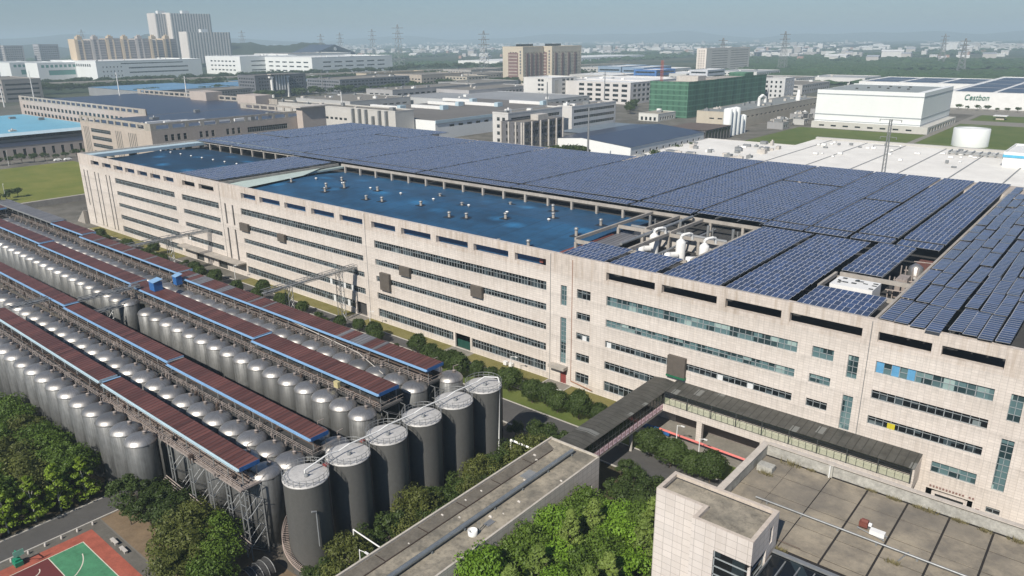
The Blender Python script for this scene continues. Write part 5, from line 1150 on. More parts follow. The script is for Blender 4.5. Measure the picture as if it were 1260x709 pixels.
lamp(-514, 150, 9, 'white street lamp before the stepped works wall', arm=.6); lamp(-398, 112, 8, 'white post at the near corner of the meadow', arm=.4)
for i, (x, y) in enumerate([(-512, 176), (-510, 181)]):
    t = thing('parked_car', ['pale parked car beyond the meadow, left one', 'pale parked car beyond the meadow, right one'][i], 'car', (x, y, 0), 'cars beyond the meadow'); m = MB(); m.add([(x-.9, y-2.1, .35), (x+.9, y-2.1, .35), (x+.9, y+2.1, .35), (x-.9, y+2.1, .35), (x-.85, y-2.1, .95), (x+.85, y-2.1, .95), (x+.85, y+2.1, .95), (x-.85, y+2.1, .95), (x-.7, y-1.2, 1.45), (x+.7, y-1.2, 1.45), (x+.7, y+1.3, 1.45), (x-.7, y+1.3, 1.45)], [(0, 1, 5, 4), (1, 2, 6, 5), (2, 3, 7, 6), (3, 0, 4, 7), (4, 5, 9, 8), (5, 6, 10, 9), (6, 7, 11, 10), (7, 4, 8, 11), (8, 9, 10, 11)]); m.build('body', WHITE, t)
    for a, b in ((-.9, -1.3), (.9, -1.3), (-.9, 1.3), (.9, 1.3)): q = MB(); q.tube((x+a-.1, y+b, .34), (x+a+.1, y+b, .34), .33, 10); q.build('wheel', FRAMED, t)
# white works beyond the motorway
PR = ('r', 3, 8, 8, 2.6)
w1 = bld('long white factory with slot windows beyond the viaduct', -1760, -1545, 628, 838, 33, WHITEW, [((6, 4), 1, 24, 5, 5, 20, -20)], [('r', 2, 11, 8.5, 2.4, 60, -30), ('r', 1, 28, 5, 1.8, 46, -40), ((2.2, 4.5), 3, 6, 8, 2.6, 8, 50)], WHITE, 1.5, 'factory', 'white_factory', clutter=12)
for k in range(3):
    xb = -1700-k*95
    b = bld('white stair bay with green glass front, %s left of the long white factory' % nth(k+1), xb, xb+62, 560-k*16, 640-k*16, 31, WHITEW, None, [((5, 3), 1, 23, 5, 5, 6, -4), ('r', 1, 9, 5, 9, 18, -14)], WHITE, 1, 'factory', 'white_factory', glass=plain('green_curtain_glass%d' % k, (.08, .27, .23), .2, 0, .2, .1))
w2 = bld('second white factory, middle one of the row beyond the viaduct', -1640, -1500, 900, 1040, 36, WHITEW, [((9, 6), 3, 8, 9, 2.6, 20, -20)], [('r', 3, 8, 9, 2.4, 26, -20)], WHITE, 1.5, 'factory', 'white_factory', clutter=10)
w3 = bld('third white factory, right end of the row beyond the viaduct', -1500, -1333, 960, 1175, 34, WHITEW, [((16, 9), 3, 7, 8.5, 2.6, 10, -10)], [((20, 9), 3, 7, 8.5, 2.6, 14, -10)], WHITE, 1.5, 'factory', 'white_factory', clutter=10)
bld('white factory with slot windows tucked between second and third', -1700, -1560, 1060, 1240, 38, WHITE, [('r', 3, 10, 8.5, 2.4, 12, -12)], [('r', 3, 10, 8.5, 2.4, 12, -12)], ROOFG, 1, 'factory', 'white_factory', clutter=8)
gt = thing('gabled_hall', 'dark gabled hall with pale badge beyond the white factories', 'hall', (-1800, 1380, 0)); m = MB()
m.add([(-1790, 1300, 0), (-1790, 1440, 0), (-1790, 1440, 34), (-1790, 1370, 56), (-1790, 1300, 34)], [(0, 1, 2, 3, 4)]); m.add([(-1790, 1300, 34), (-1790, 1370, 56), (-1900, 1370, 56), (-1900, 1300, 34), (-1790, 1440, 34), (-1900, 1440, 34)], [(0, 1, 2, 3), (1, 4, 5, 2)]); m.quad((-1900, 1300, 0), (-1790, 1300, 0), (-1790, 1300, 34), (-1900, 1300, 34)); m.build('wall', plain('navy_sheet', (.05, .07, .11), .6, 0, .1, .05), gt)
m = MB(); m.tube((-1789.5, 1370, 45), (-1788.9, 1370, 45), 5, 16); m.build('badge', WHITE, gt)
# towers
def stripe_tower(lab, x0, x1, y0, y1, H, c, n_s, n_e):
    t = thing('tower_block', lab, 'tower block', ((x0+x1)/2, (y0+y1)/2, 0), 'pale striped towers'); m = MB(); m.box(x0, x1, y0, y1, 0, H); m.build('core', plain('tower_glass_%d' % int(H+x0), (.16, .17, .19), .4, 0, .2, .05), t)
    m = MB()
    for k in range(n_e):
        y = y0+(y1-y0)*k/n_e; m.box(x1+.02, x1+1.2, y, y+(y1-y0)/n_e*.48, 0, H)
    m.box(x0, x1+.01, y0-1.2, y0-.02, 0, H+2)
    for k in range(n_s): x = x0+(x1-x0)*k/n_s; 
    m.build('facade_ribs', bm_(c), t)
    fl = MB()
    for k in range(int(H/6)): fl.box(x1+.01, x1+.7, y0, y1, k*6, k*6+1.2)
    fl.build('floor_band', bm_(tuple(v*.8 for v in c)), t)
    cutbox(t, 'roof_house', (x0+x1)/2-9, (x0+x1)/2+5, (y0+y1)/2-14, (y0+y1)/2+8, H, H+9, WHITE); return t
stripe_tower('tall pale striped tower, leftmost and partly hidden', -2420, -2370, 1158, 1225, 148, (.62, .57, .53), 4, 9)
stripe_tower('tall pale striped tower, broadest of the three', -2400, -2345, 1192, 1322, 149, (.66, .61, .56), 4, 15)
stripe_tower('lower pale striped tower in front on the right', -2250, -2205, 1163, 1300, 93, (.68, .63, .58), 4, 15)
for i in range(7):
    y0 = 672+i*31; cc = [(.55, .44, .31), (.44, .40, .37), (.56, .45, .32)][i % 3]
    t = thing('apartment_block', 'cream and grey apartment block in the row under the towers, %s from the left' % nth(i+1), 'apartments', (-1740, y0, 0), 'apartment row below the striped towers')
    m = MB(); m.box(-1765, -1735, y0, y0+29, 0, 72+((i*37) % 5)); m.build('wall', bm_((.25, .23, .23)), t)
    m = MB(); m.box(-1734.9, -1733, y0, y0+5, 0, 74); m.box(-1734.9, -1733.4, y0+13, y0+16, 0, 73.5); m.box(-1766, -1733.5, y0-1.5, y0-.05, 0, 75); m.build('bay', bm_(cc), t)
    m = MB()
    for k in range(14): m.box(-1734.9, -1733.9, y0+5.1, y0+12.9, 3+k*5, 5+k*5); m.box(-1734.9, -1733.9, y0+16.1, y0+28, 3+k*5, 5+k*5)
    m.build('balcony_band', bm_((.38, .34, .33)), t); cutbox(t, 'roof_house', -1755, -1742, y0+8, y0+18, 73, 80, bm_(cc))
    m = MB()
    for k in range(2): m.box(-1750, -1746, y0+10+k*4, y0+12+k*4, 80.01, 83)
    m.build('roof_unit', bm_(cc), t)
for i, (x, y, w, h) in enumerate([(-2300, 650, 40, 66), (-2350, 720, 38, 60), (-2330, 795, 40, 62), (-2280, 870, 36, 66), (-2120, 880, 30, 72), (-2600, 690, 60, 58), (-2500, 560, 60, 64), (-2250, 950, 40, 60)]):
    bld('hazy grey mid-rise block in the far left distance, %s of its cluster' % nth(i+1), x, x+w, y, y+w*1.2, h, [(.36, .36, .38), (.44, .42, .41)][i % 2], [((3, 2), 10, 5, 5.6, 3, 2, -2)], [((3, 2), 10, 5, 5.6, 3, 2, -2)], None, 2, 'mid-rise', 'midrise_block', grp='hazy mid-rise blocks far left', inset=.4)
# left edge grey block
bld('grey multi-storey car park style block at the upper left edge', -1180, -1075, 325, 368, 26, (.30, .28, .26), [('r', 4, 3, 5.5, 2.2, 3, -3)], [('r', 4, 3, 5.5, 2.2, 3, -3)], None, 1, grp=None)
# hq block and sheds
hq = bld('dark grey office block with tall white pillars', -905, -866, 537, 612, 27, (.13, .135, .15), [((2.2, 1.6), 6, 2, 4.1, 2.2, 3, -3)], [((2.2, 1.6), 6, 2, 4.1, 2.2, 4, 28), ((2.2, 1.6), 6, 2, 4.1, 2.2, 48, -3)], None, 1, 'office', 'office_block')
m = MB()
for k, y in enumerate((564.5, 568.5, 572.5, 576.5)): m.box(-865.8, -862.5, y, y+1.5, 9, 27.5)
m.box(-865.8, -862, 558, 559.8, 0, 24); m.box(-865.8, -862, 581, 582.8, 0, 24); m.box(-865.8, -862, 555.5, 561.5, 24.01, 26); m.box(-865.8, -862, 579, 585, 24.01, 26); m.build('pillar', WHITE, hq)
cutbox(hq, 'canopy', -868, -860, 556, 584, 27.8, 29, CONC)
bld('low dark grey office wing left of the pillared block', -930, -876, 478, 540, 12, (.18, .18, .185), [((2, 1.5), 3, 1.5, 3.6, 1.8, 2, -2)], [((2, 1.5), 3, 1.5, 3.6, 1.8, 2, -2)], None, .8, 'office', 'office_wing')
BR = plain('faded_blue_sheet', (.13, .27, .42), .55, 0, .25, .03)
for i, (x0, x1, y0, y1, h) in enumerate([(-1120, -960, 440, 560, 11), (-1080, -930, 575, 640, 10), (-1010, -930, 690, 800, 12), (-1060, -980, 805, 900, 11), (-1150, -1060, 640, 740, 11)]):
    bld('long shed with faded blue roof, %s of those below the viaduct' % nth(i+1), x0, x1, y0, y1, h, (.25, .26, .27), None, [('r', 1, 4, 4, 2, 5, -5)], BR, 0, 'shed', 'blue_roofed_shed', over=.5, grp='blue-roofed sheds below the viaduct')
bld('long dark grey three-storey block behind the leafy yard', -912, -838.7, 645.5, 770, 18, (.17, .18, .20), [((2.4, 1.4), 4, 2, 4.2, 2, 3, -3)], [((5, 1.6), 4, 2, 4.2, 2, 3, -3)], None, 1, 'building', 'grey_block', clutter=5)
ca = bld('cream colonnaded block with arched bays near the viaduct', -985, -960, 791, 915, 17, (.46, .38, .27), [((3, 2), 3, 2, 5, 3, 2, -2)], [((3, 3.2), 1, 2, 5, 13, 4, -4)], None, 1.5, 'building', 'colonnade_block', clutter=6)
bld('pale two-row windowed works building left of centre', -700, -655, 575, 712, 15, (.36, .355, .35), [((6, 3), 2, 4, 5.5, 1.8, 3, -3)], [((6, 3), 2, 4, 5.5, 1.8, 5, -4)], None, .8, 'works', 'works_building', clutter=6)
bld('grey works hall with stepped roof behind the white slab factory', -700, -610, 480, 560, 11, (.42, .42, .41), None, [((6, 3), 1, 5, 5, 1.5, 4, -4)], ROOFG, .6, 'works', 'works_building', clutter=10)
bld('grey windowed block with red trim before the leafy street', -652, -600, 640, 760, 13, (.40, .39, .39), [((4, 2.5), 2, 3, 5, 2, 2, -2)], [((4, 2.5), 2, 3, 5, 2, 4, -4)], None, .8, 'works', 'works_building', clutter=4)
for i, (x0, x1, y0, y1, h, c) in enumerate([(-1010, -940, 1010, 1090, 16, (.36, .34, .32)), (-900, -830, 905, 1010, 15, (.40, .37, .34)), (-860, -800, 850, 900, 14, (.44, .40, .33)), (-905, -845, 800, 890, 18, (.42, .37, .31)), (-770, -700, 760, 850, 12, (.33, .33, .33))]):
    bld('mid-distance grey row building along the leafy street, %s of five' % nth(i+1), x0, x1, y0, y1, h, c, [((4, 3), 3, 2.5, 4.4, 1.8, 3, -3)], [((4, 3), 3, 2.5, 4.4, 1.8, 3, -3)], None, .8, 'building', 'row_building', grp='row buildings on the leafy street', clutter=3)
# white slab factory right behind the solar roof
wf = bld('white windowed works with dark pipe stacks just behind the solar roof', -576.5, -415.4, 366, 384, 20, (.50, .49, .46), [((3.4, 2.2), 1, 11, 5, 1.7, 78, 108), ((3.4, 2.2), 1, 11, 5, 1.7, 14, 60)], None, None, .8, 'works', 'works_building', clutter=8)
for k in range(6): m = MB(); m.box(-462+k*7.5, -460.6+k*7.5, 363.6, 365.9, 0, 20.4 if k != 3 else 16); m.build('duct', GREYP, wf)
bs = bld('wide dark-roofed white shed with long skylights', -515, -395.2, 385.5, 560, 13.5, WHITEW, None, [('r', 1, 8.5, 4, .9, 150, 156), ((5, 4.5), 1, 8.2, 4, 1.6, 12, 60)], plain('brown_grey_roofing', (.15, .14, .13), .85, 0, .2, .03), 0, 'shed', 'wide_shed')
for k, (x, y) in enumerate([(-500, 432), (-470, 452), (-485, 486), (-452, 500), (-430, 535), (-500, 520)]):
    m = MB(); m.box(x-22, x+14, y, y+3.5, 13.55, 16.0); m.build('skylight', WHITE, bs); m = MB(); m.box(x+14.1, x+18, y-1.5, y+5, 13.55, 17); m.build('skylight_end', SKYB, bs)
cutbox(bs, 'fascia', -395.1, -394.6, 385.5, 560, 11.5, 13.7, SKYB)
bld('flat warehouse roof stretch beyond the skylight shed', -640, -470, 565, 690, 10, (.45, .46, .46), None, [((5, 5), 1, 6, 5, 1.5, 4, -4)], plain('pale_grey_roofing', (.27, .28, .29), .8, 0, .2, .03), .4, 'shed', 'wide_shed', clutter=6)
# grey balconied dormitory + white block
dm = bld('dark grey balconied dormitory with white piers behind the solar roof', -302, -285.5, 350, 391, 21, (.13, .13, .14), [((3, 3), 5, 2, 4, 2.3, 3, -3)], [((3.6, 1.0), 5, 2, 4, 2.6, 2, -2)], None, 1, 'dormitory', 'dormitory')
m = MB()
for x in (-302.3, -296.4, -290.9, -286.4): m.box(x, x+1, 349.2, 349.98, 0, 22)
for y in (350.3, 358, 366.4, 374.5, 382.5, 389.5): m.box(-285.45, -284.7, y, y+.9, 0, 22)
m.build('pier', CONC2, dm); cutbox(dm, 'roof_house', -297, -291, 372, 382, 21.1, 24.5, CONC2)
bld('slim white-ended block with long rows of windows behind the dormitory', -324, -311, 367, 424, 24, (.56, .55, .53), [((2.4, 2), 5, 2, 4.4, 2.2, 3, 11)], [('r', 5, 2, 4.4, 2, 3, -3)], None, 1, 'building', 'slab_block', detail=True, step=3, clutter=4)
bld('white four-storey ribbon-windowed block behind the blue-grey low shed', -322.4, -310, 434, 490, 23.5, (.56, .55, .53), None, [('r', 5, 2, 4.4, 2, 2.5, -2)], None, 1, 'building', 'slab_block', detail=True, step=3, clutter=5)
lc = bld('low blue-grey roofed hall with pale columns', -309.8, -286, 418, 486, 9, (.14, .15, .16), None, [((4.6, 1.2), 1, .5, 5, 6.5, 2, -2)], plain('blue_grey_sheet', (.16, .20, .24), .6, 0, .15, .1), 0, 'hall', 'low_hall', over=.6)
m = MB()
for k in range(11): m.box(-285.9, -285.1, 419.5+k*6, 420.5+k*6, 0, 8.8)
m.build('column', CONC2, lc)
# white gridded office pair
bld('white office block with small paired windows, left of the gridded pair', -563.6, -522.9, 693, 740, 26, (.58, .57, .54), [((3.6, 1), 5, 3, 4.9, 2.5, 20, 30)], [((1.2, 1.2), 1, 2, 5, 22, 6, 12), ((6, 2), 5, 3, 4.9, 2.5, 16, -2)], WHITE, 1, 'office', 'office_block')
bld('white gridded office block with square windows, right of the pair', -526.4, -437.3, 719, 765, 22, (.58, .56, .54), [((7, 4.2), 4, 2.5, 5.2, 2.8, 22, -4)], [((6, 3.4), 4, 2.5, 5.2, 2.8, 3, -2)], WHITE, 1, 'office', 'office_block')
bld('flat white roofed storey behind the gridded offices', -560, -450, 770, 850, 21, (.55, .55, .54), None, [((4, 3), 3, 3, 5, 2, 3, -3)], WHITE, 1, 'office', 'office_block', clutter=6)
# hospital-like towers
for i, (x0, x1, y0, y1) in enumerate([(-822, -780, 958, 1010), (-812, -764, 1012, 1094)]):
    t = bld(['cream and maroon ten-storey block, left half of the twin towers', 'cream and maroon ten-storey block, right half of the twin towers'][i], x0, x1, y0, y1, 54, (.52, .46, .36), [((3, 2.4), 9, 5, 5, 3, 14, -12)], [((1.6, 2.4), 9, 5, 5, 3, 4, -4)], None, 2.5, 'tower block', 'twin_tower')
    MR = plain('maroon_cladding%d' % i, (.20, .12, .11), .6, 0, .2, .1)
    m = MB(); m.box(x0+12, x1-10, y0-.6, y0-.02, 5, 47)
    for k in range(4): m.box(x1+.02, x1+.6, y0+8+k*(y1-y0)/4.6, y0+14+k*(y1-y0)/4.6, 3, 46)
    m.build('cladding', MR, t); m = MB()
    for k in range(8): m.box(x0+13, x1-11, y0-.9, y0-.62, 8+k*5, 9.2+k*5)
    m.build('floor_band', bm_((.45, .40, .34)), t); m = MB()
    for k in range(9): m.box(x1-16, x1-14.4, y0+2+k*4.8, y0+5+k*4.8, 56.6, 60.0)
    m.build('roof_letters', FRAMED, t)
    m = MB()
    for k in range(8): m.box(x1-6.5, x1-4, y0-.4, y0-.05, 15+k*4.6, 17.8+k*4.6)
    m.build('wall_letters', plain('slate_letters%d' % i, (.12, .12, .14), .6), t)
# green netted building
def netmat():
    g = G('green_net'); X, Y, Z = g.sep(g.pos()); n = g.noise(g.pos(.12, .12, .05), 1, 4, .6)
    fl = g.math('GREATER_THAN', g.math('SINE', g.math('MULTIPLY', Z, 2*math.pi/4.6)), .75); ver = g.math('GREATER_THAN', g.math('SINE', g.math('MULTIPLY', g.math('ADD', X, Y), 2*math.pi/6)), .5)
    dk = g.math('MULTIPLY', g.math('MULTIPLY', g.math('SUBTRACT', 1.0, fl), ver), .4)
    c = g.mix(g.ramp(n, [(.3, .0), (.75, 1.0)]), (.045, .115, .075), (.08, .185, .12)); c = g.mix(dk, c, (.02, .05, .035)); c = g.mix(g.math('MULTIPLY', fl, .35), c, (.16, .32, .22)); return g.fin(c, .85, 0, .2)
NET = netmat()
gn = thing('netted_building', 'building under construction wrapped in green netting', 'building site', (-360, 720, 0))
m = MB(); m.box(-358, -321.6, 625, 795, 0, 29.5); m.build('frame', CONC, gn)
m = MB(); m.quad((-359, 624, 0), (-320.6, 624, 0), (-320.6, 624, 31.4), (-359, 624, 31.2)); 
for k in range(17): y = 624+k*10.1; m.quad((-320.6+.5*(k % 2), y, 0), (-320.6+.5*((k+1) % 2), y+10.1, 0), (-320.6+.5*((k+1) % 2), y+10.1, 31.4), (-320.6+.5*(k % 2), y, 31.4))
m.build('netting', NET, gn)
cutbox(gn, 'roof_structure', -352, -330, 660, 676, 29.6, 34.5, CONC2); cutbox(gn, 'roof_structure', -350, -332, 770, 790, 29.6, 33.5, NET); cutbox(gn, 'roof_structure', -352, -330, 700, 760, 29.6, 30.4, CONC); cutbox(gn, 'roof_structure', -346, -330, 764, 768, 29.6, 33, NET)
bld('pale block with small dark windows at the far end of the green netting', -330, -306, 812, 838, 26, (.55, .56, .56), [((2, 3), 5, 3, 4.6, 2.4, 2, -2)], [((2, 5), 5, 3, 4.6, 2.4, 3, -3)], None, 1)
bld('pale apartment slab with long rows of balconies right of centre', -710.4, -690, 1409, 1612, 45, (.74, .67, .60), [((3, 2), 9, 4, 4.6, 2.4, 2, -2)], [('r', 9, 4, 4.6, 1.3, 24, 96), ('r', 9, 4, 4.6, 1.3, 110, -8)], None, 2, 'apartments', 'apartment_slab', glass=plain('shaded_balcony', (.32, .27, .24), .7, 0, .3, .2), clutter=8)
bld('small white house with door rows near the green netting', -347, -327.8, 586, 617, 6, (.60, .60, .56), [((2.2, 2), 1, .5, 3, 3, 2, -2)], [((2.2, 2), 1, 1, 3, 2.4, 2, -2)], plain('tan_roof', (.32, .29, .24), .8, 0, .2, .2), .5, 'house', 'small_house', clutter=2)
# white shed with solar roof
ss = thing('solar_shed', 'white shed with curved dark solar roof right behind the main roof', 'shed', (-260, 450, 0)); xa, xb, ya, yb = -289.5, -231.8, 384, 478
m = MB(); hs = [(u, u+2.2, 3.2, 5.0) for u in range(6, 90, 8)]; facade(m, (xb, ya), (0, 1), (1, 0), yb-ya, 0, 8, hs, .3)
xm = (xa+xb)/2-6; m.add([(xa, ya, 0), (xb, ya, 0), (xb, ya, 8), (xm, ya, 11.2), (xa, ya, 9.4)], [(0, 1, 2, 3, 4)]); m.quad((xa, yb, 0), (xa, ya, 0), (xa, ya, 9.4), (xa, yb, 9.4)); m.add([(xb, yb, 0), (xa, yb, 0), (xa, yb, 9.4), (xm, yb, 11.2), (xb, yb, 8)], [(0, 1, 2, 3, 4)]); m.build('wall', WHITEW, ss)
m = MB(); m.quad((xm, ya-.4, 11.3), (xb+.4, ya-.4, 8.06), (xb+.4, yb+.4, 8.06), (xm, yb+.4, 11.3)); m.quad((xa-.4, ya-.4, 9.45), (xm, ya-.4, 11.3), (xm, yb+.4, 11.3), (xa-.4, yb+.4, 9.45)); m.build('roof', SOLARF, ss)
for h in hs: window(ss, (xb, ya), (0, 1), (1, 0), h, .25, 2, GLASSB, FRAME, .1, .6, False)
dh = bld('dark low hall with pale fins at the end of the solar shed', -262, -231.5, 479, 519, 9, (.16, .15, .145), None, [((3.4, 1.4), 1, .5, 5, 7.5, 1.5, -1.5)], plain('rust_brown_roof', (.13, .10, .085), .85, 0, .2, .1), 0, 'hall', 'low_hall', over=.5)
# cream works + white silos
cw = bld('cream works with long ribbon windows behind the white silos', -283.5, -252.3, 569, 760, 12.5, (.50, .45, .36), [((4, 3), 1, 7, 4, 1.0, 8, -6)], [((5, 4), 1, 7, 4, 1.1, 6, -6)], plain('aged_sheet_roof', (.22, .235, .23), .75, 0, .3, .05), .4, 'works', 'works_building', clutter=16)
for i in range(5):
    x, y, h = -238, 527+i*6.9, 19 if i < 3 else 12.5
    t = thing('white_silo', 'tall white silo cylinder before the cream works, %s from the left' % nth(i+1), 'silo', (x, y, 0), 'white silos before the cream works'); m = MB(); m.lathe(x, y, [(3.1 if i < 4 else 2.2, .02), (3.1 if i < 4 else 2.2, h), (2.6 if i < 4 else 1.8, h+.5), (0, h+1.1)], 24); m.build('body', WHITEW, t)
for i in range(9):
    rr = random.Random(i); x = -238+rr.uniform(-2, 6); y = 590+i*20; bld('low process unit beside the cream works, %s from the near end' % nth(i+1), x, x+rr.uniform(8, 14), y, y+rr.uniform(8, 17), rr.uniform(4, 8), rr.choice([(.5, .5, .48), (.4, .38, .34), (.3, .3, .3)]), None, [((2.5, 1.2), 1, 1.2, 4, 2, 1, -1)], ROOFG, .3, 'process unit', 'process_unit', clutter=5, grp='process units beside the cream works')
t = thing('exhaust_stack', 'white hooked exhaust stack on the cream works', 'exhaust', (-262, 640, 12.5)); m = MB(); m.tube((-262, 640, 12.5), (-262, 640, 19), 1.3, 12); m.tube((-262, 640, 19), (-261, 644, 21), 1.3, 12); m.tube((-261, 644, 21), (-260, 648, 19), 1.3, 12); m.tube((-260, 648, 19), (-260, 648, 15), 1.3, 12); m.build('duct', WHITE, t)
t = thing('exhaust_stack', 'white upright exhaust stack farther along the cream works', 'exhaust', (-256, 715, 12.5)); m = MB(); m.lathe(-256, 715, [(2.2, 12.5), (2.0, 17), (1.4, 17.5), (1.2, 22), (0, 22.2)], 14); m.build('duct', WHITE, t)
# cold store
cs = thing('cold_store', 'huge windowless white cold store cube with grey bands', 'warehouse', (-168, 690, 0)); xa, xb, ya, yb = -208, -131.5, 622, 718
m = MB(); m.box(xa, xb, ya, yb, 5.0, 28.4); m.box(xa-.2, xb+.2, ya-.2, yb+.2, 25.6, 26.3, 1); m.box(xa-.2, xb+.2, ya-.2, yb+.2, 10.2, 10.9, 1); m.box(xa-.15, xb+.15, ya-.15, yb+.15, 5.6, 6.1, 1)
m.box(xa, xb, ya, ya+1, 28.4, 29.0); m.box(xb-5, xb, ya+1, yb, 28.4, 29.0); m.box(xa, xb-5, yb-5, yb, 28.4, 29.0); m.build('wall', [WHITEW, plain('grey_band', (.33, .36, .38), .6)], cs)
m = MB(); m.quad((xa+1, ya+1.2, 28.5), (xb-5.1, ya+1.2, 28.5), (xb-5.1, yb-5.1, 28.5), (xa+1, yb-5.1, 28.5)); m.build('roof', plain('store_roof', (.27, .30, .30), .8, 0, .15, .03), cs)
m = MB(); hs = [(u, u+4, 1.6, 2.8) for u in range(6, 78, 9)]; facade(m, (xa-1, ya-3), (1, 0), (0, -1), xb-xa+7, 0, 5.0, hs, .3); hs2 = [(u, u+6, .8, 3.6) for u in range(6, 88, 9)]; facade(m, (xb+6, ya-3), (0, 1), (1, 0), yb-ya, 0, 5, hs2, .3); m.quad((xa-1, ya-3, 5), (xb+6, ya-3, 5), (xb+6, yb-3, 5), (xa-1, yb-3, 5)); m.build('plinth', bm_((.50, .49, .45)), cs)
for h in hs: window(cs, (xa-1, ya-3), (1, 0), (0, -1), h, .25, 2, GLASSB, FRAME, .1, .6, False)
for h in hs2: window(cs, (xb+6, ya-3), (0, 1), (1, 0), h, .25, 2, GLASSB, FRAME, .1, .6, False)
for k in range(8): cutbox(cs, 'roof_unit', xa+20+k*5, xa+21.6+k*5, 650+((k*13) % 40), 652+((k*13) % 40), 28.51, 29.4, FRAMED)
# lettered warehouse
lt = bld('wide white warehouse with green lettering and solar roof', -164, 60, 866, 1195, 15.4, WHITE, None, None, WHITE, .4, 'warehouse', 'lettered_warehouse')
for i in range(6):
    for j in range(4):
        x0, x1, y0, y1 = -158+i*36, -158+i*36+32, 874+j*76, 874+j*76+68; cutbox(lt, 'solar_field', x0, x1, y0, y1, 15.45, 15.7, SOLARF)
w2x = bld('white warehouse with solar roof behind the cold store', -300, -165, 1048, 1180, 13, WHITE, None, None, WHITE, .4, 'warehouse', 'solar_warehouse')
for i in range(3):
    cutbox(w2x, 'solar_field', -294+i*44, -256+i*44, 1056, 1110, 13.05, 13.3, SOLARF); cutbox(w2x, 'solar_field', -294+i*44, -256+i*44, 1118, 1168, 13.05, 13.3, SOLARF)
fc = bpy.data.curves.new('lettering', 'FONT'); fc.body = 'Cestbon'; fc.size = 7.4; fc.extrude = .12; fc.shear = .25; fc.offset = .04; fc.space_character = 1.05
fo = bpy.data.objects.new('tmp', fc); col.objects.link(fo); dg = bpy.context.evaluated_depsgraph_get(); me = bpy.data.meshes.new_from_object(fo.evaluated_get(dg)); bpy.data.objects.remove(fo)
me.materials.clear(); me.materials.append(plain('green_letters', (.01, .13, .075), .5)); lo = bpy.data.objects.new('lettering', me); col.objects.link(lo); lo.parent = lt; lo.rotation_euler = (rad(90), 0, 0)
lo.scale = (.80, 1, 1)
lo.location = (-148-ORG[lt.name].x, 865.4-ORG[lt.name].y, 8.2)
# white-roofed hall directly behind
wr = thing('white_roofed_hall', 'wide hall with white seamed roof right behind the solar roof', 'hall', (-90, 380, 0))
m = MB(); m.box(-160, 30, 300, 488, 0, 8.0); m.build('wall', WHITEW, wr)
def whiteroof():
    g = G('white_membrane'); n = g.noise(g.pos(.05, .05, 1), 1, 6, .7); n2 = g.noise(g.pos(.6, .6, 1), 1, 4, .7); c = g.mix(g.ramp(n, [(.4, 0.0), (.75, 1.0)]), (.78, .76, .71), (.62, .60, .56)); c = g.mix(g.math('MULTIPLY', g.ramp(n2, [(.6, .0), (.8, 1.0)]), .4), c, (.3, .29, .27)); return g.fin(c, .7, 0, .3)
WRF = whiteroof()
m = MB(); m.quad((-160, 300, 8.02), (30, 300, 8.02), (30, 488, 8.02), (-160, 488, 8.02)); m.build('roof', WRF, wr)
m = MB()
for k in range(9): x = -150+k*21; m.box(x-.3, x+.3, 302, 484, 8.05, 8.2)
m.build('roof_seam', GREYP, wr)
m = MB(); m.box(-160, 30, 485, 488, 8.05, 9.2); m.build('parapet', bm_((.45, .44, .41)), wr)
rr = random.Random(3)
for k in range(34):
    x, y = rr.uniform(-150, -56), rr.choice([rr.uniform(400, 478), rr.uniform(450, 478)]); cutbox(wr, 'roof_unit', x, x+rr.uniform(1, 2.4), y, y+rr.uniform(1, 2.4), 8.2, 8.2+rr.uniform(.5, 1.3), WHITE if k % 4 else GREYP)
m = MB()
for k in range(3): m.tube((-82, 462+k*4, 9), (-52, 462+k*4, 9), .4, 6)
for k in range(9): m.box(-82+k*3.6, -81.4+k*3.6, 461, 471, 8.05, 9.8)
m.build('roof_pipes', GALV, wr)
bld('cluttered low plant with tanks behind the white seamed roof, left end', -225, -163, 340, 470, 5, (.45, .44, .42), None, [((4, 3), 1, 1, 4, 3, 3, -3)], WRF, .4, 'plant', 'plant_building', clutter=46)
wb = bld('white building with blue stripe at the right edge', -53, 60, 433, 470, 14.4, WHITE, None, None, WHITE, .8, 'building', 'striped_building'); cutbox(wb, 'stripe', -53.1, 60, 432.7, 432.98, 12.6, 13.8, plain('cyan_stripe', (.10, .42, .62), .5)); cutbox(wb, 'stripe', -53.3, -53.01, 433, 470, 12.6, 13.8, bpy.data.materials['cyan_stripe'])
t = thing('water_tank', 'fat white water tank on the lawn by the cold store', 'tank', (-90, 572, 0)); m = MB(); m.lathe(-90, 572, [(10.6, .02), (10.6, 11), (10.4, 11.2), (0, 12.2)], 40); m.build('body', WHITEW, t); m = MB(); m.ring(-90, 572, 12.0, 10.4, .08, 30); m.build('railing', GALV, t)
# pylon-like white pole rising behind the solar roof
t = thing('lattice_pole', 'tall galvanised lattice pole with crossarms behind the solar roof', 'pole', (-80, 330, 0)); px0, py0, ph = -80.5, 330, 37.5; m = MB()
for sx_ in (-.5, .5):
    for sy2 in (-.5, .5): m.bar((px0+sx_*1.5, py0+sy2*1.5, 0), (px0+sx_*.7, py0+sy2*.7, ph), .2)
for k in range(22):
    a, b = ph*k/22, ph*(k+1)/22; m.bar((px0-.6, py0-.5, a), (px0+.6, py0-.5, b), .1); m.bar((px0+.6, py0-.5, a), (px0+.6, py0+.5, b), .1)
m.build('mast', GALV, t)
for z, w in ((ph-.2, 4), (ph-7, 3), (ph-10.5, 5)):
    m = MB(); m.bar((px0-w, py0, z), (px0+w, py0, z), .16); m.bar((px0-w, py0, z), (px0-w, py0, z-.9), .2); m.bar((px0+w, py0, z), (px0+w, py0, z-.9), .2); m.build('crossarm', GREYP, t)
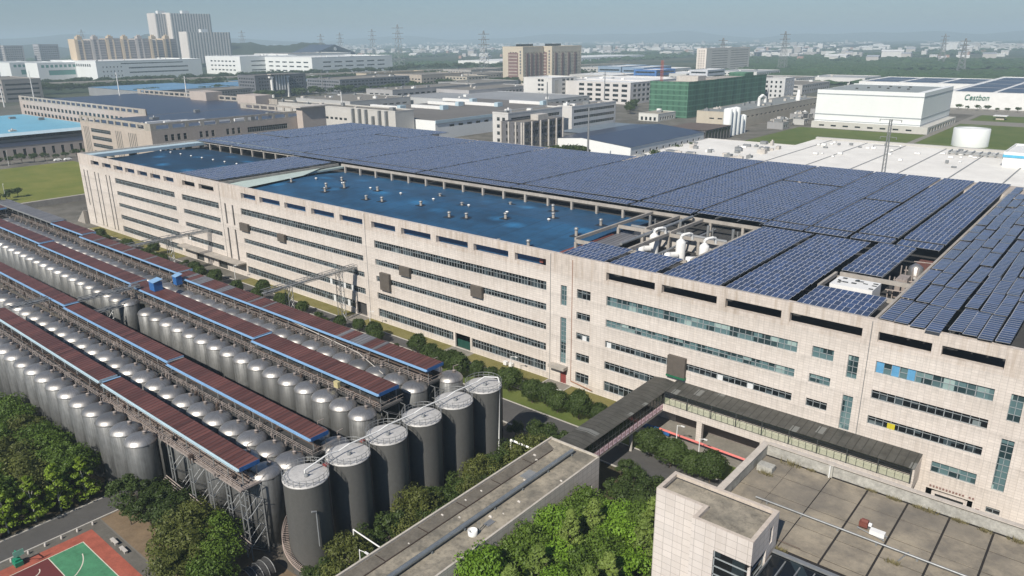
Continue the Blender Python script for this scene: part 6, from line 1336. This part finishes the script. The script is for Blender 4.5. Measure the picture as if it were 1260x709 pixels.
# lawns and roads by the cold store
sheet('far_lawn', -217, -122, 500, 616, .02, LAWN2); sheet('far_lawn', -121, -20, 500, 712, .02, LAWN2); sheet('far_lawn', -120, 60, 745, 800, .02, LAWN2); sheet('far_road', -125, 60, 712, 745, .015, PAVE); sheet('far_road', -125.5, -121.2, 500, 860, .024, PAVE); sheet('far_yard', -230, 60, 800, 864, .012, PAVE)
for i in range(24):
    x = -148+i*8.2; tree('far', x, 845+rnd.uniform(-4, 3), 'small dark tree before the lettered warehouse, %s from the left' % nth(i+1), rnd.uniform(.6, 1.1), 'trees before the lettered warehouse')
t = thing('guard_house', 'small cream gatehouse on the lawn corner by the cold store', 'gatehouse', (-102, 765, 0)); cutbox(t, 'wall', -104, -98, 762, 768, 0, 3, bm_((.5, .45, .36))); cutbox(t, 'roof', -106, -96, 760, 770, 3.01, 3.5, WHITE)
for i in range(5):
    x, y = -45+i*7, 792+3*(i % 2); t = thing('lorry', 'white parked lorry right of the lettered warehouse yard, %s from the left' % nth(i+1), 'lorry', (x, y, 0), 'lorries in the far yard'); cutbox(t, 'cargo_box', x-1.3, x+1.3, y-4, y+3, 1, 4, WHITE); cutbox(t, 'cab', x-1.2, x+1.2, y+3.2, y+5, .6, 3, GREYP)
    for b in (-3, 2, 4): q = MB(); q.tube((x-1.2, y+b, .5), (x+1.2, y+b, .5), .5, 10); q.build('wheel', FRAMED, t)
# assorted flat sheds in the upper right middle ground
rr = random.Random(21)
sheds = [(-300, -225, 950, 1040, 10), (-215, -170, 800, 850, 8), (-420, -340, 960, 1060, 11), (-300, -220, 1070, 1160, 9), (-215, -175, 880, 960, 9), (-520, -430, 900, 960, 14), (-560, -480, 1000, 1080, 12), (-640, -560, 940, 1040, 12), (-620, -570, 1100, 1180, 14), (-700, -640, 1120, 1200, 16), (-480, -400, 1100, 1180, 11), (-410, -330, 1180, 1260, 10), (-760, -680, 1230, 1330, 14), (-900, -820, 1280, 1400, 13), (-1000, -900, 1180, 1260, 13), (-600, -520, 1250, 1350, 12), (-720, -640, 1000, 1080, 14), (-480, -420, 860, 895, 13), (-640, -590, 860, 930, 13)]
for i, (a, b, c, d, h) in enumerate(sheds):
    cc = rr.choice([(.60, .60, .58), (.52, .52, .50), (.45, .44, .42), (.62, .61, .60)]); bld('flat pale shed in the middle distance, %s of a scattered group' % nth(i+1), a, b, c, d, h, cc, [((5, 3), 2, 3, 5, 2, 3, -3)], [((5, 3), 2, 3, 5, 2, 3, -3)], rr.choice([WHITE, ROOFG, plain('shed_roof_%d' % i, (.36, .37, .37), .8, 0, .15, .03)]), .6, 'shed', 'flat_shed', grp='pale sheds in the middle distance', clutter=3)
for i, (a, b, c, d, h, cc) in enumerate([(-640, -600, 1060, 1120, 20, (.06, .16, .38)), (-560, -530, 1090, 1150, 20, (.55, .57, .60)), (-680, -640, 1090, 1180, 22, (.20, .28, .38)), (-740, -695, 1110, 1200, 22, (.22, .30, .40))]):
    bld(['bright blue', 'white', 'blue-grey ribbon-windowed', 'blue-grey glazed'][i]+' factory block right of the twin towers', a, b, c, d, h, cc, [('r', 3, 4, 6, 2.4, 3, -3)], [('r', 3, 4, 6, 2.4, 3, -3)], WHITE, 1, 'factory block', 'factory_block')
big = bld('very long low white hall beyond the twin towers', -1500, -1350, 1560, 2300, 12, WHITE, None, [((6, 9), 1, 3, 5, 4, 6, -6)], WHITE, 0, 'hall', 'long_hall')
# viaduct
vd = thing('viaduct', 'elevated grey motorway crossing behind the factories', 'viaduct', (-1200, 700, 0)); va, vb = Vector((-1420, 120, 8.5)), Vector((-1010, 1640, 8.5)); d = (vb-va).normalized(); n_ = Vector((-d.y, d.x, 0)); m = MB()
def vq(s0, s1, z0, z1):
    a, b, c, e = va+n_*s0, vb+n_*s0, vb+n_*s1, va+n_*s1; m.add([(p.x, p.y, z) for z in (z0, z1) for p in (a, b, c, e)], [(3, 2, 1, 0), (4, 5, 6, 7), (0, 1, 5, 4), (1, 2, 6, 5), (2, 3, 7, 6), (3, 0, 4, 7)])
vq(-11, 11, 7.2, 8.5); vq(-11.2, -10.7, 8.51, 9.6); vq(10.7, 11.2, 8.51, 9.6); m.build('deck', CONC, vd)
L = (vb-va).length
for k in range(int(L/36)):
    p = va+d*(k*36+10); m = MB(); m.box(p.x-1.2, p.x+1.2, p.y-1.2, p.y+1.2, 0, 6.2); m.box(p.x-2, p.x+2, p.y-5, p.y+5, 6.21, 7.19); m.build('pier', CONC, vd)
br = thing('railway_bridge', 'long pale railway bridge crossing the far plain', 'bridge', (-1200, 2850, 0)); va, vb = Vector((-1130, 2650, 14)), Vector((-2000, 8200, 14)); d = (vb-va).normalized(); n_ = Vector((-d.y, d.x, 0)); m = MB(); vq(-9, 9, 10, 15); m.build('deck', bm_((.55, .55, .53)), br)
for k in range(60): p = va+d*(k*60+5); m = MB(); m.box(p.x-3, p.x+3, p.y-3, p.y+3, 0, 9.99); m.build('pier', bm_((.45, .45, .43)), br)
# tall plain poles and pylons
for i, (x, y, h) in enumerate([(-640, 330, 41), (-700, 300, 44), (-985, 262, 36), (-1000, 300, 34), (-1040, 345, 37), (-500, 385, 30), (-330, 432, 40), (-870, 640, 30), (-425, 650, 38), (-240, 352, 33)]):
    m = MB(); m.tube((x, y, 0), (x, y, h), .75, 8, 0, .35); m.build('slim_mast', WHITE if i < 6 else GALV, None, 'slim pale mast rising behind the roofs, %s of the scattered masts' % nth(i+1), 'mast', 'pale masts')
def pylon(x, y, h, i):
    t = thing('power_pylon', 'lattice power pylon on the horizon, %s from the left' % nth(i), 'pylon', (x, y, 0), 'power pylons on the plain'); m = MB(); w = h*.09
    wz = lambda z: w*(1-z/h)**.8+.8
    for a, b in ((-1, -1), (1, -1), (1, 1), (-1, 1)):
        pts = [(x+a*wz(z), y+b*wz(z), z) for z in np.linspace(0, h, 9)]
        for p, q in zip(pts, pts[1:]): m.bar(p, q, .55)
    for k in range(8):
        z0, z1 = h*k/8, h*(k+1)/8; 
        for s in (-1, 1): m.bar((x-wz(z0), y+s*wz(z0), z0), (x+wz(z1), y+s*wz(z1), z1), .5); m.bar((x+s*wz(z0), y-wz(z0), z0), (x+s*wz(z1), y+wz(z1), z1), .5); m.bar((x+wz(z0), y+s*wz(z0), z0), (x-wz(z1), y+s*wz(z1), z1), .5)
    m.build('tower', GREYP, t)
    for z in (.68, .8, .92): m = MB(); m.bar((x-w*1.3, y-w*.8, h*z), (x+w*1.3, y+w*.8, h*z), .9); m.build('crossarm', GREYP, t)
for i, (x, y, h) in enumerate([(-2650, 560, 105), (-2900, 1150, 110), (-2700, 1640, 105), (-2000, 1480, 86), (-2010, 1560, 90), (-1950, 1640, 100), (-1450, 1300, 103), (-1080, 1200, 84), (-700, 1500, 66), (-620, 1620, 78), (-290, 1620, 62), (-420, 2100, 70), (-250, 2300, 76), (-150, 1500, 60)]): pylon(x, y, h, i+1)
t = thing('site_crane', 'red tower crane near the netted site', 'crane', (-420, 745, 0)); m = MB()
for a in (-1, 1):
    for b in (-1, 1): m.bar((-440+a, 790+b, 0), (-440+a, 790+b, 44), .35)
for k in range(14): m.bar((-441, 789, k*3.1), (-439, 789, k*3.1+3.1), .2)
m.build('mast', plain('crane_red', (.4, .09, .05), .6), t)
# ------------------------------------------------------------------ trees and woods farther out
def belt(name, rows, lab):
    V = []; g_ = np.random.default_rng(4)
    src = []
    for c, _ in KIND['far']: a = np.empty(len(c.vertices)*3); c.vertices.foreach_get('co', a); src.append(a.reshape(-1, 3))
    for n, ax, ay, bx, by, jit, s0, s1 in rows:
        for i in range(n):
            u = (i+.5)/n; s = g_.uniform(s0, s1); t_ = g_.uniform(0, 6.28); R_ = np.array([[math.cos(t_), math.sin(t_), 0], [-math.sin(t_), math.cos(t_), 0], [0, 0, 1]])
            V.append(src[int(g_.integers(0, 2))]@R_*s*np.array([1, 1, .8])+np.array([ax+(bx-ax)*u+g_.uniform(-jit, jit), ay+(by-ay)*u+g_.uniform(-jit, jit), 0]))
    V = np.concatenate(V); me = bpy.data.meshes.new(name); me.from_pydata(V.tolist(), [], np.arange(len(V)).reshape(-1, 4).tolist()); me.materials.append(LEAF_D); o = bpy.data.objects.new(name, me); col.objects.link(o); props(o, lab, 'tree belt', None, 'stuff')
belt('tree_belt', [(110, -1225, 330, -1000, 1000, 14, 2.2, 3.2), (110, -1400, 380, -1240, 1130, 16, 2.0, 3.0), (60, -860, 780, -760, 1000, 26, 1.5, 2.4), (40, -1000, 440, -950, 700, 18, 1.8, 2.6), (40, -940, 1010, -760, 1400, 30, 2, 3), (30, -560, 870, -380, 900, 10, 1.6, 2.2), (40, -1320, 1180, -1180, 1500, 30, 2.4, 3.4)], 'belts of dark trees along the viaduct and between distant works')
def rowtrees(n, ax, ay, bx, by, desc, jit=3, kd='far', s=(.8, 1.2)):
    for i in range(n):
        u = (i+.5)/n; tree(kd, ax+(bx-ax)*u+rnd.uniform(-jit, jit), ay+(by-ay)*u+rnd.uniform(-jit, jit), 'dark tree %s, %s from the left' % (desc, nth(i+1)), rnd.uniform(*s), 'trees '+desc)
rowtrees(34, -850, 530, -790, 780, 'around the dark office block', 9, s=(1.5, 2.2))
rowtrees(16, -760, 840, -700, 1100, 'below the twin towers', 8, s=(1.1, 1.8))
rowtrees(8, -420, 700, -380, 622, 'before the gridded office', 4, s=(1.0, 1.4))
rowtrees(9, -300, 342, -283, 346, 'beside the dormitory foot', 2, s=(.9, 1.2))
rowtrees(4, -262, 345, -244, 352, 'peeping over the solar roof', 2, s=(1.6, 2.0))
rowtrees(5, -222, 380, -222, 470, 'before the solar shed wall', 2, s=(.8, 1.1))
rowtrees(12, -230, 830, -215, 1010, 'behind the cold store', 6, s=(1.4, 2.0))
rowtrees(12, -400, 300, -385, 350, 'behind the fin factory', 4, s=(1.0, 1.5))
def blobwood(name, n, area, s, mt, lab, seed, kindp='farwood'):
    g_ = np.random.default_rng(seed); V = []; F = []; k = 0
    base = np.array([(0, 0, 1), (.9, 0, .45), (.28, .86, .45), (-.73, .53, .45), (-.73, -.53, .45), (.28, -.86, .45), (.95, .3, -.2), (0, 1, -.2), (-.95, .3, -.2), (-.6, -.8, -.2), (.6, -.8, -.2)]); fb_ = [(0, 1, 2), (0, 2, 3), (0, 3, 4), (0, 4, 5), (0, 5, 1), (1, 6, 2), (2, 7, 3), (3, 8, 4), (4, 9, 5), (5, 10, 1), (6, 7, 2), (7, 8, 3), (8, 9, 4), (9, 10, 5), (10, 6, 1)]
    for i in range(n):
        x, y = area(g_); 
        if x is None: continue
        sc_ = s*(.5+g_.random()); b = base*np.array([sc_*1.5, sc_*1.5, sc_*.62])*(1+.25*g_.normal(size=(11, 1))); b[:, 0] += x; b[:, 1] += y; b[:, 2] += sc_*.35
        V.append(b); F += [(a+k, c+k, d+k) for a, c, d in fb_]; k += 11
    V = np.concatenate(V); me = bpy.data.meshes.new(name); me.from_pydata(V.tolist(), [], F); me.materials.append(mt); o = bpy.data.objects.new(name, me); col.objects.link(o); props(o, lab, 'woodland', None, 'stuff'); return o
def inpoly_wood(y0, y1, thr, xs_):
    def f(g_):
        y = y0+(y1-y0)*g_.random()**1.2; lo, hi = xs_(y); x = lo+(hi-lo)*g_.random()
        return (x, y) if mnoise.noise(Vector((x/420, y/620, 0))) > thr else (None, None)
    return f
WOOD = plain('woodland', (.034, .068, .024), .95, 0, .45, .02)
WOOD2 = plain('woodland_light', (.06, .095, .030), .95, 0, .4, .02)
blobwood('woodland', 15000, inpoly_wood(1180, 2500, -.15, lambda y: (-.50*y, .06*y)), 5.5, WOOD, 'dense green woodland plain beyond the lettered warehouse', 1)
blobwood('woodland', 6000, inpoly_wood(1180, 2300, .05, lambda y: (-.34*y, .06*y)), 4.5, WOOD2, 'lighter scrub in the woodland plain', 2)
blobwood('woodland', 12000, inpoly_wood(2000, 8500, .12, lambda y: (-1.55*y, .1*y)), 8, WOOD, 'far woods fading into the haze', 3)
blobwood('woodland', 8000, inpoly_wood(1400, 3600, .05, lambda y: (-2.3*y, -.55*y)), 6, WOOD, 'woods between the towers and the plain', 4)
blobwood('woodland', 5000, inpoly_wood(380, 1500, .12, lambda y: (-5200, -2050)), 8, WOOD, 'woods at the far left behind the mid-rise blocks', 5)
# far settlements: individual houses plus the rest as one mass
hm = []
for i, c in enumerate([(.55, .54, .52), (.44, .42, .40), (.62, .62, .60), (.38, .25, .2)]):
    m = MB(); w, d, h = [(14, 10, 8), (20, 12, 10), (36, 18, 8), (12, 10, 7)][i]; m.box(-w/2, w/2, -d/2, d/2, 0, h); m.add([(-w/2-.5, -d/2-.5, h), (w/2+.5, -d/2-.5, h), (w/2+.5, 0, h+2.5), (-w/2-.5, 0, h+2.5), (w/2+.5, d/2+.5, h), (-w/2-.5, d/2+.5, h)], [(0, 1, 2, 3), (3, 2, 4, 5)], 1)
    me = bpy.data.meshes.new('house'); me.from_pydata([tuple(v) for v in m.v], [], m.f); me.materials.append(bm_(c)); me.materials.append(bm_([(.5, .5, .5), (.3, .32, .36), (.65, .65, .64), (.3, .2, .17)][i])); me.polygons.foreach_set('material_index', m.mi); hm.append(me)
rr = random.Random(77); cl = [(-.18, 2600), (-2.1, 2600), (-1.6, 2900), (-1.2, 3100), (-.85, 3300), (-.45, 3500), (-.25, 3000), (-.1, 3300), (-.9, 2300), (-1.3, 2300), (-.3, 4300), (-.6, 4300), (0.0, 4200)]
for i in range(240):
    a, y = rr.choice(cl); y += rr.gauss(0, 260); x = (a+rr.gauss(0, .10))*y; o = bpy.data.objects.new('far_house', rr.choice(hm)); col.objects.link(o); o.location = (x, y, 0); o.rotation_euler = (0, 0, rr.choice([0, .2, 1.57])); k = rr.uniform(.8, 1.8); o.scale = (k, k, k*rr.uniform(.8, 1.3))
    props(o, 'small pale house among the far settlements in the haze', 'house', 'far houses on the plain')
def townarea(g_):
    y = 2700+5300*g_.random(); x = (-2.4+2.5*g_.random())*y; return (x, y) if mnoise.noise(Vector((x/500, y/800, 3))) > .12 else (None, None)
g_ = np.random.default_rng(9); m = MB()
for i in range(9000):
    x, y = townarea(g_)
    if x is None: continue
    w, d, h = g_.uniform(10, 60), g_.uniform(10, 30), g_.uniform(6, 13)*(1 if g_.random() < .93 else 2.4); m.box(x, x+w, y, y+d, 0, h, int(g_.integers(0, 3)), skip='bnw')
m.build('far_town', [bm_((.52, .51, .49)), bm_((.36, .35, .34)), bm_((.62, .62, .61))], None, 'sprawl of far towns and sheds fading into haze', 'town', None, 'stuff', (0, 0, 0))
for i in range(16):
    rr2 = random.Random(i); x, y = -190+rr2.uniform(-160, 150), 3000+rr2.uniform(-150, 250); x = -.02*y+i*16-110; h = rr2.uniform(26, 40); bld('far pinkish apartment slab at the upper right, %s from the left' % nth(i+1), x, x+11, y, y+22, h, (.45, .36, .33), None, None, None, 1, 'apartments', 'far_apartments', grp='far pinkish apartments')
# hills
def hill(nm, pts, w, mt, seed):
    g_ = random.Random(seed); V, F = [], []; n = len(pts); k = 14
    for i, (x, y, h) in enumerate(pts):
        dx, dy = x/math.hypot(x, y), y/math.hypot(x, y)
        for j in range(k+1): t = j/k*2-1; z = h*math.cos(t*math.pi/2)**1.3*(1+.03*g_.uniform(-1, 1)); V.append((x+dx*t*w, y+dy*t*w, max(0, z)-1))
    for i in range(n-1):
        for j in range(k): a = i*(k+1)+j; F.append((a, a+k+1, a+k+2, a+1))
    me = bpy.data.meshes.new(nm); me.from_pydata(V, [], F); me.materials.append(mt)
    for p in me.polygons: p.use_smooth = True
    o = bpy.data.objects.new(nm, me); col.objects.link(o); o['kind'] = 'structure'; return o
HM = plain('hill_woods', (.03, .045, .022), .95, 0, .35, .006)
def ridge(a0, a1, D, H, n, seed, wob=.35):
    pts = []; g_ = random.Random(seed); ph = [g_.uniform(0, 6) for _ in range(4)]
    for i in range(n): t = i/(n-1); a = rad(a0+(a1-a0)*t); h = H*(1-wob+wob*(math.sin(t*9+ph[0])+.6*math.sin(t*21+ph[1])+.3*math.sin(t*47+ph[2]))/1.3)*min(1, 5*t, 5*(1-t))+.1; pts.append((D*math.sin(a), D*math.cos(a), h))
    return pts
hill('hills', ridge(-82, -58, 5600, 105, 40, 1), 900, HM, 1); hill('hills', ridge(-63.5, -51, 2900, 66, 60, 2, .10), 330, HM, 2); hill('hills', ridge(-56, -20, 13500, 150, 60, 3, .3), 1500, HM, 3); hill('hills', ridge(-24, 8, 12500, 175, 60, 4, .3), 1500, HM, 4); hill('hills', ridge(-85, -50, 10500, 140, 60, 5, .3), 1500, HM, 5)
# ------------------------------------------------------------------ haze
hz = MB(); hz.box(-26500, 12500, -2600, 26500, -1.2, 190.0); ho = hz.build('haze', bpy.data.materials.new('haze_air'), kind='stuff'); hmat = ho.data.materials[0]; hmat.use_nodes = True; t = hmat.node_tree; t.nodes.clear()
pv = t.nodes.new('ShaderNodeVolumePrincipled'); out = t.nodes.new('ShaderNodeOutputMaterial'); t.links.new(pv.outputs[0], out.inputs['Volume'])
HAZE = .00021
pv.inputs['Color'].default_value = (.70, .90, 1.0, 1); pv.inputs['Density'].default_value = HAZE; pv.inputs['Anisotropy'].default_value = .0
ho['label'] = 'pale blue haze over the plain'
print('objects', len(bpy.data.objects))
